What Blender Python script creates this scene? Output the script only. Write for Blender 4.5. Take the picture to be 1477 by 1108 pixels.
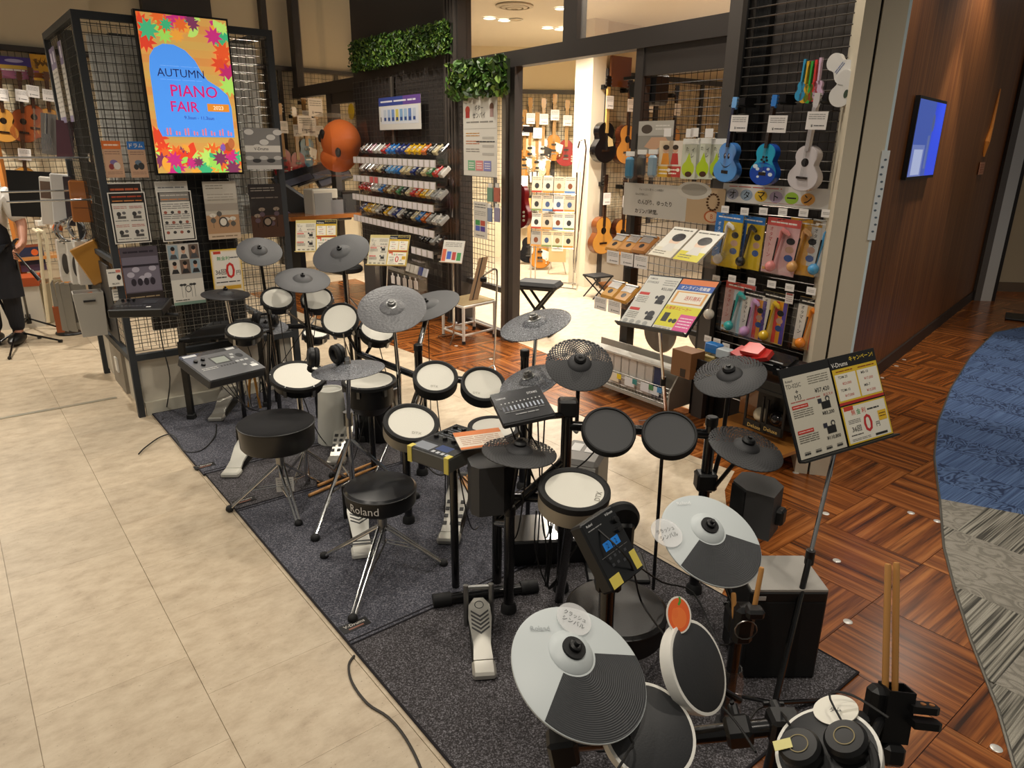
import bpy, math, random
import numpy as np
from mathutils import Vector, Matrix
random.seed(7)
for o in list(bpy.data.objects): bpy.data.objects.remove(o)
scene = bpy.context.scene
COL = scene.collection
# ------------------------------------------------------------ camera
FPX, CAMH, PITCH, ROLL = 1018.0, 1.71, math.radians(18.6), math.radians(0.6)
cam_d = bpy.data.cameras.new('camera'); cam_d.sensor_width = 36.0; cam_d.lens = FPX/1477*36
cam_d.clip_start = 0.05; cam_d.clip_end = 80
cam = bpy.data.objects.new('camera', cam_d); COL.objects.link(cam)
cam.matrix_world = Matrix.Translation((0, 0, CAMH)) @ Matrix.Rotation(math.pi/2-PITCH, 4, 'X') @ Matrix.Rotation(ROLL, 4, 'Z')
scene.camera = cam
# ------------------------------------------------------------ world, exposure
w = bpy.data.worlds.new('world'); scene.world = w; w.use_nodes = True
w.node_tree.nodes['Background'].inputs[0].default_value = (1.0, .93, .83, 1)
w.node_tree.nodes['Background'].inputs[1].default_value = 0.15
vs = scene.view_settings
vs.view_transform = 'Standard'; vs.look = 'None'; vs.gamma = 1; vs.use_curve_mapping = False; vs.exposure = 0.0
# ------------------------------------------------------------ lamps (recessed downlights of the mall and of the shop)
WARM = (1.0, .91, .78); NEUT = (1.0, .92, .80)
def spot(loc, e, target=None, ang=125, blend=.6, col=WARM, r=.06, name='mall_downlight_offscreen'):
    l = bpy.data.lights.new(name, 'SPOT'); l.energy = e; l.spot_size = math.radians(ang); l.spot_blend = blend
    l.color = col; l.shadow_soft_size = r
    o = bpy.data.objects.new(name, l); COL.objects.link(o); o.location = loc
    d = (Vector(target)-Vector(loc)) if target else Vector((0, 0, -1))
    o.rotation_euler = d.to_track_quat('-Z', 'Y').to_euler()
    return o
MALL = [(-1.9,1.6,260),(-.6,3.4,220),(.9,1.4,170),(-3.2,3.0,240),(-1.5,5.4,240),(.9,3.9,200),(2.6,2.2,150),(2.4,4.4,190),(-4.6,4.6,260),(.4,5.3,190),(4.0,6.0,170),(-.3,.4,200),(-3.6,6.4,200),(-1.9,7.3,260),(-.7,6.2,200)]  # the last two are added to brighten the pedal wall and its planters
for x, y, e in MALL: spot((x, y, 3.4), e*.37, name='mall_downlight_%d_offscreen' % (MALL.index((x, y, e))+1))
SHOP = [(.6,7.6,300),(1.5,6.2,230),(2.6,6.6,240),(-5.0,5.9,260)]   # those above the frame; the ones in view hang in their fittings below
for x, y, e in SHOP: spot((x, y, 3.06), e*.95, ang=140, col=NEUT, name='shop_downlight_%d_offscreen' % (SHOP.index((x, y, e))+1))
spot((3.70,5.69,3.4), 140, ang=49, blend=.3, name='wall_downlight_offscreen')
# ------------------------------------------------------------ pixel helpers (photo frame 1477 x 1108)
cp, sp, cr, sr = math.cos(PITCH), math.sin(PITCH), math.cos(ROLL), math.sin(ROLL)
RW = np.array([[1,0,0],[0,sp,-cp],[0,cp,sp]]) @ np.array([[cr,-sr,0],[sr,cr,0],[0,0,1]])
def ray(u, v): return Vector((RW @ np.array([(u-738.5)/FPX, -(v-554)/FPX, -1.0])).tolist())
EYE = Vector((0, 0, CAMH))
def PZ(u, v, z=0.0):
    d = ray(u, v); return EYE + d*((z-CAMH)/d.z)
def PY(u, v, Y):
    d = ray(u, v); return EYE + d*(Y/d.y)
class Plane:
    def __init__(s, p, ang):
        s.p = Vector((p[0], p[1], 0)); s.a = math.radians(ang)
        s.u = Vector((math.cos(s.a), math.sin(s.a), 0)); s.n = Vector((s.u.y, -s.u.x, 0))
        if s.n.dot(EYE-s.p) < 0: s.n = -s.n
    def hit(s, u, v, off=0):
        d = ray(u, v); q = s.p + s.n*off
        return EYE + d*((q-EYE).dot(s.n)/d.dot(s.n))
    def sz(s, u, v, off=0):
        X = s.hit(u, v, off); return (X-s.p).dot(s.u), X.z
    def at(s, a, z, off=0): return s.p + s.u*a + s.n*off + Vector((0,0,z))
    def frame(s, a, z, off=0):
        """matrix: local x along the wall to the viewer's right, y up, z out of the wall"""
        x = s.u.copy(); zz = s.n.copy(); y = Vector((0,0,1))
        if x.cross(y).dot(zz) < 0: x = -x
        M = Matrix((x, y, zz)).transposed().to_4x4(); M.translation = s.at(a, z, off); return M
def frame3(c, x, y):
    x = Vector(x).normalized(); z = x.cross(Vector(y)).normalized(); y = z.cross(x)
    M = Matrix((x, y, z)).transposed().to_4x4(); M.translation = Vector(c); return M
def nframe(c, n, xh=(1,0,0)):
    """frame with local z along n"""
    z = Vector(n).normalized(); x = Vector(xh); x = (x - z*x.dot(z)).normalized(); y = z.cross(x)
    M = Matrix((x, y, z)).transposed().to_4x4(); M.translation = Vector(c); return M
def disc(cx, cy, a, b, phi, D):
    """centre and upward normal of a round pad from its outline in the photo and its usual diameter"""
    ph = math.radians(phi); ca, sa = math.cos(ph), math.sin(ph)
    A = np.array([[ca/a, sa/a], [-sa/b, ca/b]]); Mm = A.T @ A; c = np.array([cx, cy])
    Q = np.zeros((3,3)); Q[:2,:2] = Mm; Q[:2,2] = -Mm@c; Q[2,:2] = Q[:2,2]; Q[2,2] = c@Mm@c-1
    K = np.array([[FPX,0,738.5],[0,-FPX,554],[0,0,1.]]); C = K.T@Q@K
    wv, V = np.linalg.eigh(C)
    if (wv > 0).sum() == 1: wv = -wv
    i = np.argsort(-wv); wv = wv[i]; V = V[:, i]; w1, w2, w3 = wv; best = None
    g = math.sqrt((w1-w2)/(w1-w3)); h = math.sqrt((w2-w3)/(w1-w3)); z0 = w2*D/2/math.sqrt(-w1*w3)
    for s1 in (1,-1):
        for s2 in (1,-1):
            n = V@np.array([s1*g,0,s2*h]); cc = z0*(V@np.array([s1*w3/w2*g,0,s2*w1/w2*h]))
            if cc[2] < 0: cc = -cc
            if n@cc > 0: n = -n
            nw = RW@np.array([n[0],n[1],-n[2]])
            if best is None or nw[2] > best[1][2]+1e-6: best = (RW@np.array([cc[0],cc[1],-cc[2]]), nw)
    return EYE + Vector(best[0].tolist()), Vector(best[1].tolist())
def quadpose(px, wd, ht):
    """pose of a wd x ht board from its four corners in the photo (tl, tr, br, bl)"""
    K = np.array([[FPX,0,738.5],[0,-FPX,554],[0,0,1.]]); Ki = np.linalg.inv(K)
    W = [(-wd/2,ht/2),(wd/2,ht/2),(wd/2,-ht/2),(-wd/2,-ht/2)]; A = []
    for (X,Y),(u,v) in zip(W, px):
        q = Ki@np.array([u,v,1.]); x, y = q[0]/q[2], q[1]/q[2]
        A.append([X,Y,1,0,0,0,-x*X,-x*Y,-x]); A.append([0,0,0,X,Y,1,-y*X,-y*Y,-y])
    _,_,Vt = np.linalg.svd(np.array(A)); Hm = Vt[-1].reshape(3,3)
    if Hm[2,2] < 0: Hm = -Hm
    k = (np.linalg.norm(Hm[:,0])+np.linalg.norm(Hm[:,1]))/2; Hm = Hm/k
    def tw(q): return Vector((RW@np.array([q[0],q[1],-q[2]])).tolist())
    return frame3(EYE+tw(Hm[:,2]), tw(Hm[:,0]), tw(Hm[:,1]))
# ------------------------------------------------------------ materials
def lin(h):
    if not isinstance(h, str): return (*h[:3], 1)
    h = h.lstrip('#'); h = ''.join(c*2 for c in h) if len(h) == 3 else h; v = [int(h[i:i+2],16)/255 for i in (0,2,4)]
    return (*[x/12.92 if x <= .04045 else ((x+.055)/1.055)**2.4 for x in v], 1)
MC = {}
class NT:
    def __init__(s, name):
        s.m = bpy.data.materials.new(name); s.m.use_nodes = True; s.t = s.m.node_tree; s.b = s.t.nodes['Principled BSDF']
    def n(s, ty, **k):
        nd = s.t.nodes.new(ty)
        for a, b in k.items():
            if a.startswith('i_'):
                key = a[2:]; nd.inputs[int(key) if key.isdigit() else key.replace('_',' ')].default_value = b
            else: setattr(nd, a, b)
        return nd
    def l(s, a, b): s.t.links.new(a, b)
    def ramp(s, fac, stops, interp='LINEAR'):
        r = s.n('ShaderNodeValToRGB'); r.color_ramp.interpolation = interp; e = r.color_ramp.elements
        while len(e) < len(stops): e.new(.5)
        for q, (p, c) in zip(e, stops): q.position = p; q.color = lin(c)
        s.l(fac, r.inputs[0]); return r.outputs[0]
    def bump(s, h, st=.2, d=.01):
        b = s.n('ShaderNodeBump'); b.inputs['Strength'].default_value = st; b.inputs['Distance'].default_value = d
        s.l(h, b.inputs['Height']); s.l(b.outputs[0], s.b.inputs['Normal'])
def M(col, rough=.5, metal=0., noise=0., name=None, coat=0.):
    key = (str(col), rough, metal, noise, coat)
    if key in MC: return MC[key]
    t = NT(name or 'paint'); b = t.b
    b.inputs['Base Color'].default_value = lin(col); b.inputs['Roughness'].default_value = rough; b.inputs['Metallic'].default_value = metal
    if coat: b.inputs['Coat Weight'].default_value = coat; b.inputs['Coat Roughness'].default_value = .12
    if noise:
        c = t.n('ShaderNodeTexCoord'); nz = t.n('ShaderNodeTexNoise'); nz.inputs['Scale'].default_value = 260; nz.inputs['Detail'].default_value = 2
        t.l(c.outputs['Object'], nz.inputs['Vector']); t.bump(nz.outputs['Fac'], noise, .002)
    MC[key] = t.m; return t.m
def print_mat(name, rough, emit=0, coat=0, metal=0):
    t = NT(name); a = t.n('ShaderNodeVertexColor', layer_name='Col'); t.l(a.outputs[0], t.b.inputs['Base Color'])
    t.b.inputs['Roughness'].default_value = rough; t.b.inputs['Coat Weight'].default_value = coat; t.b.inputs['Metallic'].default_value = metal
    if emit: t.l(a.outputs[0], t.b.inputs['Emission Color']); t.b.inputs['Emission Strength'].default_value = emit
    return t.m
PRINT = print_mat('printed_paper', .55); GLOSSP = print_mat('glossy_print', .25, coat=.3); SCREEN = print_mat('lit_screen', .3, emit=.75); LACQ = print_mat('lacquer', .22, coat=.6)
def clear_mat(name, tint=(1,1,1), alpha=.16, rough=.05, milky=False):
    t = NT(name); tr = t.n('ShaderNodeBsdfTransparent'); tr.inputs[0].default_value = (*tint,1); gl = t.n('ShaderNodeBsdfPrincipled' if milky else 'ShaderNodeBsdfGlossy')
    gl.inputs['Roughness'].default_value = rough; gl.inputs[0].default_value = (.9,.9,.9,1)
    mx = t.n('ShaderNodeMixShader'); fr = t.n('ShaderNodeLayerWeight'); pw = t.n('ShaderNodeMath', operation='POWER'); pw.inputs[1].default_value = 4; t.l(fr.outputs['Facing'], pw.inputs[0]); fr.inputs[0].default_value = .5
    ad = t.n('ShaderNodeMath', operation='MULTIPLY_ADD'); ad.inputs[1].default_value = .6; ad.inputs[2].default_value = alpha; ad.use_clamp = True
    t.l(pw.outputs[0], ad.inputs[0]); t.l(ad.outputs[0], mx.inputs[0]); t.l(tr.outputs[0], mx.inputs[1]); t.l(gl.outputs[0], mx.inputs[2])
    t.l(mx.outputs[0], t.t.nodes['Material Output'].inputs[0]); return t.m
GLASS = clear_mat('window_glass', alpha=.03); ACRYL = clear_mat('clear_acrylic', alpha=.045); BAG = clear_mat('clear_plastic_bag', alpha=.10, rough=.2); MILK = clear_mat('milky_plastic', alpha=.35, rough=.25, milky=True)
BLK = M('#0c0c0d', .42, name='black_plastic'); BLKM = M('#111112', .7, noise=.25, name='black_rubber'); PIPE = M('#0a0a0b', .22, coat=.4, name='black_pipe')
CHR = M('#c9c9c8', .16, 1., name='chrome'); STEEL = M('#9a9a98', .32, 1., name='steel'); WHT = M('#e6e4dc', .45, name='white_plastic')
DGREY = M('#2b2b2d', .5, name='dark_grey_plastic'); FRAME = M('#3b3633', .45, name='dark_frame_paint'); WIREM = M('#46443f', .35, .6, name='wire_steel')
CREAM = M('#d8c8a8', .75, name='cream_paint'); PAPER = M('#e4e0d6', .6, name='paper'); TAG = M('#efeae4', .55, name='price_tag'); TAPE = M('#d8c65a', .5, name='yellow_tape')
WOODS = M('#c08a4c', .45, name='stick_wood'); CABLE = M('#0a0a0a', .5, name='cable_rubber'); GREYM = M('#8f8f8c', .4, .5, name='grey_metal')
# ------------------------------------------------------------ mesh builder
I4 = Matrix.Identity(4)
class MB:
    def __init__(s, col='#808080'): s.v = []; s.f = []; s.c = []; s.col = lin(col)
    def color(s, c): s.col = lin(c); return s
    def add(s, vs, fs, M4=None):
        b = len(s.v)
        s.v += [tuple(M4 @ Vector(p)) for p in vs] if M4 is not None else [tuple(p) for p in vs]
        s.f += [tuple(i+b for i in f) for f in fs]; s.c += [s.col]*len(fs); return s
    def box(s, c, d, M4=None, R=None):
        x, y, z = d[0]/2, d[1]/2, d[2]/2
        vs = [Vector((i*x, j*y, k*z)) for i in (-1,1) for j in (-1,1) for k in (-1,1)]
        if R is not None: vs = [R @ p for p in vs]
        vs = [p+Vector(c) for p in vs]
        return s.add(vs, [(0,1,3,2),(4,6,7,5),(0,4,5,1),(2,3,7,6),(0,2,6,4),(1,5,7,3)], M4)
    def bbox(s, c, d, r, M4=None, R=None):
        """box with chamfered edges"""
        x, y, z = d[0]/2, d[1]/2, d[2]/2; r = min(r, x*.9, y*.9, z*.9); vs = []; ix = {}
        for i in (-1,1):
            for j in (-1,1):
                for k in (-1,1):
                    for ax in range(3):
                        p = [i*(x-r), j*(y-r), k*(z-r)]; p[ax] = (i*x, j*y, k*z)[ax]; ix[i,j,k,ax] = len(vs); vs.append(Vector(p))
        fs = []
        for ax in range(3):
            a1, a2 = (ax+1)%3, (ax+2)%3
            for sg in (-1,1):
                q = []
                for e1, e2 in ((-1,-1),(1,-1),(1,1),(-1,1)):
                    t = [0,0,0]; t[ax] = sg; t[a1] = e1; t[a2] = e2; q.append(ix[t[0],t[1],t[2],ax])
                fs.append(tuple(q) if sg > 0 else tuple(q[::-1]))
            for e1 in (-1,1):
                for e2 in (-1,1):
                    q = []
                    for sg, axx in ((-1,a1),(1,a1),(1,a2),(-1,a2)):
                        t = [0,0,0]; t[ax] = sg; t[a1] = e1; t[a2] = e2; q.append(ix[t[0],t[1],t[2],axx])
                    fs.append(tuple(q) if e1*e2 > 0 else tuple(q[::-1]))
        for i in (-1,1):
            for j in (-1,1):
                for k in (-1,1):
                    q = (ix[i,j,k,0], ix[i,j,k,1], ix[i,j,k,2]); fs.append(q if i*j*k > 0 else q[::-1])
        if R is not None: vs = [R @ p for p in vs]
        return s.add([p+Vector(c) for p in vs], fs, M4)
    def cyl(s, p, q, r, r2=None, n=12, caps=True, M4=None):
        p, q = Vector(p), Vector(q); r2 = r if r2 is None else r2; d = (q-p)
        if d.length < 1e-6: return s
        F = nframe((0,0,0), d, (1,0,0) if abs(d.normalized().x) < .9 else (0,1,0)); vs = []
        for c0, rr in ((p, r), (q, r2)):
            for i in range(n):
                a = 2*math.pi*i/n; vs.append(c0 + F.to_3x3() @ Vector((rr*math.cos(a), rr*math.sin(a), 0)))
        fs = [(i, (i+1)%n, n+(i+1)%n, n+i) for i in range(n)]
        if caps: fs += [tuple(range(n))[::-1], tuple(range(n, 2*n))]
        return s.add(vs, fs, M4)
    def tube(s, pts, r, n=6, M4=None, closed=False):
        pts = [Vector(p) for p in pts]; N = len(pts); vs = []; prev = None
        for i, p in enumerate(pts):
            d = (pts[(i+1)%N] if closed or i < N-1 else p) - (pts[i-1] if closed or i > 0 else p)
            d = d.normalized() if d.length > 1e-9 else Vector((0,0,1))
            if prev is None: prev = Vector((0,0,1)) if abs(d.z) < .9 else Vector((1,0,0))
            x = (prev - d*prev.dot(d)); x = x.normalized() if x.length > 1e-6 else d.orthogonal().normalized(); prev = x; y = d.cross(x)
            rr = r[i] if isinstance(r, (list, tuple)) else r
            for k in range(n):
                a = 2*math.pi*k/n; vs.append(p + x*rr*math.cos(a) + y*rr*math.sin(a))
        L = N if closed else N-1
        fs = [(i*n+k, i*n+(k+1)%n, ((i+1)%N)*n+(k+1)%n, ((i+1)%N)*n+k) for i in range(L) for k in range(n)]
        if not closed: fs += [tuple(range(n))[::-1], tuple((N-1)*n+k for k in range(n))]
        return s.add(vs, fs, M4)
    def lathe(s, prof, n=32, M4=None, cx=0, cy=0):
        """prof: (r, z) from bottom axis to top axis"""
        vs = []; rows = []
        for r, z in prof:
            if r < 1e-6: rows.append([len(vs)]); vs.append((cx, cy, z))
            else:
                rows.append(list(range(len(vs), len(vs)+n)))
                vs += [(cx+r*math.cos(2*math.pi*i/n), cy+r*math.sin(2*math.pi*i/n), z) for i in range(n)]
        fs = []
        for a, b in zip(rows, rows[1:]):
            for i in range(n):
                j = (i+1)%n
                q = [a[0] if len(a) == 1 else a[i], a[0] if len(a) == 1 else a[j], b[0] if len(b) == 1 else b[j], b[0] if len(b) == 1 else b[i]]
                q = [x for k, x in enumerate(q) if x not in q[:k]]
                if len(q) > 2: fs.append(tuple(q))
        return s.add(vs, fs, M4)
    def prism(s, out, z0, z1, M4=None):
        n = len(out); A = sum(out[i][0]*out[(i+1)%n][1]-out[(i+1)%n][0]*out[i][1] for i in range(n))
        if A < 0: out = out[::-1]
        vs = [(x, y, z0) for x, y in out] + [(x, y, z1) for x, y in out]
        return s.add(vs, [tuple(range(n))[::-1], tuple(range(n, 2*n))] + [(i, (i+1)%n, n+(i+1)%n, n+i) for i in range(n)], M4)
    def ell(s, c, d, n=14, m=9, M4=None, R=None):
        vs = []; fs = []
        for i in range(m+1):
            t = math.pi*i/m
            for k in range(n):
                a = 2*math.pi*k/n; p = Vector((d[0]*math.sin(t)*math.cos(a), d[1]*math.sin(t)*math.sin(a), -d[2]*math.cos(t)))
                vs.append((R @ p if R is not None else p) + Vector(c))
        for i in range(m):
            for k in range(n): fs.append((i*n+k, i*n+(k+1)%n, (i+1)*n+(k+1)%n, (i+1)*n+k))
        return s.add(vs, fs, M4)
    def quad(s, x0, y0, x1, y1, z, M4=None): return s.add([(x0,y0,z),(x1,y0,z),(x1,y1,z),(x0,y1,z)], [(0,1,2,3)], M4)
    def poly(s, pts, M4=None): return s.add(pts, [tuple(range(len(pts)))], M4)
    def build(s, name, mat, parent=None, smooth=True, M4=None, kind=None, label=None, ang=35):
        me = bpy.data.meshes.new(name); me.from_pydata(s.v, [], s.f); me.validate(); me.update()
        if len(me.polygons) == len(s.f):
            ca = me.color_attributes.new('Col', 'FLOAT_COLOR', 'CORNER'); arr = np.empty((len(me.loops), 4), 'f'); k = 0
            for f, c in zip(s.f, s.c): arr[k:k+len(f)] = c; k += len(f)
            ca.data.foreach_set('color', arr.ravel())
        if smooth: me.shade_smooth(); me.set_sharp_from_angle(angle=math.radians(ang))
        for m_ in (mat if isinstance(mat, (list, tuple)) else [mat]): me.materials.append(m_)
        return link(name, me, parent, M4, kind, label)
def link(name, me, parent=None, M4=None, kind=None, label=None):
    o = bpy.data.objects.new(name, me); COL.objects.link(o)
    if M4 is not None: o.matrix_local = M4
    if parent is not None:
        o.parent = parent
        if parent.name in WINV: o.matrix_parent_inverse = WINV[parent.name]
    if kind: o['kind'] = kind
    if label: o['label'] = label
    return o
WINV = {}
def tag(o, label, cat, group=None):
    o['label'] = label; o['category'] = cat
    if group: o['group'] = group
    return o
def thing(name, label, cat, loc=None, group=None, M4=None):
    """an Empty at the thing's base. loc: its parts are given in world space; M4: parts are given in its own space"""
    o = bpy.data.objects.new(name, None); COL.objects.link(o); o.empty_display_size = .05; tag(o, label, cat, group)
    if loc is not None: o.location = loc; WINV[o.name] = Matrix.Translation(-Vector(loc))
    elif M4 is not None: o.matrix_world = M4
    return o
def sub(o): return o
def dup(root, M4, label=None, group=None):
    r = root.copy(); COL.objects.link(r); r.matrix_world = M4
    if label: r['label'] = label
    if group: r['group'] = group
    for ch in root.children:
        c = ch.copy(); COL.objects.link(c); c.parent = r; c.matrix_parent_inverse = ch.matrix_parent_inverse.copy()
        for g in ch.children:
            d = g.copy(); COL.objects.link(d); d.parent = c; d.matrix_parent_inverse = g.matrix_parent_inverse.copy()
    return r
def struct(o): o['kind'] = 'structure'; return o
TXT = {}
def text_mesh(s, size=1., bold=False):
    key = (s, bold)
    if key not in TXT:
        cu = bpy.data.curves.new('lettering', 'FONT'); cu.body = s; cu.size = 1; cu.align_x = 'CENTER'; cu.align_y = 'CENTER'; cu.resolution_u = 2
        cu.offset = .010 if bold else 0.
        ob = bpy.data.objects.new('lettering', cu); me = bpy.data.meshes.new_from_object(ob)
        v = [tuple(p.co) for p in me.vertices]; f = [tuple(p.vertices) for p in me.polygons]
        bpy.data.objects.remove(ob); bpy.data.meshes.remove(me); TXT[key] = (v, f)
    return TXT[key]
def put_text(mb, s, x, y, h, col, z=.002, M4=None, bold=True, wmax=None, rot=0):
    v, f = text_mesh(s, bold=bold)
    if not v: return
    xs = [p[0] for p in v]; ys = [p[1] for p in v]; k = h/max(.05, (max(ys)-min(ys))); kx = k; W = (max(xs)-min(xs))*k
    if wmax and W > wmax: kx = k*wmax/W
    mx = (max(xs)+min(xs))/2; my = (max(ys)+min(ys))/2; c_, s_ = math.cos(rot), math.sin(rot)
    pts = [((p[0]-mx)*kx, (p[1]-my)*k) for p in v]
    mb.color(col); mb.add([(x+a*c_-b*s_, y+a*s_+b*c_, z) for a, b in pts], f, M4)
def lines(mb, x0, y0, x1, y1, n, col, z=.0015, M4=None, fill=.35, seed=1):
    """rows of tiny unreadable print"""
    rnd = random.Random(seed); mb.color(col); dy = (y1-y0)/n
    for i in range(n):
        x = x0
        while x < x1-1e-6:
            wd = min(x1-x, (x1-x0)*rnd.uniform(.12,.4)); mb.quad(x, y0+i*dy+dy*(1-fill)/2, x+wd*.9, y0+i*dy+dy*(1+fill)/2, z, M4); x += wd
# ============================================================ the setting
AX = math.radians(38.5); EX = Vector((math.cos(AX), math.sin(AX), 0)); EY = Vector((-math.sin(AX), math.cos(AX), 0))
def ab(p): return Vector(p).dot(EX), Vector(p).dot(EY)
def AB(a, b, z=0): return EX*a + EY*b + Vector((0,0,z))
FP = Plane((.25, 6.0), 124.5)       # the shop front
UP = Plane(PZ(205,601)[:2], 38.5)   # face of the wire display unit
UQ = Plane(PZ(205,601)[:2], 128.5)  # its side
WP = Plane(PZ(1273,534)[:2], 49.3)  # the wood veneer wall
def fs(u, v, off=0): return FP.sz(u, v, off)
# ---- materials of the surfaces
def beige_mat():
    t = NT('beige_vinyl'); g = t.n('ShaderNodeNewGeometry'); oi = t.n('ShaderNodeObjectInfo')
    mp = t.n('ShaderNodeMapping'); mp.inputs['Rotation'].default_value = (0,0,-AX); t.l(g.outputs['Position'], mp.inputs[0])
    m2 = t.n('ShaderNodeMapping'); m2.inputs['Scale'].default_value = (3.2,5.0,1); t.l(mp.outputs[0], m2.inputs[0])
    n1 = t.n('ShaderNodeTexNoise'); n1.inputs['Scale'].default_value = 3; n1.inputs['Detail'].default_value = 9; n1.inputs['Roughness'].default_value = .68; t.l(m2.outputs[0], n1.inputs[0])
    c1 = t.ramp(n1.outputs[0], [(.28,'#a8957c'),(.45,'#bcaa90'),(.58,'#c6b59b'),(.8,'#cfc0a8')])
    n2 = t.n('ShaderNodeTexNoise'); n2.inputs['Scale'].default_value = 26; n2.inputs['Detail'].default_value = 3; t.l(m2.outputs[0], n2.inputs[0])
    sp_ = t.ramp(n2.outputs[0], [(.0,'#ffffff'),(.68,'#ffffff'),(.73,'#6a5a44')])
    mx = t.n('ShaderNodeMix', data_type='RGBA', blend_type='MULTIPLY'); mx.inputs[0].default_value = .55; t.l(c1, mx.inputs[6]); t.l(sp_, mx.inputs[7])
    hv = t.n('ShaderNodeHueSaturation'); mr = t.n('ShaderNodeMapRange'); mr.inputs[3].default_value = .95; mr.inputs[4].default_value = 1.05
    t.l(oi.outputs['Random'], mr.inputs[0]); t.l(mr.outputs[0], hv.inputs['Value']); t.l(mx.outputs[2], hv.inputs['Color']); t.l(hv.outputs[0], t.b.inputs['Base Color'])
    t.b.inputs['Roughness'].default_value = .46; t.bump(n1.outputs[0], .04, .01); return t.m
def wood_tile_mat():
    t = NT('striped_wood_vinyl'); tc = t.n('ShaderNodeTexCoord'); oi = t.n('ShaderNodeObjectInfo')
    ml = t.n('ShaderNodeMath', operation='MULTIPLY'); ml.inputs[1].default_value = 40; t.l(oi.outputs['Random'], ml.inputs[0])
    cb = t.n('ShaderNodeCombineXYZ'); t.l(ml.outputs[0], cb.inputs[2]); ad = t.n('ShaderNodeVectorMath', operation='ADD'); t.l(tc.outputs['Object'], ad.inputs[0]); t.l(cb.outputs[0], ad.inputs[1])
    def layer(sc, seed, stops):
        m = t.n('ShaderNodeMapping'); m.inputs['Scale'].default_value = sc; m.inputs['Location'].default_value = (seed,seed*2,0); t.l(ad.outputs[0], m.inputs[0])
        n = t.n('ShaderNodeTexNoise'); n.inputs['Scale'].default_value = 1; n.inputs['Detail'].default_value = 4; n.inputs['Roughness'].default_value = .6; t.l(m.outputs[0], n.inputs[0]); return t.ramp(n.outputs[0], stops), n.outputs[0]
    c1, h = layer((1.2,26,1), 1, [(.28,'#3d1f0c'),(.42,'#6f3b17'),(.55,'#935424'),(.7,'#b27038'),(.85,'#c88848')])
    c2, _ = layer((1.6,75,1), 5, [(.3,'#4a2a18'),(.5,'#ffffff'),(.68,'#ffffff'),(.72,'#ffe6bb')])
    c3, _ = layer((.9,95,1), 9, [(.0,'#000000'),(.66,'#000000'),(.70,'#b9824a'),(.74,'#000000')])
    mx = t.n('ShaderNodeMix', data_type='RGBA', blend_type='MULTIPLY'); mx.inputs[0].default_value = .7; t.l(c1, mx.inputs[6]); t.l(c2, mx.inputs[7])
    m3 = t.n('ShaderNodeMix', data_type='RGBA', blend_type='LIGHTEN'); m3.inputs[0].default_value = .8; t.l(mx.outputs[2], m3.inputs[6]); t.l(c3, m3.inputs[7])
    t.l(m3.outputs[2], t.b.inputs['Base Color']); t.b.inputs['Roughness'].default_value = .24; return t.m
def carpet_mat(name, dark, mid, light, mode):
    t = NT(name); tc = t.n('ShaderNodeTexCoord'); oi = t.n('ShaderNodeObjectInfo')
    ml = t.n('ShaderNodeMath', operation='MULTIPLY'); ml.inputs[1].default_value = 30; t.l(oi.outputs['Random'], ml.inputs[0])
    cb = t.n('ShaderNodeCombineXYZ'); t.l(ml.outputs[0], cb.inputs[0]); ad = t.n('ShaderNodeVectorMath', operation='ADD'); t.l(tc.outputs['Object'], ad.inputs[0]); t.l(cb.outputs[0], ad.inputs[1])
    m = t.n('ShaderNodeMapping'); m.inputs['Scale'].default_value = {'wave':(7,11,1),'line':(2,115,1)}[mode]; t.l(ad.outputs[0], m.inputs[0])
    n = t.n('ShaderNodeTexNoise'); n.inputs['Scale'].default_value = 1; n.inputs['Detail'].default_value = 1.5; n.inputs['Distortion'].default_value = 1.2 if mode == 'wave' else .1; t.l(m.outputs[0], n.inputs[0])
    if mode == 'wave':
        st = t.n('ShaderNodeMath', operation='PINGPONG'); st.inputs[1].default_value = .085; t.l(n.outputs[0], st.inputs[0])
        c = t.ramp(st.outputs[0], [(.0,dark),(.016,dark),(.034,mid),(.085,light)]); h = st.outputs[0]
    else:
        c = t.ramp(n.outputs[0], [(.38,dark),(.5,mid),(.62,light)]); h = n.outputs[0]
    f = t.n('ShaderNodeTexNoise'); f.inputs['Scale'].default_value = 420; t.l(tc.outputs['Object'], f.inputs[0]); fc = t.ramp(f.outputs[0], [(.3,'#8a8a8a'),(.7,'#ffffff')])
    mx = t.n('ShaderNodeMix', data_type='RGBA', blend_type='MULTIPLY'); mx.inputs[0].default_value = .6; t.l(c, mx.inputs[6]); t.l(fc, mx.inputs[7]); t.l(mx.outputs[2], t.b.inputs['Base Color'])
    t.b.inputs['Roughness'].default_value = .95; t.bump(h, .6, .02); return t.m
def mat_carpet(name, a, b):
    t = NT(name); tc = t.n('ShaderNodeNewGeometry'); f = t.n('ShaderNodeTexNoise'); f.inputs['Scale'].default_value = 190; f.inputs['Detail'].default_value = 3; f.inputs['Roughness'].default_value = .7; t.l(tc.outputs['Position'], f.inputs[0])
    t.l(t.ramp(f.outputs[0], [(.36,a),(.52,b),(.68,'#8c8a90')]), t.b.inputs['Base Color']); t.b.inputs['Roughness'].default_value = .95; t.bump(f.outputs[0], .5, .006); return t.m
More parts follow.
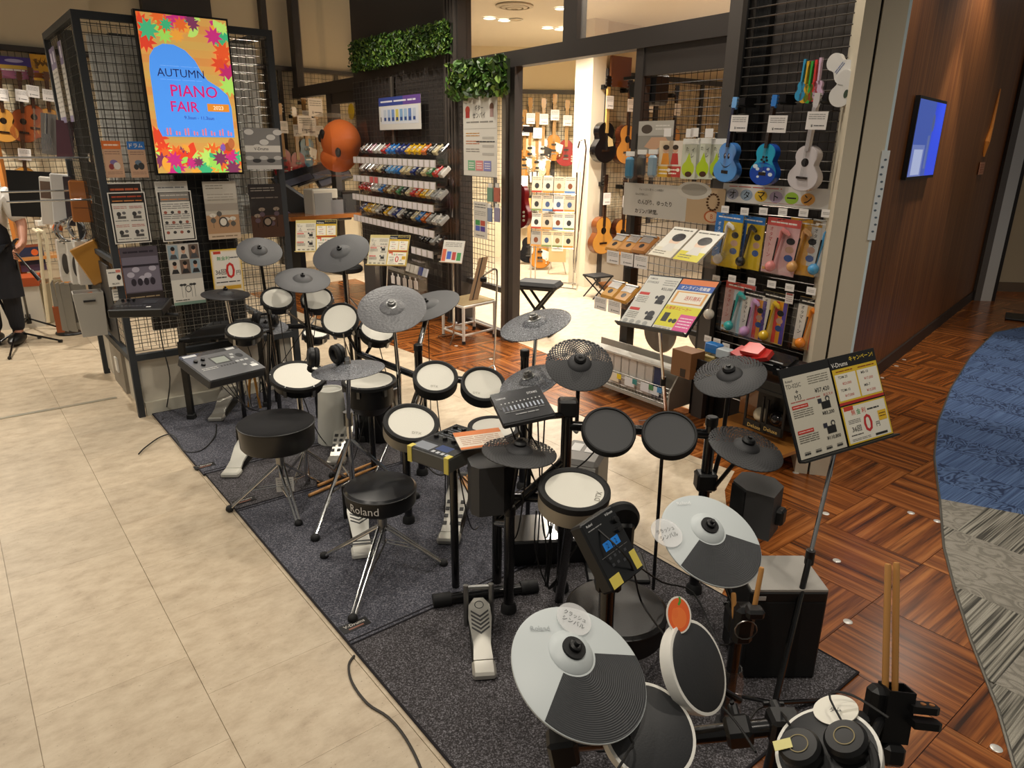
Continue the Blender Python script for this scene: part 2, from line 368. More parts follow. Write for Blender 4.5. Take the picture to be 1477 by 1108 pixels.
def veneer_mat():
    t = NT('wood_veneer'); tc = t.n('ShaderNodeTexCoord'); m = t.n('ShaderNodeMapping'); m.inputs['Scale'].default_value = (38,38,.7); t.l(tc.outputs['Object'], m.inputs[0])
    n = t.n('ShaderNodeTexNoise'); n.inputs['Scale'].default_value = 1; n.inputs['Detail'].default_value = 5; t.l(m.outputs[0], n.inputs[0])
    t.l(t.ramp(n.outputs[0], [(.25,'#5c3317'),(.5,'#7d4a23'),(.75,'#96602f')]), t.b.inputs['Base Color']); t.b.inputs['Roughness'].default_value = .42; return t.m
BEIGE = beige_mat(); WTILE = wood_tile_mat(); VENEER = veneer_mat()
BWAVE = carpet_mat('blue_carpet_wave', '#2c3f66', '#4f6894', '#6a86b4', 'wave'); BLINE = carpet_mat('blue_carpet_line', '#4a6290', '#5b77a6', '#6d8aba', 'line')
GLINE = carpet_mat('grey_carpet_line', '#4a4842', '#8d887c', '#b5b0a2', 'line'); GPLAIN = carpet_mat('grey_carpet_plain', '#8a857a', '#9c968a', '#aaa498', 'wave')
MATC = mat_carpet('mat_carpet', '#25262d', '#4a4b55'); MATD = mat_carpet('mat_carpet_brown', '#211f20', '#454143')
# ---- floor
def clip(poly, x0, y0, x1, y1):
    for ax, lim, sg in ((0,x0,1),(0,x1,-1),(1,y0,1),(1,y1,-1)):
        out = []
        for i in range(len(poly)):
            p, q = poly[i-1], poly[i]; dp, dq = sg*(p[ax]-lim), sg*(q[ax]-lim)
            if (dp >= 0) != (dq >= 0):
                t = dp/(dp-dq); out.append((p[0]+(q[0]-p[0])*t, p[1]+(q[1]-p[1])*t))
            if dq >= 0: out.append(q)
        poly = out
        if not poly: return []
    r = []
    for p in poly:
        if not r or (abs(p[0]-r[-1][0])+abs(p[1]-r[-1][1])) > 1e-4: r.append(p)
    return r
def area(p): return abs(sum(p[i-1][0]*p[i][1]-p[i][0]*p[i-1][1] for i in range(len(p))))/2
def inview(p):
    d = Matrix(RW.T.tolist()) @ (Vector(p)-EYE)
    if d.z > -.2: return False
    u = 738.5+FPX*d.x/-d.z; v = 554-FPX*d.y/-d.z
    return -120 < u < 1597 and -60 < v < 1300
def tiles(parent, name, poly, size, mats, thick, off=(0,0), brick=False, gap=.0012, gapy=None, z=0., turn=False, sy=None, rot=AX):
    ex = Vector((math.cos(rot), math.sin(rot), 0)); ey = Vector((-math.sin(rot), math.cos(rot), 0)); sy = sy or size
    q = [(Vector((x,y,0)).dot(ex), Vector((x,y,0)).dot(ey)) for x, y in poly]
    i0, i1 = int((min(p[0] for p in q)-off[0])//size), int((max(p[0] for p in q)-off[0])//size)
    j0, j1 = int((min(p[1] for p in q)-off[1])//sy)-1, int((max(p[1] for p in q)-off[1])//sy)
    n = 0; full = {}
    for i in range(i0, i1+1):
        for j in range(j0, j1+1):
            x0 = off[0]+i*size; y0 = off[1]+j*sy+(sy/2 if brick and i%2 else 0); cx, cy = x0+size/2, y0+sy/2
            c = ex*cx + ey*cy
            if not any(inview(c+ex*dx+ey*dy) for dx in (-size/2,0,size/2) for dy in (-sy/2,0,sy/2)): continue
            gy = gapy or gap; pl = clip(q, x0+gap, y0+gy, x0+size-gap, y0+sy-gy)
            if len(pl) < 3 or area(pl) < .004: continue
            k = (i+j)%2; m = mats[k % len(mats)]; a = math.pi/2 if (turn and k) else 0.
            isfull = area(pl) > .995*(size-2*gap)*(sy-2*gy)
            M4 = Matrix.Translation(c+Vector((0,0,z))) @ Matrix.Rotation(rot+a, 4, 'Z')
            if isfull and (k,) in full: o = link(name, full[(k,)], parent, M4)
            else:
                loc = [((x-cx)*math.cos(a)+(y-cy)*math.sin(a), -(x-cx)*math.sin(a)+(y-cy)*math.cos(a)) for x, y in pl]
                o = MB().prism(loc, -thick, 0).build(name, m, parent, smooth=False, M4=M4)
                if isfull: full[(k,)] = o.data
            n += 1
    return n
fl = MB().box((0,5,-.03),(24,20,.04)).build('floor', M('#4a3c2c',.8), smooth=False); struct(fl)
LB = [(-9,-.5),(-.4,-.5),(.2,1.3),(.95,2.6),(1.13,3.36),(1.25,3.59),(-.76,5.78),(-3.2,8.4),(-9,8.4)]
CC = [(1.2,.3),(1.40,1.3),(1.48,1.6),(1.58,1.83),(1.70,2.17),(1.83,2.49),(1.97,2.81),(2.22,3.28),(2.30,3.44),(2.49,3.81),(2.83,4.37),(3.34,5.09),(4.02,5.96),(4.80,6.84),(5.26,7.09),(7.5,7.7)]
fb = MB().prism([(x,y) for x,y in LB], -.012, -.006).build('floor', BEIGE, smooth=False); struct(fb)
nb = tiles(fb, 'vinyl_tile', LB, .456, [BEIGE], .006, off=(-.068,2.755), brick=True, gapy=.0004)
a1 = FP.at(-2.7,0); a0 = FP.at(4.2,0)
WPOLY = [(-.4,-.5),(1.2,-.5)]+CC+[(8,9.5),(6.4,9.5),(5.66,8.58),(2.3,4.7),(a1.x,a1.y),(.25,6.0),(a0.x,a0.y),(-3.2,8.4),(-.76,5.78),(1.25,3.59),(1.13,3.36),(.95,2.6),(.2,1.3)]
fw = MB().prism(WPOLY, -.012, -.006).build('floor', M('#2a150a',.6), smooth=False); struct(fw)
nw = tiles(fw, 'wood_vinyl_tile', WPOLY, .45, [WTILE], .006, off=(ab((1.519,3.029,0))[0], ab((1.519,3.029,0))[1]-.45), turn=True)
# shop floor inside
SPOLY = [(a1.x,a1.y),(.25,6.0),(a0.x,a0.y),(-3.2,8.4),(-9,8.4),(-9,14),(6,14),(6,9.2),(2.3,4.9)]
fi = MB().prism(SPOLY, -.012, .0).build('floor', BEIGE, smooth=False); struct(fi)
# carpets on the right
g0 = ab((2.22,3.28,0)); BL = [p for p in CC if p[1] >= 3.27 and p[1] < 7.2]+[(7.2,7.15),(7.2,2.0),(2.55,3.12)]
GL = [p for p in CC if p[1] <= 3.29]+[(2.55,3.12),(7.2,2.0),(7.2,.3)]; GF = [(5.26,7.09),(7.5,7.7),(7.5,7.15),(7.2,7.15)]
fc = MB().prism(BL, -.006, -.002).build('floor', M('#3a5078',.9), smooth=False); struct(fc); n1 = tiles(fc, 'carpet_tile', BL, .25, [BLINE,BWAVE], .004, z=.004, rot=AX, sy=1.0, gap=.0004)
fg = MB().prism(GL, -.006, -.002).build('floor', M('#77736a',.9), smooth=False); struct(fg); n2 = tiles(fg, 'carpet_tile', GL, .5, [GLINE,GPLAIN], .004, z=.004, rot=AX, turn=True, sy=.5, gap=.0004)
struct(MB().prism(GF, -.006, .004).build('floor', GPLAIN, smooth=False))
struct(MB().tube([(x,y,.003) for x,y in CC], .006, 6).build('trim_1', M('#7d7a72',.4,.6)))
struct(MB().box((0,0,0),(2.2,.035,.006), Matrix.Translation(PZ(75,590)+Vector((-.55,-.45,.001))) @ Matrix.Rotation(AX,4,'Z')).build('trim_2', M('#b9b4a4',.35,.7)))
# round studs let into the wood floor
for u, v in [(1191,741),(1314,740),(1352,752),(1207,809),(1223,897),(1304,519),(1293,528),(1272,545),(1437,1080),(658,499),(708,518),(924,620),(1148,682),(626,598+900)]:
    if v < 1108:
        o = MB().lathe([(0,0),(.017,0),(.017,.0015),(.014,.0025),(0,.0025)], 16).build('floor_stud', M('#d9d6cf',.3,.4), M4=Matrix.Translation(PZ(u,v)))
        tag(o, 'small round pale stud let into the striped wood floor', 'floor stud', 'studs in the wood floor')
# ---- shop front on the plane FP (a grows to the back-left)
def fbox(name, a0_, a1_, z0, z1, depth, off, mat, parent=None):
    o = MB().box((0,0,0),(abs(a1_-a0_), z1-z0, depth)).build(name, mat, parent, smooth=False, M4=FP.frame((a0_+a1_)/2, (z0+z1)/2, off)); return o
tn = [3]
def trim(a0_, a1_, z0, z1, depth=.1, off=0., mat=None):
    struct(fbox('trim_%d' % tn[0], a0_, a1_, z0, z1, depth, off, mat or FRAME)); tn[0] += 1
wn = [1]
def pane(a0_, a1_, z0, z1, mat=None, off=0.):
    o = struct(fbox('window_%d' % wn[0], a0_, a1_, z0, z1, .012, off, mat or GLASS)); wn[0] += 1; return o
trim(-1.86, 1.25, 2.33, 2.45); trim(3.72, 7.6, 2.33, 2.47); trim(1.22, 1.50, 0, 3.4, .14, .02); trim(-.24, -.40, 2.45, 3.4, .09)
for k in range(4): trim(1.44-.055*k, 1.42-.055*k, 0, 3.4, .02, .1, M('#57504b',.4))
trim(.36, .43, 0, 2.33, .08, .02); trim(.46, .52, 0, 2.33, .06, .05, M('#6b6259',.35,.4)); trim(.53, .60, 0, 2.33, .08, -.02)
trim(-1.03, -1.10, 0, 2.33, .08); trim(-1.81, -1.90, 0, 3.4, .12, .02, M('#4d4844',.45)); trim(-1.10, -1.81, 2.16, 2.33, .06)
trim(5.75, 5.95, 2.47, 3.8, .1); trim(6.3, 6.42, 0, 2.33, .08); trim(4.55, 4.72, 0, 2.33, .08); trim(3.74, 4.55, 2.2, 2.33, .06)
trim(.6, 1.22, 2.30, 2.36, .06); trim(.6, 1.22, .42, .47, .05); trim(.6,1.22,0,.06,.06)
g1 = pane(-.24, 1.22, 2.45, 3.4); g2 = pane(-.40, -1.81, 2.45, 3.4, clear_mat('frosted_glass', (1,.95,.86), .12, .5, True)); pane(3.74, 5.75, 2.47, 3.8); pane(5.95, 7.6, 2.47, 3.8); pane(.62,1.2,.47,2.30, off=-.03)
# swoosh decals on the frosted transom (two) and on the black panel
def swoosh(parent, a, z, k, off, mat):
    pts = [(0,.36),(-.07,.18),(-.10,.02),(-.09,-.10),(-.03,-.18),(.06,-.17),(.10,-.08),(.09,.04),(.03,.10),(-.01,.06)]
    out = []
    for t in range(len(pts)-1):
        for q in range(4): out.append(tuple(pts[t][i]+(pts[t+1][i]-pts[t][i])*q/4 for i in (0,1)))
    m = MB(); W = [.022+.018*math.sin(math.pi*i/len(out)) for i in range(len(out))]; L=[]; R_=[]
    for i, p in enumerate(out):
        a_ = out[max(i-1,0)]; b_ = out[min(i+1,len(out)-1)]; d = Vector((b_[0]-a_[0], b_[1]-a_[1])).normalized(); L.append((p[0]-d.y*W[i], p[1]+d.x*W[i])); R_.append((p[0]+d.y*W[i], p[1]-d.x*W[i]))
    for i in range(len(out)-1): m.add([(x*k,y*k,0) for x,y in (L[i],L[i+1],R_[i+1],R_[i])], [(0,3,2,1)])
    return m.build('swoosh_decal', mat, parent, smooth=False, M4=FP.frame((0),0,0).inverted() @ FP.frame(a,z,off) if False else None)
ORG = M('#e08a34', .5, name='orange_film')
def decal(parent, u, v, k, off):
    a, z = fs(u, v); o = swoosh(parent, a, z, k, off, ORG); o.matrix_parent_inverse = parent.matrix_world.inverted() if False else Matrix.Identity(4)
    o.matrix_local = parent.matrix_local.inverted() @ FP.frame(a, z, off); return o
decal(g2, 953, 8, .55, .012); decal(g2, 1052, 4, .5, .012)
# black panel that carries the pedal shelves; black panel of the right-hand display
p1 = struct(fbox('wall_front', 1.50, 3.74, 0, 3.6, .1, .0, M('#3a3533',.5)))
decal(p1, 560, -8, 1.0, .056)
struct(fbox('wall_front_1', -1.90, -2.62, 0, 3.4, .04, -.10, M('#35302d',.55)))
struct(fbox('trim_40', -1.90, -2.00, 0, 3.4, .05, -.06, M('#0b0b0b',.5)))
# end wall at the right of the shop front: two cream slabs with a black gap
RP = math.radians(-16)
def slab(c, w_, d_, z1, mat, name):
    return struct(MB().box((0,d_/2,z1/2),(w_,d_,z1)).build(name, mat, smooth=False, M4=Matrix.Translation(c) @ Matrix.Rotation(RP,4,'Z')))
e0 = PZ(1141,684); ux = Vector((math.cos(RP), math.sin(RP), 0)); e0 = Vector((1.53,3.60,0))
PILC = M('#c9bfa9',.6,name='cream_panel')
slab(e0+ux*.0875, .065, .34, 3.4, PILC, 'wall_right'); slab(e0+ux*.184, .104, .34, 3.4, PILC, 'wall_right_1'); slab(e0+ux*.126+Vector((.01,.03,0)), .016, .25, 3.4, M('#0a0a0a',.6), 'trim_41'); slab(e0+ux*.242, .012, .34, 3.4, M('#cfe0e6',.5), 'trim_42')
# ---- wood veneer wall on the right
o = MB().box((0,0,0),(5.7,.12,3.5)).build('wall_right_2', VENEER, smooth=False, M4=Matrix.Translation(WP.at(1.05,1.75,-.06)) @ Matrix.Rotation(WP.a,4,'Z')); struct(o)
struct(MB().box((0,0,0),(5.7,.02,.11)).build('baseboard_right', M('#2a211b',.5), smooth=False, M4=Matrix.Translation(WP.at(1.05,.055,.008)) @ Matrix.Rotation(WP.a,4,'Z')))
we = WP.at(3.9,0,0)
for k,(d0,wd,mt) in enumerate(((.0,.07,M('#6a635c',.5)),(.07,.12,M('#d8d6d0',.5)),(.19,.04,M('#241c18',.5)))):
    struct(MB().box((d0+wd/2,0,1.75),(wd,.14,3.5)).build('trim_%d' % (43+k), mt, smooth=False, M4=Matrix.Translation(we) @ Matrix.Rotation(math.radians(-8),4,'Z')))
struct(MB().box((1.8,.5,1.75),(3.4,.1,3.5)).build('wall_back_1', M('#b7aa90',.7), smooth=False, M4=Matrix.Translation(we+Vector((.1,.2,0))) @ Matrix.Rotation(math.radians(-8),4,'Z')))
struct(MB().box((1.8,.44,.06),(3.4,.02,.12)).build('baseboard_back', M('#6b5b4a',.6), smooth=False, M4=Matrix.Translation(we+Vector((.1,.2,0))) @ Matrix.Rotation(math.radians(-8),4,'Z')))
# ---- shop interior walls and ceiling
GP = Plane(PZ(850,412)[:2], 38.0); BP = Plane((0.4,11.6), 4); LP = Plane((-5.0,7.45), 49); L2 = Plane((-1.9,12.2), 44)
def pwall(name, pl, s0, s1, z0, z1, mat, th=.1, off=0):
    o = MB().box((0,0,0),(abs(s1-s0), th, z1-z0)).build(name, mat, smooth=False, M4=Matrix.Translation(pl.at((s0+s1)/2,(z0+z1)/2,off-th/2)) @ Matrix.Rotation(pl.a,4,'Z')); return struct(o)
pwall('wall_back', GP, .05, 6.0, 0, 3.12, CREAM); pwall('wall_back_2', BP, -2.6, 2.2, 0, 3.12, CREAM)
pwall('wall_left', LP, -4.2, .9, 0, 3.8, CREAM); pwall('wall_back_3', L2, -7.5, .9, 0, 4.2, CREAM)
o = GP.at(-.05,0); struct(MB().box((0,0,1.56),(.22,.3,3.12)).build('trim_50', M('#e8dcc4',.6), smooth=False, M4=Matrix.Translation(o+Vector((-.05,.1,0))) @ Matrix.Rotation(GP.a,4,'Z')))
struct(MB().box((0,0,1.3),(.05,.06,2.6)).build('trim_51', FRAME, smooth=False, M4=Matrix.Translation(GP.at(.10,0,.05)) @ Matrix.Rotation(GP.a,4,'Z')))
struct(MB().prism([FP.at(-2.4,0,-.15)[:2], FP.at(3.6,0,-.15)[:2], (-1.9,12.4), (1.6,12.4), (5.4,12), (4.5,7.5)], 3.12, 3.2).build('ceiling', M('#e6dcc8',.8), smooth=False))
LAMP = NT('lamp_glow'); LAMP.b.inputs['Emission Color'].default_value = lin('#fff4e0'); LAMP.b.inputs['Emission Strength'].default_value = 6; LAMP = LAMP.m
for u, v in [(706,26),(727,29),(744,28),(790,40),(808,42),(813,40),(810,12)]:
    q = PZ(u, v, 3.115); t = thing('downlight_fitting', 'round recessed downlight in the cream shop ceiling', 'ceiling light', q, 'downlights in the shop ceiling')
    MB().lathe([(.075,0),(.085,0),(.085,-.006),(.07,-.008),(.07,0)], 20, Matrix.Translation(q)).build('trim_ring', WHT, t)
    MB().lathe([(0,-.003),(.07,-.003)], 20, Matrix.Translation(q)).build('lamp_disc', LAMP if u != 744 else M('#d8c8a4',.4), t)
    if u != 744: sl = spot(q-Vector((0,0,.02)), 190, ang=140, col=NEUT, name='shop_downlight'); sl.parent = t; sl.matrix_parent_inverse = WINV[t.name]
q = PZ(742,8,3.115); t = thing('ceiling_vent', 'round air vent in the cream shop ceiling', 'ceiling vent', q)
for k in range(3): MB().lathe([(.20-.06*k,0),(.20-.06*k,-.012-.008*k),(.16-.06*k,-.02-.008*k),(.16-.06*k,0)], 28, Matrix.Translation(q)).build('vent_ring', M('#cfc4b0',.6), t)
# cream wall and dark columns seen above the display unit
for u0, u1 in ((205,303),(376,381)):
    pa, pb = L2.sz(u0, 20, .05)[0], L2.sz(u1, 20, .05)[0]
    struct(MB().box((0,0,0),(max(.08,abs(pb-pa)), .1, 4.2)).build('trim_%d' % (60+u0//100), FRAME, smooth=False, M4=Matrix.Translation(L2.at((pa+pb)/2,2.1,.05)) @ Matrix.Rotation(L2.a,4,'Z')))
# ============================================================ printed sheets
class Art:
    """flat print on a sheet, in 0..1 coordinates, y up"""
    def __init__(s, w_, h_, z=.0016): s.w, s.h, s.m, s.z, s.k = w_, h_, MB(), z, 0
    def p(s, x, y): return (x-.5)*s.w, (y-.5)*s.h
    def up(s): s.k += 1; return s.z+s.k*.00006
    def r(s, x0, y0, x1, y1, c):
        a, b = s.p(x0, y0); d, e = s.p(x1, y1); s.m.color(c).quad(a, b, d, e, s.up()); return s
    def e(s, x, y, rx, ry, c, n=20):
        cx, cy = s.p(x, y); z = s.up(); s.m.color(c).poly([(cx+rx*s.w*math.cos(2*math.pi*i/n), cy+ry*s.h*math.sin(2*math.pi*i/n), z) for i in range(n)]); return s
    def g(s, pts, c):
        z = s.up(); s.m.color(c).poly([(*s.p(x, y), z) for x, y in pts]); return s
    def t(s, tx, x, y, h_, c, wmax=.9, bold=True):
        cx, cy = s.p(x, y); put_text(s.m, tx, cx, cy, h_*s.h, c, s.up(), bold=bold, wmax=wmax*s.w); return s
    def v(s, tx, x, y, h_, c, step=None):
        for i, ch in enumerate(tx): s.t(ch if ch != 'ー' else '|', x, y-i*(step or h_*1.18), h_, c)
        return s
    def l(s, x0, y0, x1, y1, n, c='#8a8a88', seed=1):
        a, b = s.p(x0, y0); d, e = s.p(x1, y1); lines(s.m, a, b, d, e, n, c, s.up(), seed=seed); return s
    def build(s, parent, mat=None, name='print'): return s.m.build(name, mat or PRINT, parent, smooth=False)
def sheet(name, label, cat, M4, w_, h_, art=None, base='#e4e0d6', mat=None, group=None, th=.003, frame=None, part_of=None):
    b = MB(base); b.box((0,0,0),(w_,h_,th))
    o = b.build(name, mat or PRINT, part_of, smooth=False, M4=M4)
    if part_of is None: tag(o, label, cat, group)
    if frame:
        f = MB(frame[0]); q = frame[1]
        for c, d in (((0,h_/2,0),(w_+2*q,2*q,th*3)),((0,-h_/2,0),(w_+2*q,2*q,th*3)),((-w_/2,0,0),(2*q,h_,th*3)),((w_/2,0,0),(2*q,h_,th*3))): f.box(c, d)
        f.build('frame', PRINT, o, smooth=False)
    if art: a = Art(w_, h_, th/2+.0004); art(a); a.build(o, mat)
    return o
def onplane(pl, tl, br, off=.02):
    """frame, width and height of an upright sheet on a wall, from opposite corners in the photo"""
    (a0_, z0), (a1_, z1) = pl.sz(*tl, off), pl.sz(*br, off)
    return pl.frame((a0_+a1_)/2, (z0+z1)/2, off), abs(a1_-a0_), abs(z1-z0)
def wires(fr, x0, x1, y0, y1, p=.05, r=.0022, vert=True, z=0., px=None):
    m = MB()
    k = x0
    while vert and k <= x1+1e-6: m.cyl((k,y0,z),(k,y1,z), r, n=4, caps=False, M4=fr); k += px or p
    k = y0
    while k <= y1+1e-6: m.cyl((x0,k,z+r*1.6),(x1,k,z+r*1.6), r, n=4, caps=False, M4=fr); k += p
    return m
# ============================================================ wire display unit with the advertising screen
base = UP.at(0,0); U = thing('display_unit', 'tall dark steel display unit with wire grid faces and white lower panels', 'display unit', base)
UM = M('#2c3034', .6, 0., name='blue_grey_steel')
def ubox(name, a0_, a1_, z0, z1, d0, d1, mat):   # d: depth behind the face
    return MB().box(((a0_+a1_)/2,(d0+d1)/2,(z0+z1)/2),(a1_-a0_, d1-d0, z1-z0), Matrix.Translation(base) @ Matrix.Rotation(AX,4,'Z')).build(name, mat, U, smooth=False)
for a_, d_ in ((0,0),(1.08,0),(0,1.18),(1.08,1.18)): ubox('post', a_-.02, a_+.02, 0, 2.4, d_-.02, d_+.02, UM)
for z_ in (2.38, .40):
    ubox('rail', .02, 1.06, z_-.02, z_+.02, -.02, .02, UM); ubox('rail', -.02, .02, z_-.02, z_+.02, .02, 1.16, UM); ubox('rail', 1.06, 1.10, z_-.02, z_+.02, .02, 1.16, UM)
ubox('rail', -.02, .02, 1.0, 1.03, .02, 1.16, UM)
wires(UP.frame(0,0,0), .02, 1.06, .44, 2.36).build('wire_grid', WIREM, U, kind='stuff')
fq = UQ.frame(0,0,0); wires(Matrix.Translation(base) @ Matrix.Rotation(math.radians(128.5),4,'Z') @ Matrix.Rotation(math.pi/2,4,'X'), .02, 1.16, .44, 2.36).build('wire_grid', WIREM, U, kind='stuff')
wires(UP.frame(0,0,-.09), .02, 1.06, .44, 2.36, r=.0018).build('wire_grid', M('#8f8a80',.4,.5), U, kind='stuff')
ubox('back_panel', .06, .42, 1.12, 2.30, .12, .13, WHT); ubox('back_panel', .74, 1.03, 1.12, 2.32, .12, .13, WHT)
ubox('screen_mount', .42, .74, .75, 2.3, .03, .10, M('#101010',.6)); ubox('lower_panel', .03, 1.05, .05, .37, .02, .04, M('#cfc8b8',.6)); ubox('lower_panel', .01, .03, .05, .37, .04, 1.14, M('#cfc8b8',.6))
ubox('lower_panel', .03, 1.05, .0, .09, -.01, .02, M('#c4bfae',.6)); ubox('access_hatch', -.012, .012, .06, .36, .35, .75, M('#8a8378',.5,.3)); ubox('socket_plate', -.022, -.01, .18, .28, .50, .58, WHT)
ubox('side_panel', -.01, .0, .44, .95, .3, 1.1, M('#3c3a38',.6)); ubox('column_panel', .25, .42, .44, 2.36, .5, .55, M('#2c2926',.6)); ubox('column_panel', .02,.06,.95,2.36,.55,.85, M('#3a3632',.6))
# advertising screen
Mx, w_, h_ = onplane(UP, (197,18), (346,247), .07); w_, h_ = .50, .88
T_ = thing('display_screen', 'tall black advertising screen showing a blue piano shape among autumn leaves', 'screen', M4=Mx)
MB().box((0,0,-.012),(w_+.024,h_+.024,.045)).build('housing', M('#0b0b0c',.35), T_, smooth=False)
def leaf(a, x, y, r, c, rot, kind):
    asp = a.w/a.h
    if kind == 0:
        pts = [(math.cos(rot+i*math.pi/9)*r*(1 if i%2 == 0 else .52), math.sin(rot+i*math.pi/9)*r*asp*(1 if i%2 == 0 else .52)) for i in range(18)]
    else: pts = [(0,0)]+[(math.cos(rot+t)*r, math.sin(rot+t)*r*asp) for t in [i*.22-1.1 for i in range(11)]]
    a.g([(min(1,max(0,x+p)), min(1,max(0,y+q))) for p, q in pts], c)
def art_tv(a):
    a.r(0,0,1,1,'#cf9a4e'); rnd = random.Random(3)
    for y0 in range(10): a.r(0,y0/10,1,y0/10+.05,'#d08c48' if y0%2 else '#c9a052')
    cs = ['#e0462a','#c4307a','#3fb077','#b7e06a','#e2672c','#7a3658','#e8a03c','#9ad65a']
    for i in range(26): leaf(a, rnd.uniform(.02,.98), rnd.uniform(.86,.99), rnd.uniform(.07,.13), rnd.choice(cs), rnd.uniform(0,6), rnd.choice((0,0,1)))
    for i in range(60): leaf(a, rnd.uniform(.02,.98), rnd.uniform(.01,.17), rnd.uniform(.06,.12), rnd.choice(cs), rnd.uniform(0,6), rnd.choice((0,0,1)))
    for x, y, c in ((.88,.72,'#d84a2a'),(.96,.66,'#b82c68'),(.95,.58,'#a8dc62'),(.06,.83,'#d9412a'),(.10,.90,'#45b27c'),(.05,.24,'#d8452a'),(.92,.80,'#e0562a')): leaf(a, x, y, .13, c, 1.2, 0)
    a.g([(.10,.24),(.06,.30),(.06,.66),(.08,.74),(.14,.79),(.24,.82),(.36,.82),(.48,.79),(.58,.73),(.64,.66),(.70,.61),(.82,.57),(.92,.52),(.95,.44),(.95,.24)], '#4f97f2')
    a.l(.18,.685,.62,.69,1,'#8fc0ff'); a.t('AUTUMN', .40, .645, .050, '#1d2250', .56, False); a.l(.16,.60,.64,.605,1,'#8fc0ff')
    a.t('PIANO', .53, .535, .075, '#d21f72', .76); a.t('FAIR', .40, .435, .066, '#d21f72', .42); a.r(.66,.41,.92,.46,'#e08a2c'); a.t('2023', .79, .435, .026, '#ffe9c0', .2)
    a.t('9.3sun - 11.3sun', .55, .365, .022, '#3a4a9a', .48)
    for i in range(24): a.r(.12+i*.034, .25, .12+i*.034+.018, .285+.012*math.sin(i), '#e07a86' if i%3 else '#5a8ae0')
    a.e(.86,.175,.05,.03,'#a2542c'); a.e(.90,.20,.04,.035,'#b3663a'); a.e(.79,.17,.03,.024,'#7b5aa8')
S_ = MB('#cf9a4e').box((0,0,.012),(w_,h_,.002)).build('screen', SCREEN, T_, smooth=False); A_ = Art(w_, h_, .0135); art_tv(A_); A_.build(S_, SCREEN, 'picture')
# flyers and posters on the grid
def flyer_rows(a, head=('#b5472a','#2a211e'), cells=True, seed=1):
    a.r(.03,.02,.97,.98,'#1e1b1a'); a.r(.08,.80,.92,.97,head[1]); a.l(.1,.88,.9,.95,1,head[0],seed); a.l(.1,.81,.9,.86,1,'#d88a4a',seed+1); a.r(.07,.04,.93,.79,'#d9d5cb')
    if cells:
        for i in (0,1):
            for j in (0,1):
                x, y = .10+i*.42, .08+j*.36; a.l(x,y+.24,x+.36,y+.30,2,'#b2564a',seed+i); a.e(x+.12,y+.14,.06,.045,'#3b3a3a'); a.e(x+.26,y+.16,.05,.03,'#6b6a6a'); a.r(x+.08,y+.05,x+.3,y+.10,'#55524f'); a.l(x,y-.01,x+.36,y+.03,1,'#777')
    else:
        for j in range(3):
            a.l(.10,.64-j*.2,.9,.76-j*.2,3,'#6b6866',seed+j)
            for i in range(4): a.e(.18+i*.2,.58-j*.2,.05,.03,'#3f3d3c' if (i+j)%2 else '#a05a4a')
def drums_photo(a, sky, floor, kit, n=6, seed=2):
    rnd = random.Random(seed); a.r(0,0,1,1,sky); a.r(0,0,1,.42,floor)
    for i in range(n):
        x = .2+.6*i/(n-1); y = .42+.12*math.sin(i*1.9); a.e(x,y,.10,.035,kit[0]); a.r(x-.006,.2,x+.006,y,kit[1]); a.e(x,y-.09,.08,.045,kit[2])
    a.e(.5,.30,.14,.09,kit[1]); a.e(.5,.30,.10,.065,kit[0])
def upost(name, label, tl, br, art, cat='poster', base='#e4e0d6', off=.015, frame=None, mat=None, group=None):
    Mf, a_, b_ = onplane(UP, tl, br, off); return sheet(name, label, cat, Mf, a_, b_, art, base, mat, group, frame=frame)
def art_card(c1, txt, kit):
    def f(a):
        a.r(0,.78,1,1,c1)
        if txt: a.t(txt,.5,.89,.11,'#f3e6d8',.8)
        else: a.l(.12,.83,.88,.95,1,'#f3d9c4',5)
        a.r(.04,.04,.96,.76,'#c9a183'); a.l(.1,.62,.9,.74,2,'#8a6a58'); a.e(.5,.42,.2,.07,kit[0]); a.e(.35,.30,.14,.08,kit[1]); a.e(.65,.32,.18,.10,kit[2]); a.l(.1,.08,.9,.18,2,'#9a7a66')
    return f
upost('lesson_card', 'brochure with orange header clipped on the wire display unit', (145,203), (181,256), art_card('#d8702e',None,('#7a6a9a','#8c3a3a','#d8d0c4')), 'brochure', '#c9a183')
upost('lesson_card', 'brochure with blue header and drum kit clipped on the wire display unit', (182,204), (215,256), art_card('#2f72bd','ドラム',('#6a7a8a','#333','#3a3a3a')), 'brochure', '#c9a183')
upost('drum_flyer', 'flyer behind the four-picture drum flyer on the display unit', (153,264), (207,290), lambda a: (a.r(.03,.06,.97,.94,'#2a211e'), a.l(.08,.5,.9,.8,1,'#c05a34'), a.l(.08,.15,.9,.4,1,'#a8683a')), 'flyer', off=.012)
upost('drum_flyer', 'white bordered flyer with red header and four drum pictures', (154,278), (219,349), lambda a: flyer_rows(a), 'flyer', off=.03)
upost('drum_flyer', 'flyer behind the flyer with rows of drum sets on the display unit', (222,262), (273,290), lambda a: (a.r(.03,.06,.97,.94,'#d3cfc6'), a.l(.08,.2,.9,.8,3,'#777')), 'flyer', off=.012)
upost('drum_flyer', 'white bordered flyer with rows of small drum sets', (225,276), (284,346), lambda a: flyer_rows(a, ('#c9c4ba','#8a8680'), False, 4), 'flyer', off=.03)
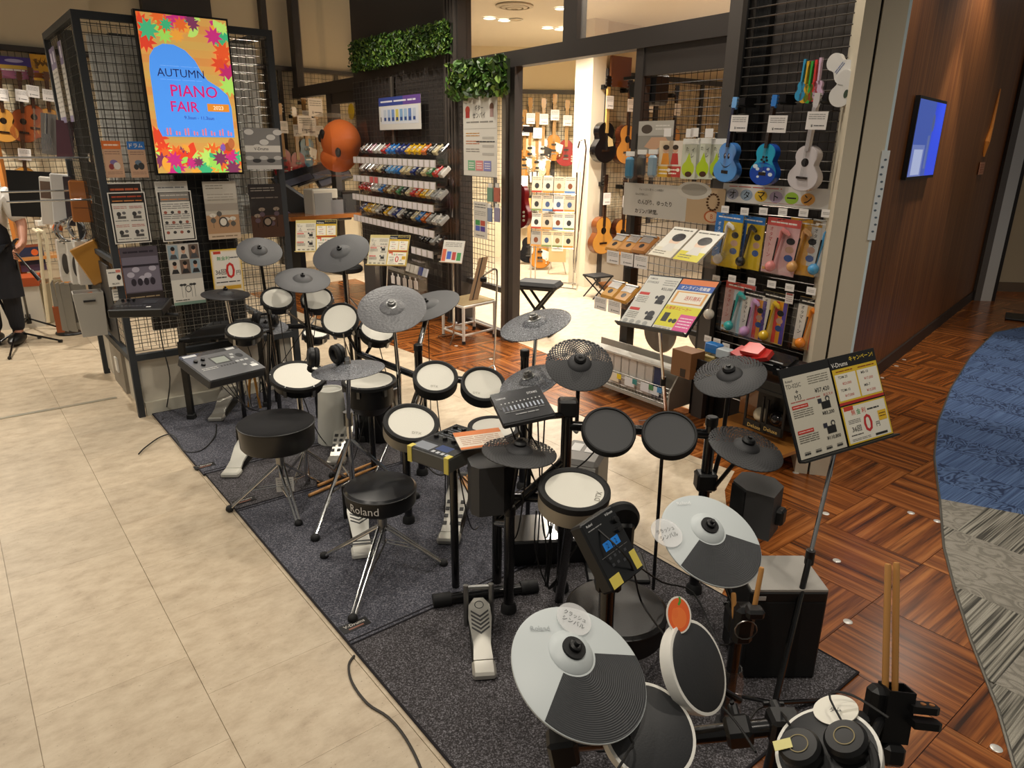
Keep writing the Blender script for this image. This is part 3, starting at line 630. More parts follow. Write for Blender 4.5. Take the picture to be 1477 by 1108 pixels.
upost('drum_poster', 'pale poster of a drum kit before misty mountains', (291,262), (348,343), lambda a: (drums_photo(a,'#b9b2a4','#b08a66',('#d8d2c4','#4a443e','#5a5650'),4), a.r(0,.7,1,1,'#c4beb2'), a.l(.08,.86,.6,.95,2,'#8a8478'), a.r(0,.5,1,.62,'#a39a8e'), a.l(.1,.66,.9,.8,3,'#a39c90'), a.r(0,0,1,.1,'#cbb49a'), a.l(.1,.02,.9,.08,1,'#8a745c')), off=.02)
upost('drum_poster', 'dark brown poster of a drum kit on the display unit', (357,266), (411,341), lambda a: (drums_photo(a,'#2c2624','#4a3226',('#8a7a6a','#1c1816','#5a4a52'),5,6), a.l(.06,.86,.8,.95,2,'#8f867c'), a.l(.06,.72,.9,.78,1,'#6f655c')), base='#2c2624', mat=GLOSSP, off=.02)
upost('drum_poster', 'violet grey poster of drum kits with a dark foot', (171,358), (237,431), lambda a: (a.r(0,0,1,1,'#544c56'), a.l(.08,.86,.9,.96,1,'#2c2530'), a.r(.02,.18,.98,.82,'#76707e'), [a.e(.2+.15*i,.5+.1*math.sin(i*2),.1,.05,'#b7b2c0') for i in range(5)], [a.e(.25+.17*i,.36,.07,.07,'#2b2530') for i in range(4)], a.r(.02,.64,.98,.68,'#2c2630'), a.r(0,0,1,.16,'#2c2421'), a.l(.1,.05,.9,.11,1,'#a08a6a')), base='#544c56')
def art_people(a):
    a.r(0,.42,1,1,'#b3afa9')
    for i in range(3):
        for j in range(2):
            x, y = .18+.32*i, .88-.24*j; a.r(x-.15,y-.13,x+.15,y+.10,('#8fa3ad','#c9c2b8','#6b5a50')[(i+j)%3]); a.e(x,y+.01,.06,.055,'#c79a80'); a.e(x,y+.045,.065,.035,'#1d1816'); a.g([(x-.12,y-.12),(x+.12,y-.12),(x+.07,y-.05),(x-.07,y-.05)],'#2b2a2c' if j else '#4a4c50')
    a.r(.02,.05,.98,.42,'#dcd8ce'); a.e(.5,.26,.09,.06,'#2c2c2c'); a.e(.5,.26,.07,.045,'#dcd8ce')
    for x in (.3,.4,.6,.7): a.e(x,.33,.06,.02,'#3a3a3a'); a.r(x-.005,.12,x+.005,.33,'#2c2c2c')
    a.r(0,0,1,.05,'#7f9a8c'); a.l(.06,.06,.5,.1,1,'#4a4a48')
upost('drum_poster', 'white poster with six portraits and an outlined drum kit', (239,353), (297,436), art_people, off=.025)
def art_zero(a):
    a.r(.03,.03,.97,.97,'#e8d8b8'); a.r(.08,.20,.92,.94,'#e9e4da'); a.r(.10,.90,.34,.96,'#c8402c'); a.t('無金利', .4, .80, .09, '#4a9a5c', .5); a.l(.62,.77,.9,.84,1,'#555'); a.t('0', .60, .52, .36, '#c8302c', .3); a.t('36回', .28, .50, .12, '#2a2a2a', .35); a.l(.12,.34,.45,.42,1,'#444'); a.t('円', .86, .46, .1, '#333', .14); a.r(.3,.1,.9,.18,'#cfa02c'); a.l(.1,.24,.9,.30,1,'#333')
upost('interest_free_board', 'yellow zero interest poster hung beside the drum kits on the wire unit', (302,361), (353,421), art_zero, base='#d8b43a', off=.03)
upost('drum_catalogue', 'glossy catalogue with black and white drums on the display unit corner', (350,184), (407,244), lambda a: (a.r(0,0,1,1,'#8c8a88'), [a.e(.15+.2*i,.9-.12*((i*3)%4),.13,.07,'#dcdad6') for i in range(5)], a.r(0,.42,1,.58,'#e2ded6'), a.t('V-Drums',.45,.50,.07,'#2a2a2a',.6), [a.e(.1+.2*i,.28-.07*(i%2),.12,.05,'#3f3e3e' if i%2 else '#c4c2be') for i in range(5)], a.r(0,0,1,.1,'#c9c6c2')), 'catalogue', mat=GLOSSP, off=.05)
upost('price_card', 'small white price card on the lower left of the display unit', (153,389), (178,412), lambda a: (a.l(.1,.7,.6,.9,1,'#777'), a.r(.62,.78,.95,.94,'#cf7a6a'), a.e(.78,.5,.16,.16,'#22242a'), a.t('¥6,600',.5,.15,.12,'#333',.5)), 'price card', off=.05)
upost('price_card', 'small white slip under the price card on the display unit', (161,418), (182,432), lambda a: a.l(.1,.2,.9,.9,3,'#888'), 'price card', off=.01)
# three long product cards on the side grid
for i, (tl, br) in enumerate((((76,88),(97,157)),((86,74),(106,151)),((103,66),(123,147)))):
    s0, z0 = UQ.sz(*tl); s1, z1 = UQ.sz(*br); hh = .34; s0 = (1.02,.86,.52)[i]
    Mf = UQ.frame(s0, 2.06, .012+.006*i)
    sheet('product_card', ('long purple topped product card hung farthest back on the unit side','long purple topped product card hung between two others on the unit side','long purple topped product card hung nearest the unit corner post')[i], 'product card', Mf, .12, .46, lambda a: (a.r(0,.72,1,1,'#7a6f98'), a.r(.3,.8,.7,.94,'#d8d4e4'), a.l(.1,.12,.9,.7,9,'#a39f98'), a.r(0,0,1,.08,'#8d84a8')), '#cfcac2')
# ============================================================ goods and things left of the display unit
def guitar_outline(w_, h_, kind='acoustic', n=40):
    """body outline, y up, centred at the waist"""
    out = []
    for i in range(n):
        t = 2*math.pi*i/n; y = math.cos(t)
        lower = .5*w_; upper = .36*w_; waist = .30*w_ if kind != 'electric' else .34*w_
        yy = y*h_/2; f = (1-y)/2
        # blend of two bouts
        wl = lower*math.sqrt(max(0,1-((yy+h_*.20)/(h_*.30))**2)) if abs(yy+h_*.20) < h_*.30 else 0
        wu = upper*math.sqrt(max(0,1-((yy-h_*.27)/(h_*.23))**2)) if abs(yy-h_*.27) < h_*.23 else 0
        wa = waist*max(0,1-((yy-h_*.07)/(h_*.22))**2)
        x = max(wl, wu, wa)
        out.append(((x if math.sin(t) >= 0 else -x), yy))
    return out
def cutaway(out, h_):   # double cutaway for electric bodies
    r = []
    for x, y in out:
        if y > h_*.30: y = h_*.30+(y-h_*.30)*.2
        r.append((x, y))
    return r
def guitar_template(name, L, top, side, neckc, headc, kind='acoustic', guard=None, hole=True, bw=None):
    """hanging guitar: local z out of the wall, y up, origin at the nut (where it hangs)"""
    t = thing(name, 'hanging guitar', 'guitar', M4=I4); bh = L*(.48 if kind != 'electric' else .40); bw = bw or bh*.78; th = .095*L if kind != 'electric' else .045*L
    cy = -(L*.86-bh/2) if kind != 'electric' else -(L*.84-bh/2)
    out = [(x, y+cy) for x, y in guitar_outline(bw, bh, kind)]
    if kind == 'electric': out = [(x*(1.0 if y < cy+.2*bh else .92), y) for x, y in out]
    MB(side).prism(out, -th/2, th/2-.002).build('body', LACQ, t)
    tp = MB(top).prism([(x*.97, cy+(y-cy)*.97) for x, y in out], th/2-.002, th/2+.001).build('soundboard', LACQ, t)
    if hole and kind != 'electric':
        MB('#1a120c').lathe([(0,th/2+.0015),(.045*L,th/2+.0015)], 20, Matrix.Translation((0,cy+bh*.13,0))).build('sound_hole', LACQ, tp)
        MB('#2a1a10').box((0,cy-bh*.20,th/2+.006),(bw*.34,.024*L,.01)).build('bridge', LACQ, tp)
        if guard: MB(guard).prism([(.03*L,cy+bh*.16),(.11*L,cy+bh*.08),(.13*L,cy-bh*.08),(.04*L,cy-bh*.10),(.03*L,cy+bh*.02)], th/2+.001, th/2+.003).build('pickguard', LACQ, tp)
    if kind == 'electric':
        for k in (0, .10): MB('#2a2a2a').box((0,cy+bh*(.12-k*2.2),th/2+.004),(.075*L,.03*L,.012)).build('pickup', LACQ, tp)
        MB('#c8c4ba').box((0,cy-bh*.22,th/2+.005),(.08*L,.018*L,.012)).build('bridge', STEEL, tp)
        if guard: MB(guard).prism([(.02*L,cy+bh*.22),(.15*L,cy+bh*.10),(.12*L,cy-bh*.22),(.03*L,cy-bh*.12)], th/2+.001, th/2+.003).build('pickguard', LACQ, tp)
        for k in range(3): MB('#d8d0b8').lathe([(0,0),(.012*L,0),(.01*L,.012),(0,.013)], 10, Matrix.Translation((bw*.30,cy-bh*(.12+.09*k),th/2))).build('knob', LACQ, tp)
    nk = MB(neckc); nt = cy+bh*.5; nk.box((0,(nt-.12*L*0)/2+.0,th/2-.004),(.05*L,abs(nt)+.12*L*.3,.018)); nk.build('neck', LACQ, t)
    fe = bh*(.12 if L < .7 else .27); MB(neckc).box((0,(nt-fe)/2,th/2+.008),(.045*L,abs(nt)+fe,.005)).build('fingerboard', LACQ, t)
    hd = MB(headc).prism([(-.028*L,0),(.028*L,0),(.036*L,.06*L),(.032*L,.14*L),(-.032*L,.14*L),(-.036*L,.06*L)], th/2-.012, th/2+.004).build('headstock', LACQ, t)
    pg = MB('#cfcac0')
    for sx in (-1,1):
        for k in range(3): pg.cyl((sx*.034*L,(.035+.04*k)*L,th/2-.004),(sx*.052*L,(.035+.04*k)*L,th/2-.004), .007*L, n=6)
    pg.build('tuning_pegs', STEEL, hd, kind='stuff')
    st = MB('#d8d4c8')
    for k in range(4 if L < .7 else 6): x = (-.5+k/((4 if L < .7 else 6)-1))*.03*L; st.cyl((x,.0,th/2+.013),(x,cy-bh*.2,th/2+.013), .0006, n=3, caps=False)
    st.build('strings', STEEL, t, kind='stuff')
    return t
def hide_template(t):
    for ch in list(t.children):
        for g in list(ch.children): bpy.data.objects.remove(g)
        bpy.data.objects.remove(ch)
    bpy.data.objects.remove(t)
def hanger(M4, group, label):
    o = MB().box((0,.02,-.06),(.05,.05,.10)).cyl((-.03,.0,-.01),(-.03,.0,.05),.006,n=6).cyl((.03,0,-.01),(.03,0,.05),.006,n=6).box((0,0,-.01),(.07,.012,.012)).build('wall_hanger', BLK, M4=M4); tag(o, label, 'hanger', group)
def price_slip(M4, group, label, w_=.09, h_=.08):
    sheet('price_tag', label, 'price tag', M4, w_, h_, lambda a: (a.l(.1,.55,.9,.9,3,'#9a9894'), a.t('¥',.3,.22,.18,'#555',.1), a.l(.4,.15,.9,.3,1,'#555')), '#efeae6', group=group, th=.0015)
TEMPL = []
def Tm(*a, **k): t = guitar_template(*a, **k); TEMPL.append(t); return t
UKE_N = Tm('ukulele', .66, '#c08a3e', '#8a5a24', '#4a2c18', '#5a3218'); UKE_R = Tm('ukulele', .66, '#8a4420', '#5c2a12', '#3a2014', '#4a2614')
# ukuleles on the wall grid behind
LZ = LP.sz(0,68)[1]
wires(LP.frame(0,0,.03), -4.0, .85, .5, LZ, .06, .0024).build('wire_grid', WIREM, struct(MB().box((-1.6,LZ,.03),(4.9,.05,.04), LP.frame(0,0,0)).build('trim_70', FRAME, smooth=False)), kind='stuff')
def lpos(u, v, off): a_, z_ = LP.sz(u, v, off); return LP.frame(a_, z_, off)
for u, v, tt, lb in ((-2,116,UKE_N,'golden ukulele hung beside the purple poster'),(27,118,UKE_R,'reddish brown ukulele hung under the purple poster'),(43,112,UKE_R,'dark red ukulele partly behind a brown one'),(66,118,UKE_N,'ukulele with black headstock hung under the yellow poster'),(31,203,UKE_N,'pale ukulele hung in the lower row behind its price slip')):
    Mf = lpos(u, v, .10) @ Matrix.Rotation(math.radians(-6),4,'Z'); dup(tt, Mf, lb, 'ukuleles on the grid wall'); 
    price_slip(Mf @ Matrix.Translation((.0,-.13,.06)), 'slips on the ukulele wall', 'white price slip hung on a ukulele neck on the grid wall', .11, .11)
sheet('wall_poster', 'purple and gold poster above the ukuleles', 'poster', lpos(22,98,.06), .40, .20, lambda a: (a.r(0,.55,1,1,'#4a3a8a'), a.r(0,.45,.75,.62,'#d8b24a'), a.r(0,0,1,.45,'#a0607a'), a.e(.5,.82,.2,.08,'#b8b0d8'), a.l(.2,.3,.7,.5,1,'#e8e0d0')), '#7a4a7a')
sheet('wall_poster', 'yellow poster with palm silhouettes beside the purple poster', 'poster', lpos(62,98,.06), .20, .24, lambda a: (a.r(0,0,1,1,'#d8a030'), [a.g([(.3+.2*i,.55),(.1+.2*i,.8),(.35+.2*i,.7),(.5+.2*i,.92),(.42+.2*i,.66)],'#6b4a14') for i in range(3)], a.r(0,.1,1,.3,'#8a4a18'), a.r(0,.0,1,.1,'#e8b848')), '#d8a030')
o = MB('#c9803c').box((0,0,1.2),(.04,.05,2.4), Matrix.Translation(LP.at(LP.sz(14,300,.35)[0],0,.35))).build('wood_post', LACQ, smooth=False); tag(o, 'thin orange wooden upright beside the ukulele wall', 'post')
# goods hung on the side of the unit: D(u, v, d) a point at depth d
def hung(u, v, Y, rz=0., rx=0., ry=0.):
    return Matrix.Translation(PY(u,v,Y)) @ Matrix.Rotation(math.radians(rz),4,'Z') @ Matrix.Rotation(math.radians(rx),4,'X') @ Matrix.Rotation(math.radians(ry),4,'Y')
def carton(name, label, cat, Mf, d, col, parts=None, mat=None, group=None):
    t = thing(name, label, cat, M4=Mf, group=group); m = MB(col).bbox((0,0,0), d, min(d)*.05); m.build('carton', mat or GLOSSP, t, smooth=False)
    if parts: parts(t, d)
    return t
def front_label(c, w_, h_, x=0, z=0):
    def f(t, d): MB(c).box((x,-d[1]/2-.001,z),(w_,.002,h_)).build('label', PRINT, t, smooth=False)
    return f
# clear case with cutlery-like brushes
t = thing('acrylic_case', 'clear acrylic case with metal brushes hung on the unit side', 'display case', M4=hung(81,195,5.0,30,0,8))
cs_ = MB()
for c, d in (((0,.06,0),(.24,.004,.30)),((0,-.06,0),(.24,.004,.30)),((-.12,0,0),(.004,.12,.30)),((.12,0,0),(.004,.12,.30)),((0,0,-.15),(.24,.12,.004))): cs_.box(c, d)
cs_.build('case', ACRYL, t, smooth=False); MB('#5a2434').box((.05,.02,-.02),(.10,.02,.24)).build('insert', PRINT, t, smooth=False); MB('#8f8a84').box((-.04,.03,0),(.09,.02,.26)).build('insert', PRINT, t, smooth=False)
fk = MB()
for k in range(7): fk.cyl((-.09+.012*k,-.02,-.10),(-.075+.007*k,-.02,.0),.002,n=5)
fk.cyl((-.055,-.02,.0),(-.05,-.02,.13),.008,n=8); fk.build('brush', CHR, t)
for k in range(3):
    o = MB().cyl((0,0,0),(.46,0,0),.006,n=8).box((0,0,0),(.02,.05,.05)).build('hook_arm', CHR, M4=Matrix.Translation(UQ.at((.25,.45,.8)[k],(1.62,1.36,1.4)[k],0)) @ Matrix.Rotation(math.radians(218.5),4,'Z')); tag(o, ('chrome hook arm above the white cartons','chrome hook arm holding the clear case','chrome hook arm beside the black panel')[k], 'hook arm')
carton('product_box', 'tall white and brown box hung under the chrome arm', 'box', hung(75,290,5.36,30,0,6), (.14,.10,.34), '#ddd8ce', front_label('#6b5648',.13,.12,0,.08))
carton('product_box', 'plain white box hung beside the brown cajon', 'box', hung(90,288,5.3,30,0,5), (.13,.10,.36), '#e4e2de')
carton('product_box', 'narrow black box between the white box and the brown cajon', 'box', hung(100,290,5.2,30,0,4), (.05,.12,.34), '#3a3236')
carton('cajon', 'small brown wooden cajon with a white sticker on the unit side', 'cajon', hung(127,290,4.95,28,0,3), (.20,.16,.27), '#a5642c', lambda t, d: (MB('#e8e0d4').box((.05,-d[1]/2-.001,-.09),(.06,.002,.03)).build('sticker', PRINT, t, smooth=False), MB('#7c4820').box((0,-d[1]/2-.001,-.04),(.17,.002,.004)).build('slot', PRINT, t, smooth=False)), LACQ)
o = MB('#0c0c0c').box((0,0,0),(.30,.02,.36)).build('black_panel', BLK, M4=hung(45,280,5.9,30,0,4), smooth=False); tag(o, 'flat black panel hung behind the white boxes', 'panel')
for k, (u, v, Y, r_) in enumerate(((104,333,5.1,.085),(118,330,5.0,.09),(93,336,5.2,.08))):
    t = thing('tambourine', ('chrome tambourine hung in front of two others','chrome tambourine hung over the white board','chrome tambourine hung beside the orange knob')[k], 'tambourine', M4=hung(u,v,Y,40,70,20*k), group='tambourines on the unit side')
    MB().tube([(r_*math.cos(i*math.pi/10), r_*math.sin(i*math.pi/10), 0) for i in range(20)], .009, 6, closed=True).build('frame', CHR, t)
    for i in range(6): MB().lathe([(0,-.004),(.022,-.002),(.022,.002),(0,.004)], 10, Matrix.Translation((r_*math.cos(i*math.pi/3), r_*math.sin(i*math.pi/3), 0)) @ Matrix.Rotation(math.pi/2,4,'X')).build('jingle', STEEL, t)
for k, (u, v, Y) in enumerate(((97,375,5.25),(112,378,5.1),(130,378,5.0))):
    t = thing('percussion_box', ('white board box with a narrow oval opening, farthest back','white board box with an oval mesh opening','white cajon box with a round sound hole')[k], 'percussion box', M4=hung(u,v,Y,38,0,2))
    MB('#ddd9d0').box((0,0,0),(.17 if k == 2 else .11,.12,.30)).build('body', GLOSSP, t, smooth=False)
    MB('#4a4642').lathe([(0,0),(1,0),(1,.003),(0,.004)], 20, Matrix.Translation((-.02,-.061,-.02)) @ Matrix.Rotation(math.pi/2,4,'X') @ Matrix.Diagonal((.022,.075 if k < 2 else .03,1,1))).build('sound_hole', PRINT, t)
carton('cajon', 'ochre wooden cajon tilted on the lower hook of the unit', 'cajon', hung(138,377,4.85,20,0,-24), (.17,.15,.27), '#b98436', None, LACQ)
o = MB('#d8692a').lathe([(0,0),(.03,.005),(.035,.03),(.02,.055),(0,.06)],14).build('shaker', LACQ, M4=hung(84,334,5.25)); tag(o, 'orange shaker hung among the percussion', 'shaker')
t = thing('foil_bag', 'shiny silver bag hung over the floor beside a grey bin', 'bag', M4=hung(103,440,5.3,30)); rnd = random.Random(2); fb_ = MB('#b5b2ac')
for k in range(7): fb_.prism([(-.12+.03*k,-.2+rnd.uniform(0,.02)),(-.08+.03*k,-.2),(-.09+.035*k,.17+rnd.uniform(-.03,.03)),(-.11+.03*k,.17)], -.03+rnd.uniform(-.02,.02), .03+rnd.uniform(-.02,.03), Matrix.Rotation(math.pi/2,4,'X'))
fb_.build('bag_folds', STEEL, t, smooth=False); MB('#a8582c').box((-.10,.0,-.1),(.05,.05,.2)).build('brown_strip', PRINT, t, smooth=False); MB('#3a3734').box((.02,-.035,-.05),(.06,.02,.16)).build('window', GLOSSP, t, smooth=False)
def bin_(name, label, Mf, w0, w1, d0, d1, h_, mat):
    t = thing(name, label, 'bin', M4=Mf); m = MB(); q = [[(-a/2,-b/2),(a/2,-b/2),(a/2,b/2),(-a/2,b/2)] for a, b in ((w0,d0),(w1,d1),(w1-.012,d1-.012),(w0-.012,d0-.012))]
    vs_ = [(x,y,z) for r_, z in zip(q, (0,h_,h_,.01)) for x, y in r_]; fs_ = [(3,2,1,0)]+[(k*4+i,k*4+(i+1)%4,(k+1)*4+(i+1)%4,(k+1)*4+i) for k in range(3) for i in range(4)]+[(12,13,14,15)]
    m.add(vs_, fs_); m.build('body', mat, t, smooth=False); MB().box((0,-d1/2-.004,h_*.82),(w1*.4,.006,.012)).build('grip', DGREY, t, smooth=False); return t
bin_('stick_bin', 'light grey plastic bin fixed at the front of the unit', Matrix.Translation(PY(137,482,4.75)) @ Matrix.Rotation(math.radians(34),4,'Z'), .15,.18,.12,.14,.30, M('#b9b6ae',.5))
b_ = MB('#a85a30'); b_.box((0,0,.0),(.03,.10,.02)); o = b_.build('wood_block', LACQ, M4=Matrix.Translation(PY(128,426,4.75)) @ Matrix.Rotation(.5,4,'Y')); tag(o, 'small reddish wood block lying in the grey bin', 'wood block')
bin_('waste_bin', 'beige plastic waste bin on the floor behind the microphone stand', Matrix.Translation(PZ(66,463)), .24,.30,.22,.28,.40, M('#9a8f74',.5))
MBt = thing('goods_carton', 'white carton standing on the floor behind the person', 'box', M4=Matrix.Translation(PZ(25,470)) @ Matrix.Rotation(.5,4,'Z')); MB('#d3ccbe').box((0,0,.2),(.5,.3,.4)).build('carton', PRINT, MBt, smooth=False); MB('#b04f24').box((0,0,.44),(.52,.32,.08)).build('lid', PRINT, MBt, smooth=False)
sheet('record_sleeve', 'dark blue sleeve with an orange disc on the far shelf', 'sleeve', lpos(46,372,.5), .22, .26, lambda a: (a.r(0,0,1,.25,'#5a4a6a'), a.e(.65,.7,.14,.12,'#d8642a'), a.r(0,.9,1,1,'#8a4a2c')), '#1f2a4a')
wt = thing('shelf_rack', 'low orange wooden shelf beneath the ukulele wall', 'shelf', M4=Matrix.Translation(LP.at(LP.sz(50,400,.4)[0],0,.4)) @ Matrix.Rotation(LP.a,4,'Z'))
for z_ in (.35,.62): MB('#c98844').box((0,0,z_),(1.6,.3,.03)).build('board', LACQ, wt, smooth=False)
for x_ in (-.78,.78): MB('#9a5a28').box((x_,0,.32),(.03,.3,.64)).build('side', LACQ, wt, smooth=False)
for k, (u, v) in enumerate(((58,322),(67,318),(75,325))):
    o = MB('#d8d4c8').bbox((0,0,0),(.07,.06,.10),.008).build('packet', GLOSSP, M4=lpos(u,v,.45), smooth=False); tag(o, ('green and white packet on the wall hook','small white packet beside the green one','small pale packet beside the orange shaker')[k], 'packet')
# arch-shaped cream tube stand
q = PZ(75,470); t = thing('tube_stand', 'cream bent tube stand beside the waste bin', 'stand', q)
for k in range(2): MB().tube([PY(70+k*12,465,5.9)*1, PY(62+k*11,400,5.9), PY(57+k*10,345,5.9), PY(55+k*8,335,5.9), PY(48+k*6,331,5.95)], .014, 8).build('tube', M('#e0d3b4',.35), t)
# ---- person holding a microphone stand
def skin_fig(name, verts, edges, mat, parent, levels=2, root=0):
    me = bpy.data.meshes.new(name); me.from_pydata([v[0] for v in verts], edges, []); o = link(name, me, parent)
    sk = o.modifiers.new('skin', 'SKIN'); me.skin_vertices.new() if not me.skin_vertices else None
    for i, v in enumerate(verts):
        r_ = v[1]; me.skin_vertices[0].data[i].radius = r_ if isinstance(r_, tuple) else (r_, r_)
    me.skin_vertices[0].data[root].use_root = True
    s_ = o.modifiers.new('smooth', 'SUBSURF'); s_.levels = s_.render_levels = levels; me.materials.append(mat); return o
pb = PZ(14,494); PR = thing('person', 'person in white shirt and dark navy apron holding a microphone stand', 'person', M4=Matrix.Translation(pb) @ Matrix.Rotation(math.radians(18),4,'Z'))
SK = M('#a8745a',.55,name='skin'); SHIRT = M('#d9d4cc',.8,name='white_shirt'); NAVY = M('#14161f',.8,name='navy_cloth')
hgt = 1.58
J = {'pel':((0,0,.86),(.13,.10)),'wai':((0,0,1.0),(.12,.09)),'che':((.03,0,1.2),(.15,.10)),'nec':((.04,-.01,1.36),.05),'hed':((.04,-.03,1.47),(.075,.085)),'top':((.04,-.03,1.56),(.06,.07)),
 'rs':((.20,0,1.28),.060),'re':((.29,-.02,1.05),.045),'rw':((.31,-.15,.90),.03),'rh':((.29,-.21,.85),.036),'ls':((-.17,0,1.28),.055),'le':((-.22,.02,1.03),.042),'lw':((-.2,-.10,.82),.03),'lh':((-.2,-.14,.76),.034),
 'rhip':((.085,0,.80),.085),'rk':((.09,-.01,.45),.058),'ra':((.09,.0,.09),.04),'rt':((.09,-.14,.04),.035),'lhip':((-.085,0,.80),.085),'lk':((-.09,.0,.45),.058),'la':((-.09,.02,.09),.04),'lt':((-.09,-.12,.04),.035)}
names = list(J); E_ = [('pel','wai'),('wai','che'),('che','nec'),('nec','hed'),('hed','top'),('che','rs'),('rs','re'),('re','rw'),('rw','rh'),('che','ls'),('ls','le'),('le','lw'),('lw','lh'),('pel','rhip'),('rhip','rk'),('rk','ra'),('ra','rt'),('pel','lhip'),('lhip','lk'),('lk','la'),('la','lt')]
fing = [(.0,.0),( .018,.004),(.034,.0),(.048,-.006)]
for k, (dx, dz) in enumerate(fing):
    for i, (py, pz) in enumerate(((-.255,.845-.018*k),(-.285,.835-.018*k),(-.27,.825-.018*k))): J['f%d%d' % (k,i)] = ((.262+(.0,.0,.03)[i],py,pz),.0085)
    E_ += [('rh','f%d0' % k),('f%d0' % k,'f%d1' % k),('f%d1' % k,'f%d2' % k)]
J['th0'] = ((.30,-.24,.865),.009); J['th1'] = ((.305,-.275,.87),.0085); E_ += [('rh','th0'),('th0','th1')]
names = list(J); ix = {n: i for i, n in enumerate(names)}
skin_fig('body', [J[n] for n in names], [(ix[a], ix[b]) for a, b in E_], SK, PR)
def cloth(name, keys, edges, grow, mat):
    vs_ = []
    for n in keys:
        p, r_ = J[n]; r_ = r_ if isinstance(r_, tuple) else (r_, r_); vs_.append((p, (r_[0]+grow, r_[1]+grow)))
    ii = {n: i for i, n in enumerate(keys)}; skin_fig(name, vs_, [(ii[a], ii[b]) for a, b in edges], mat, PR)
cloth('shirt', ['wai','che','rs','re','ls','le','pel'], [('pel','wai'),('wai','che'),('che','rs'),('rs','re'),('che','ls'),('ls','le')], .028, SHIRT)
cloth('trousers', ['pel','rhip','rk','ra','lhip','lk','la'], [('pel','rhip'),('rhip','rk'),('rk','ra'),('pel','lhip'),('lhip','lk'),('lk','la')], .02, NAVY)
apr = MB(); lv = ((.42,.20,.17,75),(.62,.19,.155,75),(.86,.175,.14,75),(1.0,.165,.13,70),(1.06,.175,.135,45),(1.27,.185,.14,38)); N_ = 12; vs_ = []
for off_ in (0,.008):
    for z_, rx_, ry_, an_ in lv:
        for i in range(N_+1): a_ = math.radians(-an_+2*an_*i/N_); vs_.append((.02*min(1,z_)+(rx_+off_)*math.sin(a_), -(ry_+off_)*math.cos(a_), z_))
K_ = len(lv)*(N_+1); apr.add(vs_, [f for k in range(len(lv)-1) for i in range(N_) for f in ((k*(N_+1)+i, k*(N_+1)+i+1, (k+1)*(N_+1)+i+1, (k+1)*(N_+1)+i), (K_+k*(N_+1)+i, K_+(k+1)*(N_+1)+i, K_+(k+1)*(N_+1)+i+1, K_+k*(N_+1)+i+1))]); apr.build('apron', NAVY, PR)
MB().ell((.04,.022,1.535),(.088,.090,.082)).build('hair', M('#1a1310',.6), PR); MB().ell((.09,-.07,.05),(.06,.17,.052)).ell((-.09,-.05,.05),(.06,.17,.052)).build('shoes', M('#0d0d0d',.4), PR)
MB().tube([(.27+.034*math.cos(i*.63),-.155+.02*math.sin(i*.63),.89+.034*math.sin(i*.63)) for i in range(10)], .009, 6, closed=True).build('watch', BLK, PR)
fc_ = MB()
for sx in (-1,1): fc_.ell((.04+sx*.03,-.108,1.485),(.012,.008,.006))
fc_.build('eyes', M('#141010',.3), PR); MB('#96604a').ell((.04,-.118,1.46),(.012,.018,.018)).build('nose', SK, PR); MB().box((.04,-.108,1.425),(.04,.006,.006)).build('mouth', M('#7a3f36',.5), PR); MB('#96604a').ell((-.042,-.02,1.475),(.012,.02,.03)).ell((.122,-.02,1.475),(.012,.02,.03)).build('ears', SK, PR)
def mic_stand(base_, top, label, boom=None, foot=None):
    t = thing('microphone_stand', label, 'microphone stand', base_); MB().cyl(base_+Vector((0,0,.08)), top, .011, n=10).build('pole', PIPE, t); MB().cyl(base_+Vector((0,0,.05)), base_+Vector((0,0,.14)), .022, n=12).build('hub', BLK, t)
    for p in foot or []:
        p = Vector(p); lg = MB().cyl(base_+Vector((0,0,.10)), p+Vector((0,0,.014)), .009, n=8).build('leg', PIPE, t); MB().cyl(p+Vector((0,0,.014))-(p-base_).normalized()*.03, p+Vector((0,0,.014)), .014, n=8).build('rubber_foot', BLK, lg)
    if boom: MB().cyl(boom[0], boom[1], .008, n=8).cyl(Vector(boom[1])-(Vector(boom[1])-Vector(boom[0])).normalized()*.10, boom[1], .016, n=10).build('boom', PIPE, t)
    return t
mb_ = PZ(44,474); hand = PR.matrix_world @ Vector((.28,-.26,.84)) if False else Matrix.Translation(pb) @ Matrix.Rotation(math.radians(18),4,'Z') @ Vector((.275,-.275,.83))
mic_stand(mb_, hand+Vector((-.003,0,.06)), 'black microphone stand held by the person in white', (hand, PY(57,404,5.9)), [PZ(88,475), PZ(20,484), PZ(-20,470)])
m2 = PZ(26,494); mic_stand(m2, m2+Vector((-.25,.05,.9)), 'black microphone stand with spread legs on the beige floor', None, [PZ(90,494), PZ(14,519), PZ(-6,500), PZ(60,488)])
o = MB().lathe([(0,0),(.13,0),(.135,.01),(.125,.022),(.03,.035),(0,.036)],32).build('stand_weight', BLK, M4=Matrix.Translation(PZ(104,480))); tag(o, 'black round weighted stand base on the beige floor', 'stand base')
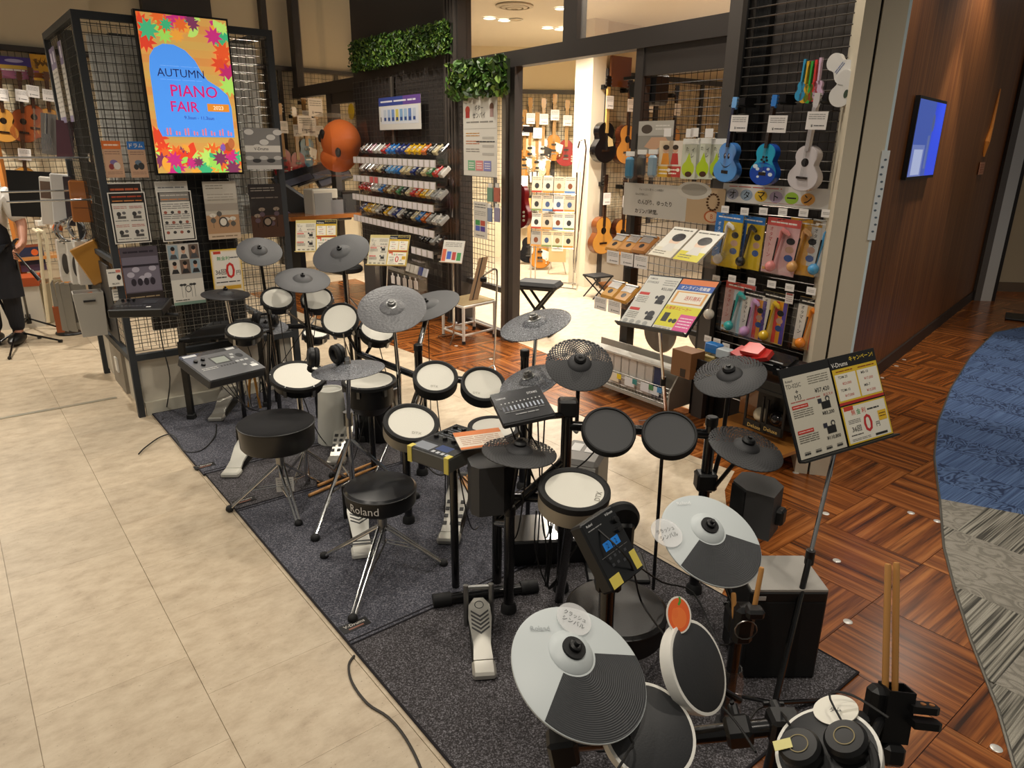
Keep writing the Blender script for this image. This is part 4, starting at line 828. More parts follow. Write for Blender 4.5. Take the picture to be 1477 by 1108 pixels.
# ============================================================ electronic drum kits
def perf_mat():
    t = NT('perforated_rubber'); tc = t.n('ShaderNodeTexCoord'); sx = t.n('ShaderNodeSeparateXYZ'); t.l(tc.outputs['Object'], sx.inputs[0])
    ln = t.n('ShaderNodeVectorMath', operation='LENGTH'); cb = t.n('ShaderNodeCombineXYZ'); t.l(sx.outputs[0], cb.inputs[0]); t.l(sx.outputs[1], cb.inputs[1]); t.l(cb.outputs[0], ln.inputs[0])
    at = t.n('ShaderNodeMath', operation='ARCTAN2'); t.l(sx.outputs[1], at.inputs[0]); t.l(sx.outputs[0], at.inputs[1])
    def sn(src, k):
        m = t.n('ShaderNodeMath', operation='MULTIPLY'); m.inputs[1].default_value = k; t.l(src, m.inputs[0]); s_ = t.n('ShaderNodeMath', operation='SINE'); t.l(m.outputs[0], s_.inputs[0]); return s_.outputs[0]
    a = sn(ln.outputs['Value'], 2*math.pi/.0125); b = sn(at.outputs[0], 40); mu = t.n('ShaderNodeMath', operation='MULTIPLY'); t.l(a, mu.inputs[0]); t.l(b, mu.inputs[1])
    gt = t.n('ShaderNodeMath', operation='GREATER_THAN'); gt.inputs[1].default_value = .2; t.l(mu.outputs[0], gt.inputs[0])
    half = t.n('ShaderNodeMath', operation='GREATER_THAN'); half.inputs[1].default_value = .012; t.l(sx.outputs[1], half.inputs[0])
    rr = t.n('ShaderNodeMath', operation='GREATER_THAN'); rr.inputs[1].default_value = .042; t.l(ln.outputs['Value'], rr.inputs[0])
    m1 = t.n('ShaderNodeMath', operation='MULTIPLY'); t.l(gt.outputs[0], m1.inputs[0]); t.l(rr.outputs[0], m1.inputs[1])
    hm = t.n('ShaderNodeMath', operation='MULTIPLY'); t.l(m1.outputs[0], hm.inputs[0]); t.l(half.outputs[0], hm.inputs[1])
    c1 = t.ramp(m1.outputs[0], [(0,'#2e2e30'),(1,'#1a1a1b')]); t.l(c1, t.b.inputs['Base Color']); t.b.inputs['Roughness'].default_value = .55
    t.bump(m1.outputs[0], -.6, .003)
    inv = t.n('ShaderNodeMath', operation='SUBTRACT'); inv.inputs[0].default_value = 1; t.l(hm.outputs[0], inv.inputs[1]); t.l(inv.outputs[0], t.b.inputs['Alpha']); return t.m
def ring_mat(name, c, fr, st=.35, rough=.5):
    t = NT(name); tc = t.n('ShaderNodeTexCoord'); mp = t.n('ShaderNodeMapping'); mp.inputs['Scale'].default_value = (1,1,0); t.l(tc.outputs['Object'], mp.inputs[0])
    wv = t.n('ShaderNodeTexWave', wave_type='RINGS', rings_direction='SPHERICAL'); wv.inputs['Scale'].default_value = fr; t.l(mp.outputs[0], wv.inputs[0])
    t.b.inputs['Base Color'].default_value = lin(c); t.b.inputs['Roughness'].default_value = rough; t.bump(wv.outputs['Fac'], st, .002); return t.m
def hammer_mat(name, c, c2):
    t = NT(name); tc = t.n('ShaderNodeTexCoord'); v = t.n('ShaderNodeTexVoronoi'); v.inputs['Scale'].default_value = 75; t.l(tc.outputs['Object'], v.inputs[0])
    n = t.n('ShaderNodeTexNoise'); n.inputs['Scale'].default_value = 300; t.l(tc.outputs['Object'], n.inputs[0])
    t.l(t.ramp(n.outputs[0], [(.45,c),(.68,c2)]), t.b.inputs['Base Color']); t.b.inputs['Roughness'].default_value = .42; t.bump(v.outputs['Distance'], .35, .004); return t.m
PERF = perf_mat(); RUB = ring_mat('cymbal_rubber', '#4a4a4b', 45, .12, .55); RUBD = ring_mat('cymbal_rubber_dark', '#2c2c2e', 45, .12, .5); ZONE = ring_mat('grey_playing_zone', '#2f3134', 70, .5, .55)
HAM = hammer_mat('hammered_rubber', '#5a5a5b', '#77777a'); SPARK = hammer_mat('sparkle_rubber', '#2f3033', '#a8abb2'); WCYM = M('#c3cacb', .42, name='white_cymbal_rubber')
MESH = M('#d9d6ca', .6, noise=.3, name='mesh_head'); SILV = M('#a59c8a', .35, .35, name='silver_shell'); GHEAD = M('#2c2d2f', .5, noise=.15, name='grey_rubber_head')
def loc2(F, u, v):
    n = F.to_3x3() @ Vector((0,0,1)); d = ray(u, v); X = EYE + d*((F.translation-EYE).dot(n)/d.dot(n)); return F.inverted() @ X
def cymbal(kit, spec, mat, nut='black', label=None, bell=None, zone=None, name='cymbal_pad'):
    C, n = disc(*spec); R = spec[5]/2; F = nframe(C, n); bx, by = (0,0)
    if bell: q = loc2(F, *bell); bx, by = q.x, q.y
    m = MB(); th = .006
    if not bell: m.lathe([(0,-th),(R*.9,-th-.002),(R,-.003),(R,.0),(R*.97,.002),(R*.6,.006),(R*.36,.009),(R*.33,.014),(R*.22,.024),(R*.1,.028),(0,.028)], 56)
    else: m.lathe([(0,-th),(R*.95,-th),(R,-.004),(R,.0),(R*.97,.002),(0,.003)], 64)
    cy = m.build(name, mat, kit, M4=F, label=label)
    top = .028
    if bell:
        MB().lathe([(.0,.003),(.052,.003),(.05,.006),(.038,.012),(.03,.016),(0,.016)], 36, cx=bx, cy=by).build('bell', mat, cy); top = .016
        if zone:
            a0_, a1_ = zone; pts_i = []; pts_o = []; N = 40
            for i in range(N+1):
                a = math.radians(a0_+(a1_-a0_)*i/N); dx, dy = math.cos(a), math.sin(a); b_ = bx*dx+by*dy; c_ = bx*bx+by*by-(R*.985)**2; t_ = -b_+math.sqrt(b_*b_-c_)
                pts_i.append((bx+.056*dx, by+.056*dy)); pts_o.append((bx+t_*dx, by+t_*dy))
            z_ = MB()
            for i in range(N): z_.add([(*pts_i[i],.0036),(*pts_o[i],.003),(*pts_o[i+1],.003),(*pts_i[i+1],.0036)], [(0,1,2,3)]); z_.add([(*pts_o[i],.003),(*pts_o[i],-.003),(*pts_o[i+1],-.003),(*pts_o[i+1],.003)], [(0,1,2,3)])
            z_.build('playing_zone', ZONE, cy)
        MB().lathe([(0,top),(.026,top),(.026,top+.006),(.012,top+.008),(0,top+.008)], 24, cx=bx, cy=by).build('felt', BLKM, cy); top += .006
    if nut == 'black': MB().lathe([(0,top-.002),(.014,top-.002),(.014,top+.010),(.011,top+.012),(.006,top+.012),(.006,top+.022),(0,top+.023)], 16, cx=bx, cy=by).build('wing_nut', BLK, cy)
    elif nut == 'chrome':
        MB().lathe([(0,top-.006),(.030,top-.006),(.031,top),(.022,top+.002),(.020,top+.018),(.013,top+.020),(.012,top+.027),(0,top+.028)], 20).build('wing_nut', STEEL, cy)
    elif nut == 'knob': MB().lathe([(0,top-.004),(.022,top-.004),(.024,top+.006),(.018,top+.014),(.008,top+.016),(.008,top+.022),(0,top+.023)], 18).build('wing_nut', BLK, cy)
    return F, C, n
def pad(kit, spec, style, text=None, label=None, depth=.055):
    C, n = disc(*spec); R = spec[5]/2; F = nframe(C, n)
    if style == 'mesh':
        b = MB().lathe([(0,-depth*1.5),(R*.55,-depth*1.45),(R*.86,-depth),(R*.88,-.012),(0,-.012)], 40).build('drum_pad', BLK, kit, M4=F, label=label)
        MB().lathe([(R*.84,-.006),(R*.86,.006),(R*.93,.012),(R,.006),(R,-.012),(R*.9,-.016)], 48).build('rim', BLKM, b); MB().lathe([(0,.0),(R*.5,.001),(R*.86,.003)], 40).build('head', MESH, b)
        for k in range(6):
            a = k*math.pi/3+.3; MB().box((R*.93*math.cos(a),R*.93*math.sin(a),-.03),(.016,.016,.04), R=Matrix.Rotation(a,3,'Z')).cyl((R*.96*math.cos(a),R*.96*math.sin(a),-.02),(R*.96*math.cos(a),R*.96*math.sin(a),.012),.003,n=6).build('lug', STEEL, b)
    elif style == 'xp' or style == 'xpb':
        b = MB().lathe([(0,-depth),(R*.85,-depth),(R*.97,-depth*.9),(R*.99,-.012),(0,-.012)], 48).build('drum_pad', SILV if style == 'xp' else BLKM, kit, M4=F, label=label)
        MB().lathe([(R*.80,-.004),(R*.82,.006),(R*.90,.012),(R*.99,.008),(R,-.006),(R*.99,-.014)], 48).build('rim', BLKM, b); MB().lathe([(0,.001),(R*.82,.002)], 40).build('head', MESH, b)
    elif style == 'rubber':
        b = MB().lathe([(0,-depth*.6),(R*.8,-depth*.6),(R,-depth*.35),(R,.0),(R*.96,.006),(R*.90,.006),(R*.89,-.001),(0,-.001)], 48).build('drum_pad', BLKM, kit, M4=F, label=label); MB().lathe([(0,.0005),(R*.6,.001),(R*.89,.0005)], 40).build('head', GHEAD, b)
    elif style == 'white':
        b = MB().lathe([(0,-depth*.8),(R*.7,-depth*.8),(R*.96,-depth*.55),(R,-.01),(R,.002),(R*.965,.003),(0,.001)], 48).build('drum_pad', WHT, kit, M4=F, label=label); MB().lathe([(0,.006),(R*.90,.005),(R*.945,.002)], 48).build('head', GHEAD, b)
    if text:
        m = MB(); put_text(m, text[0], text[1], text[2], text[3], text[4], .003 if style != 'rubber' else .002, rot=text[5] if len(text) > 5 else 0); m.build('lettering', PRINT, b, smooth=False)
    return F, C, n
def rod(kit, name, p, q, r=.019, mat=None, n=14): return MB().cyl(Vector(p), Vector(q), r, n=n).build(name, mat or PIPE, kit)
def post(kit, u, v, Y, r=.019, foot=True, name='rack_post', mat=None, cap=True):
    t_ = PY(u, v, Y); b_ = Vector((t_.x, t_.y, .0)); o = MB().cyl(b_, t_, r, n=16).build(name, mat or PIPE, kit)
    if cap: MB().lathe([(0,0),(r*1.12,0),(r*1.12,.03),(r*.9,.034),(0,.034)], 16, Matrix.Translation(t_-Vector((0,0,.02)))).build('end_cap', BLK, o)
    if foot: MB().lathe([(0,0),(r*1.6,0),(r*1.5,.03),(r*1.05,.045),(0,.045)], 16, Matrix.Translation(b_)).build('rubber_foot', BLKM, o)
    return t_, b_
def clamp(kit, p, d=(1,0,0), k=1.): return MB().bbox((0,0,0),(.06*k,.05*k,.055*k),.008, nframe(p, d)).cyl((0,.02*k,0),(0,.055*k,0),.012*k,n=10,M4=nframe(p,d)).cyl((-.02*k,.055*k,0),(.02*k,.055*k,0),.005*k,n=6,M4=nframe(p,d)).build('clamp', BLK, kit)
def sag(p, q, s=.08, n=9): p, q = Vector(p), Vector(q); return [p.lerp(q, i/(n-1))+Vector((0,0,-s*math.sin(math.pi*i/(n-1)))) for i in range(n)]
def cable(kit, pts, r=.0028): return MB().tube(smooth_path(pts), r, 6).build('cable', CABLE, kit)
def smooth_path(pts, k=4):
    pts = [Vector(p) for p in pts]
    if len(pts) < 3: return pts
    out = []
    for i in range(len(pts)-1):
        p0, p1, p2, p3 = pts[max(i-1,0)], pts[i], pts[i+1], pts[min(i+2,len(pts)-1)]
        for j in range(k):
            t_ = j/k; out.append(.5*((2*p1)+(p2-p0)*t_+(2*p0-5*p1+4*p2-p3)*t_*t_+(3*p1-p0-3*p2+p3)*t_**3))
    return out+[pts[-1]]
def module(kit, Mf, w_, h_, th, col, art, label=None, knobs=(), side=None):
    """slab with controls; local z out of the panel"""
    m = MB().bbox((0,0,-th/2),(w_,h_,th),.006).build('sound_module', col, kit, M4=Mf, label=label, smooth=False); a = Art(w_, h_, .0012); art(a); a.build(m, GLOSSP)
    for x, y, r_ in knobs: MB().lathe([(0,0),(r_,0),(r_*.9,.012),(0,.013)], 14, Matrix.Translation(((x-.5)*w_,(y-.5)*h_,0))).build('knob', BLK, m)
    return m
def stick(label, p, q, r=.007, group=None, mat=None):
    p, q = Vector(p), Vector(q); L = (q-p).length; F = nframe(p, q-p)
    o = MB().lathe([(0,0),(r*.8,.001),(r,.006),(r,L*.70),(r*.55,L*.94),(r*.5,L*.955),(r*.75,L*.975),(r*.4,L),(0,L)], 14).build('drumstick', mat or WOODS, M4=F); tag(o, label, 'drumstick', group); return o
def tripod(t, top, base_c, feet, mat=CHR, r=.011, tube=.012, footr=.02, dbl=True):
    """centre tube and three braced legs"""
    MB().cyl(top, Vector((base_c.x, base_c.y, .10)), tube, n=12).build('centre_tube', mat, t); hz = base_c.z
    for f in feet:
        f = Vector(f); d = (f-Vector((base_c.x,base_c.y,0))); d.z = 0; s_ = d.cross(Vector((0,0,1))).normalized()*(.012 if dbl else 0)
        hub = Vector((base_c.x,base_c.y,hz)); m = MB()
        for sg in ((-1,1) if dbl else (1,)): m.cyl(hub+s_*sg, f+Vector((0,0,.015))+s_*sg*.6, r*.55 if dbl else r, n=8)
        lg = m.build('leg', mat, t); mid = hub.lerp(f, .55); br = MB()
        for sg in ((-1,1) if dbl else (1,)): br.cyl(Vector((base_c.x,base_c.y,.11))+s_*sg, mid+s_*sg, .004, n=6)
        br.build('brace', mat, t); MB().ell(f+Vector((0,0,.016)),(footr,footr,.018),10,6).build('rubber_foot', BLKM, lg)
    MB().cyl(Vector((base_c.x,base_c.y,hz-.03)), Vector((base_c.x,base_c.y,hz+.03)), tube*1.7, n=12).build('hub', STEEL, t)
def throne(label, spec, thick, feet, cover, band, text=None, legs=CHR):
    C, n = disc(*spec); R = spec[5]/2; t = thing('drum_throne', label, 'stool', Vector((C.x,C.y,0))); T4 = Matrix.Translation(C)
    s_ = MB().lathe([(0,-.012),(R*.97,-.012),(R*.985,-.004),(R*.93,.004),(R*.5,.010),(0,.012)], 48, T4).build('seat_top', cover, t)
    MB().tube([(C.x+R*.985*math.cos(i*math.pi/24), C.y+R*.985*math.sin(i*math.pi/24), C.z-.008) for i in range(48)], .004, 6, closed=True).build('piping', BLK, s_)
    b_ = MB().lathe([(0,-thick),(R*.93,-thick),(R*.97,-thick+.01),(R*.99,-.01)], 48, T4).build('seat_side', band, t)
    if text:
        m = MB(); v, f = text_mesh(text, bold=False); xs = [p[0] for p in v]; k = .13/(max(xs)-min(xs)); a0_ = math.radians(-108)
        m.color('#d8d6d2'); m.add([(C.x+R*1.0*math.cos(a0_+p[0]*k/R), C.y+R*1.0*math.sin(a0_+p[0]*k/R), C.z-thick*.55+(p[1])*k) for p in v], f); m.build('lettering', PRINT, b_, smooth=False)
    MB().box((C.x,C.y,C.z-thick-.012),(.12,.10,.024)).build('bracket', STEEL, t)
    tripod(t, C-Vector((0,0,thick)), Vector((C.x,C.y,C.z*.52)), feet, legs); return t, C
def headphones(label, Mf, r=.042):
    t = thing('headphones', label, 'headphones', M4=Mf)
    for sx in (-1,1):
        Q = Matrix.Translation((sx*.06,0,.045)) @ Matrix.Rotation(sx*math.radians(78),4,'Y')
        c = MB().lathe([(0,-.012),(r*.8,-.012),(r,-.004),(r,.012),(r*.8,.022),(0,.024)], 24, Q).build('ear_cup', BLK, t); MB().tube([Q @ Vector((r*.75*math.cos(i*.42),r*.75*math.sin(i*.42),-.016)) for i in range(15)], .012, 8, closed=True).build('ear_pad', BLKM, c)
        MB().cyl(Q @ Vector((0,r*.9,.006)), Q @ Vector((0,r*1.5,.0)), .006, n=8).build('yoke', STEEL, c)
    MB().tube([(.075*math.cos(a), .05+.055*math.sin(a), .035+.02*math.sin(a)) for a in [i*math.pi/14 for i in range(15)]], .010, 8).build('headband', BLKM, t)
    return t
def pedal(label, heel, toe, w_=.085, mat=None, base_mat=None, art='chevron', lift=.09):
    heel, toe = Vector(heel), Vector(toe); d = toe-heel; L = d.length; x = Vector((0,0,1)).cross(d).normalized()*-1
    t = thing('foot_pedal', label, 'pedal', heel); F0 = frame3(heel, d.cross(Vector((0,0,1))), d)   # x right, y toward the toe, z up
    sh = mat or M('#c4c1b8',.3,.6,name='cast_aluminium')
    MB().bbox((0,L*.5,.006),(w_*.9,L*1.05,.012),.004,F0).build('base_plate', base_mat or BLK, t)
    MB().bbox((0,.02,.022),(w_*.95,.075,.03),.008,F0).build('heel_block', sh, t)
    sl = math.atan2(lift, L*.8); FB = F0 @ Matrix.Translation((0,.055,.032)) @ Matrix.Rotation(sl,4,'X')
    fb2 = MB().prism([(-w_*.40,0),(w_*.40,0),(w_*.36,.06),(w_*.5,L*.55),(w_*.46,L*.72),(w_*.2,L*.82),(-w_*.2,L*.82),(-w_*.46,L*.72),(-w_*.5,L*.55),(-w_*.36,.06)], -.006, .006, FB).build('footboard', sh, t, smooth=False)
    if art == 'chevron':
        m = MB('#2a2a2a')
        for k in range(5):
            y = L*(.36+.055*k)
            for sg in (-1,1): m.prism([(0,y-.012),(sg*w_*.38,y+.014),(sg*w_*.38,y+.021),(0,y-.004)], .006, .0075, FB)
        m.build('grip_marks', PRINT, fb2, smooth=False, kind='stuff')
        MB().tube([FB @ Vector((.016*math.cos(i*.4),L*.72+.016*math.sin(i*.4),.0065)) for i in range(16)], .0014, 4, closed=True).build('emblem', DGREY, fb2)
    elif art == 'grid':
        m = MB('#2b2b2b')
        for i in range(4):
            for j in range(3): m.box(((-.3+.3*j)*w_,L*(.12+.11*i),.0075),(.018,.02,.003),FB)
        m.build('grip_marks', PRINT, fb2, smooth=False, kind='stuff')
    for sg in (-1,1):
        MB().cyl(F0 @ Vector((sg*w_*.55,L*.9,.0)), F0 @ Vector((sg*w_*.55,L*.95,.17)), .010, n=10).build('upright', STEEL if mat is None else BLK, t)
    MB().cyl(F0 @ Vector((-w_*.55,L*.95,.16)), F0 @ Vector((w_*.55,L*.95,.16)), .008, n=10).build('axle', STEEL, t)
    return t
def price_board(label, px, w_, h_, art, foot, base='#1a1a1a', mat=None):
    Mf = quadpose(px, w_, h_) if not isinstance(px, Matrix) else px; foot = Vector(foot); t = thing('price_stand', label, 'sign stand', foot)
    b = MB(base).box((0,0,-.004),(w_,h_,.008)).build('board', GLOSSP, t, smooth=False, M4=Mf); a = Art(w_, h_, .0012); art(a); a.build(b, PRINT); MB(base).box((0,-h_/2,.01),(w_,.006,.03)).build('ledge', PRINT, b, smooth=False)
    c = Mf @ Vector((0,-h_*.3,-.02)); j = c.lerp(foot, .45)
    MB().cyl(c, j, .0075, n=10).build('upper_pole', CHR, t); MB().cyl(j, foot+Vector((0,0,.02)), .010, n=10).build('lower_pole', PIPE if mat is None else mat, t); MB().cyl(j+Vector((0,0,.02)), j-Vector((0,0,.03)), .015, n=12).build('height_clamp', BLK, t)
    for k in range(3):
        a_ = k*2.1+.4; MB().cyl(foot+Vector((0,0,.07)), foot+Vector((.2*math.cos(a_),.2*math.sin(a_),.01)), .007, n=8).build('leg', PIPE if mat is None else mat, t)
    return t, Mf
# ============================================================ carpets under the kits
bs = [ab(PZ(*p))[1] for p in ((505,933),(335,742),(288,688),(213,600))]; al = .862
def drum_mat(b0, b1, a0_, a1_, mat, label, z=0.):
    c = AB((a0_+a1_)/2,(b0+b1)/2); t = thing('drum_mat', label, 'mat', c); Q = Matrix.Rotation(AX,4,'Z')
    MB().box(((a0_+a1_)/2,(b0+b1)/2,.0035+z),(a1_-a0_,b1-b0,.007),Q).build('carpet', mat, t, smooth=False)
    MB().tube([AB(a,b,.005+z) for a,b in ((a0_,b0),(a1_,b0),(a1_,b1),(a0_,b1))], .006, 6, closed=True).build('binding', M('#17131a',.8), t); return t
m4 = drum_mat(.81, bs[0]+.02, al, 2.18, MATD, 'dark brown grey carpet mat under the kit with white cymbals')
m3 = drum_mat(bs[0], bs[1]+.02, al, 2.2, MATC, 'blue grey carpet mat under the throne with lettering', .001)
m2_ = drum_mat(bs[1], bs[2]+.03, al, 2.2, MATD, 'narrow dark carpet mat between two blue grey mats')
m1 = drum_mat(bs[2], bs[3], al-.01, 2.2, MATC, 'blue grey carpet mat against the white panels of the display unit', .001)
for (u, v, t) in ((295,672,m1),(352,722,m2_),(512,902,m3)):
    c = PZ(u, v, .0085); F = nframe(c, (0,0,1), EX); w_ = MB('#0e0e0f').box((0,0,0),(.11,.05,.0015),F).build('woven_label', PRINT, t, smooth=False); m = MB(); put_text(m, 'V-Drums', .0, .008, .016, '#c9c4bc', .0012, F, wmax=.09); m.color('#8a5a4a').quad(-.03,-.016,.03,-.008,.0012,F); m.build('lettering', PRINT, w_, smooth=False)
# ============================================================ kit with white and grey cymbals
KA = thing('electronic_drum_kit', 'compact electronic drum kit with white and grey cymbals and white rimmed pads', 'drum kit', PZ(1010,985))
FA1, CA1, nA1 = cymbal(KA, (835.2,975,111.7,83.2,47,.305), WCYM, 'black', 'white cymbal pad with a dark grey playing sector', (823,942), (-112,10))
FA2, CA2, nA2 = cymbal(KA, (1026,781.4,81.3,55.8,38,.305), WCYM, 'black', 'white cymbal pad with a dark grey half', (1020,763), (-128,-12))
FA3, CA3, nA3 = pad(KA, (1006,963.6,71.4,37.2,75,.2), 'white', label='black pad with white rim, steeply tilted')
FA4, CA4, nA4 = pad(KA, (936,1057,78,62,55,.2), 'white'); FA5, CA5, nA5 = pad(KA, (1196,1089,78,68,10,.205), 'white')
MOD = quadpose(((829,774),(882,739),(935,804),(886,843)), .15, .19)
def art_td(a):
    a.r(.02,.02,.98,.98,'#121416'); a.t('Roland', .2,.93,.035,'#d8d8d8',.25); a.t('V-Drums',.80,.93,.035,'#d8d8d8',.28); a.r(.28,.5,.50,.62,'#1f86e8'); a.r(.53,.5,.75,.62,'#1f86e8'); a.t('2',.39,.56,.07,'#0a2a5a',.1); a.t('2',.64,.56,.07,'#0a2a5a',.1)
    for x, y in ((.3,.40),(.45,.40),(.6,.40),(.75,.38),(.3,.30),(.45,.30),(.62,.27)): a.r(x-.035,y-.02,x+.035,y+.02,'#3c3e42')
    a.l(.1,.84,.5,.88,1,'#8a8a8a'); a.l(.1,.44,.9,.46,1,'#6a6a6a')
mod = module(KA, MOD, .15, .19, .045, M('#161719',.45), art_td, 'black sound module with two lit blue squares and yellow tape', ((.86,.80,.010),(.80,.66,.007),(.86,.66,.007)))
MB().box((-.048,-.075,.001),(.045,.03,.002)).box((.058,-.060,.001),(.026,.05,.002)).build('tape', TAPE, mod, smooth=False, kind='stuff')
mc = MOD @ Vector((.0,-.05,-.05)); pb_ = Vector((mc.x+.01, mc.y+.02, 0)); rod(KA,'rack_post', pb_, mc-Vector((0,0,.05)), .022); clamp(KA, mc-Vector((0,0,.03)), (0,0,1), 1.15); MB().lathe([(0,0),(.034,0),(.03,.04),(0,.045)],16,Matrix.Translation(pb_)).build('rubber_foot', BLKM, KA)
# horizontal tubes that carry the pads
PA, PB_ = PY(985,1063,1.30), PY(1130,1047,1.28); rod(KA,'rack_bar', PA+(PA-PB_)*.6, PB_, .020); rod(KA,'rack_bar', PB_, Vector((CA5.x,CA5.y-.0,PB_.z-.06)), .020); clamp(KA, PB_, (0,0,1), 1.2); clamp(KA, PY(1065,1055,1.29), PB_-PA, 1.1)
rod(KA,'rack_bar', PA+(PA-PB_)*.3, Vector((pb_.x,pb_.y,PA.z)), .020)
rod(KA,'rack_post', PB_+Vector((0,0,.03)), Vector((PB_.x-.02,PB_.y+.02,0)), .020); rod(KA,'rack_leg', Vector((PB_.x-.02,PB_.y+.02,.10)), Vector((PB_.x+.22,PB_.y+.2,.02)), .014); rod(KA,'rack_leg', Vector((pb_.x,pb_.y,.16)), Vector((pb_.x-.2,pb_.y-.22,.02)), .014)
for C_, n_, q in ((CA3,nA3,PY(1066,1010,1.36)),(CA4,nA4,PA+(PA-PB_)*.25),(CA5,nA5,PB_)): rod(KA,'pad_arm', C_-n_*.03, q, .009); clamp(KA, C_-n_*.05, n_, .8)
# arm of the right-hand cymbal with its clamp, wrapped foot
b2 = FA2 @ Vector((*loc2(FA2,1020,763)[:2],0)); ar = PY(1066,892,1.72); ab_ = Vector((ar.x,ar.y,0)); rod(KA,'cymbal_arm', b2-nA2*.01, ar, .009); clamp(KA, ar, (0,0,1), 1.25); rod(KA,'cymbal_post', ar+Vector((0,0,.02)), ab_, .018); MB().lathe([(0,0),(.035,0),(.03,.05),(0,.055)],16,Matrix.Translation(ab_)).build('rubber_foot', BLKM, KA)
b1 = FA1 @ Vector((*loc2(FA1,823,942)[:2],0)); a1_ = PY(812,1078,1.12); rod(KA,'cymbal_arm', b1-nA1*.01, a1_, .009); clamp(KA, a1_, (1,0,.2), 1.1); rod(KA,'cymbal_arm', a1_, PA+(PA-PB_)*.5, .012); MB().lathe([(0,0),(.02,0),(.022,.012),(0,.016)],16,nframe(a1_-Vector((0,0,.03)),(-.3,-1,0))).build('wing_knob', BLK, KA)
cable(KA, [MOD @ Vector((-.02,.06,.0)), MOD @ Vector((.0,-.05,.03)), PY(925,868,1.75), PY(965,925,1.5), PY(1010,985,1.35), PY(1060,1040,1.2), PY(1090,1085,1.1)])
cable(KA, [MOD @ Vector((.06,-.06,-.02)), PY(955,840,1.9), PY(1000,855,1.9), PY(1040,930,1.75), PY(1078,905,1.65)]); cable(KA, [CA1-nA1*.02, PY(908,1062,1.12), PY(905,1085,1.05), PY(890,1112,1.0), PY(870,1150,.95)])
cable(KA, [CA5+Vector((-.06,.05,.02)), PY(1120,1020,1.35), PY(1095,1022,1.35), PY(1080,1040,1.3)])
for F_, u_, v_, c_ in ((FA2,985,727,'#eef0f0'),(FA1,778,908,'#a9b0b2')):
    q = loc2(F_, u_, v_); m = MB(); put_text(m, 'Roland', q.x, q.y, .012, c_, .0045, rot=.25); m.build('lettering', PRINT, [o_ for o_ in KA.children if o_.name.startswith('cymbal_pad')][0 if F_ is FA1 else 1], smooth=False)
# clear name discs lying on the cymbals
def name_disc(label, F, u, v, r_, txt, rot, mat, sx=1.):
    q = loc2(F, u, v); Mf = F @ Matrix.Translation((q.x,q.y,.007)) @ Matrix.Rotation(rot,4,'Z'); o = MB().lathe([(0,0),(1,0),(1,.0025),(0,.0025)], 36, Matrix.Diagonal((r_*sx,r_,1,1))).build('name_disc', mat, M4=Mf); tag(o, label, 'label disc'); m = MB()
    for k, s_ in enumerate(txt): put_text(m, s_, 0, r_*(.18-.42*k) if len(txt) > 1 else 0, r_*.30, '#3a3a3c', .0032, bold=False, wmax=r_*1.3)
    m.build('lettering', PRINT, o, smooth=False); return o
name_disc('clear plastic disc with handwriting lying on the lower white cymbal', FA1, 826, 896, .041, ('クラッシュ','シンバル'), -.28, MILK); name_disc('clear plastic disc with handwriting over the rim of the higher white cymbal', FA2, 960, 771, .047, ('クラッシュ','シンバル'), .45, MILK); name_disc('milky oval disc lying on the white rimmed pad beside the headphones', FA5, 1207, 1028, .036, ('タム',), -.35, M('#dedacb',.35), 1.25)
# mandarin-shaped sign on the tilted pad
Mm = nframe(PY(979,887,1.33), (EYE-PY(979,887,1.33)).normalized()+Vector((.25,0,0)), (1,0,0)); t = thing('fruit_sign', 'oval mandarin orange picture standing on the tilted pad rim', 'sign', M4=Mm)
MB('#e9e2d6').prism([(.028*math.cos(i*.2618),.040*math.sin(i*.2618)) for i in range(24)], -.002, .001).build('card', PRINT, t, smooth=False); a = Art(.056,.08,.0014); a.e(.5,.5,.44,.45,'#e8642a',28); a.e(.5,.42,.3,.28,'#f07a36',28); a.e(.35,.55,.12,.14,'#ee7434'); a.g([(.47,.78),(.53,.74),(.62,.84),(.60,.97),(.52,.99),(.54,.88)],'#4a9a34'); a.build(t)
# stick holder with two sticks, and the stick pair in the black pouch
hp = PY(1288,1028,1.28); hb = thing('stick_holder', 'black clamp-on stick holder with finger rings beside the white rimmed pad', 'stick holder', hp); Q = Matrix.Translation(hp) @ Matrix.Rotation(.12,4,'Y') @ Matrix.Rotation(-.25,4,'X')
bd = MB()
for c, d in (((0,-.022,0),(.062,.004,.12)),((0,.022,0),(.062,.004,.12)),((-.029,0,0),(.004,.044,.12)),((.029,0,0),(.004,.044,.12)),((0,0,-.058),(.062,.044,.004))): bd.box(c, d, Q)
bd.build('tube_pocket', BLK, hb, smooth=False); MB().bbox((-.035,.01,-.01),(.045,.045,.13),.012,Q).build('pocket', BLK, hb); MB().bbox((.0,-.02,-.085),(.05,.04,.05),.01,Q).build('pocket_end', BLK, hb)
for k, (z_, y_) in enumerate(((.028,-.02),(.0,-.035))):
    r_ = MB().prism([(.02+.058*0,-.016),(.075,-.016),(.085,-.010),(.085,.010),(.075,.016),(.02,.016)], z_-.008, z_+.008, Q @ Matrix.Translation((0,y_,0))).build('clamp_jaw', BLK, hb, smooth=False)
    if k == 0:
        for x_ in (.052,.072): MB().lathe([(0,0),(.006,0),(.006,.002),(0,.002)],12,Q @ Matrix.Translation((x_,y_,z_+.008))).build('pin', M('#b0764a',.4,.4), r_)
MB().cyl(hp+Vector((-.03,-.01,-.01)), CA5+Vector((.09,.02,-.03)), .010, n=10).build('arm', BLK, hb); MB().bbox((-.085,-.01,-.02),(.05,.04,.03),.008,Q).build('clamp', BLK, hb)
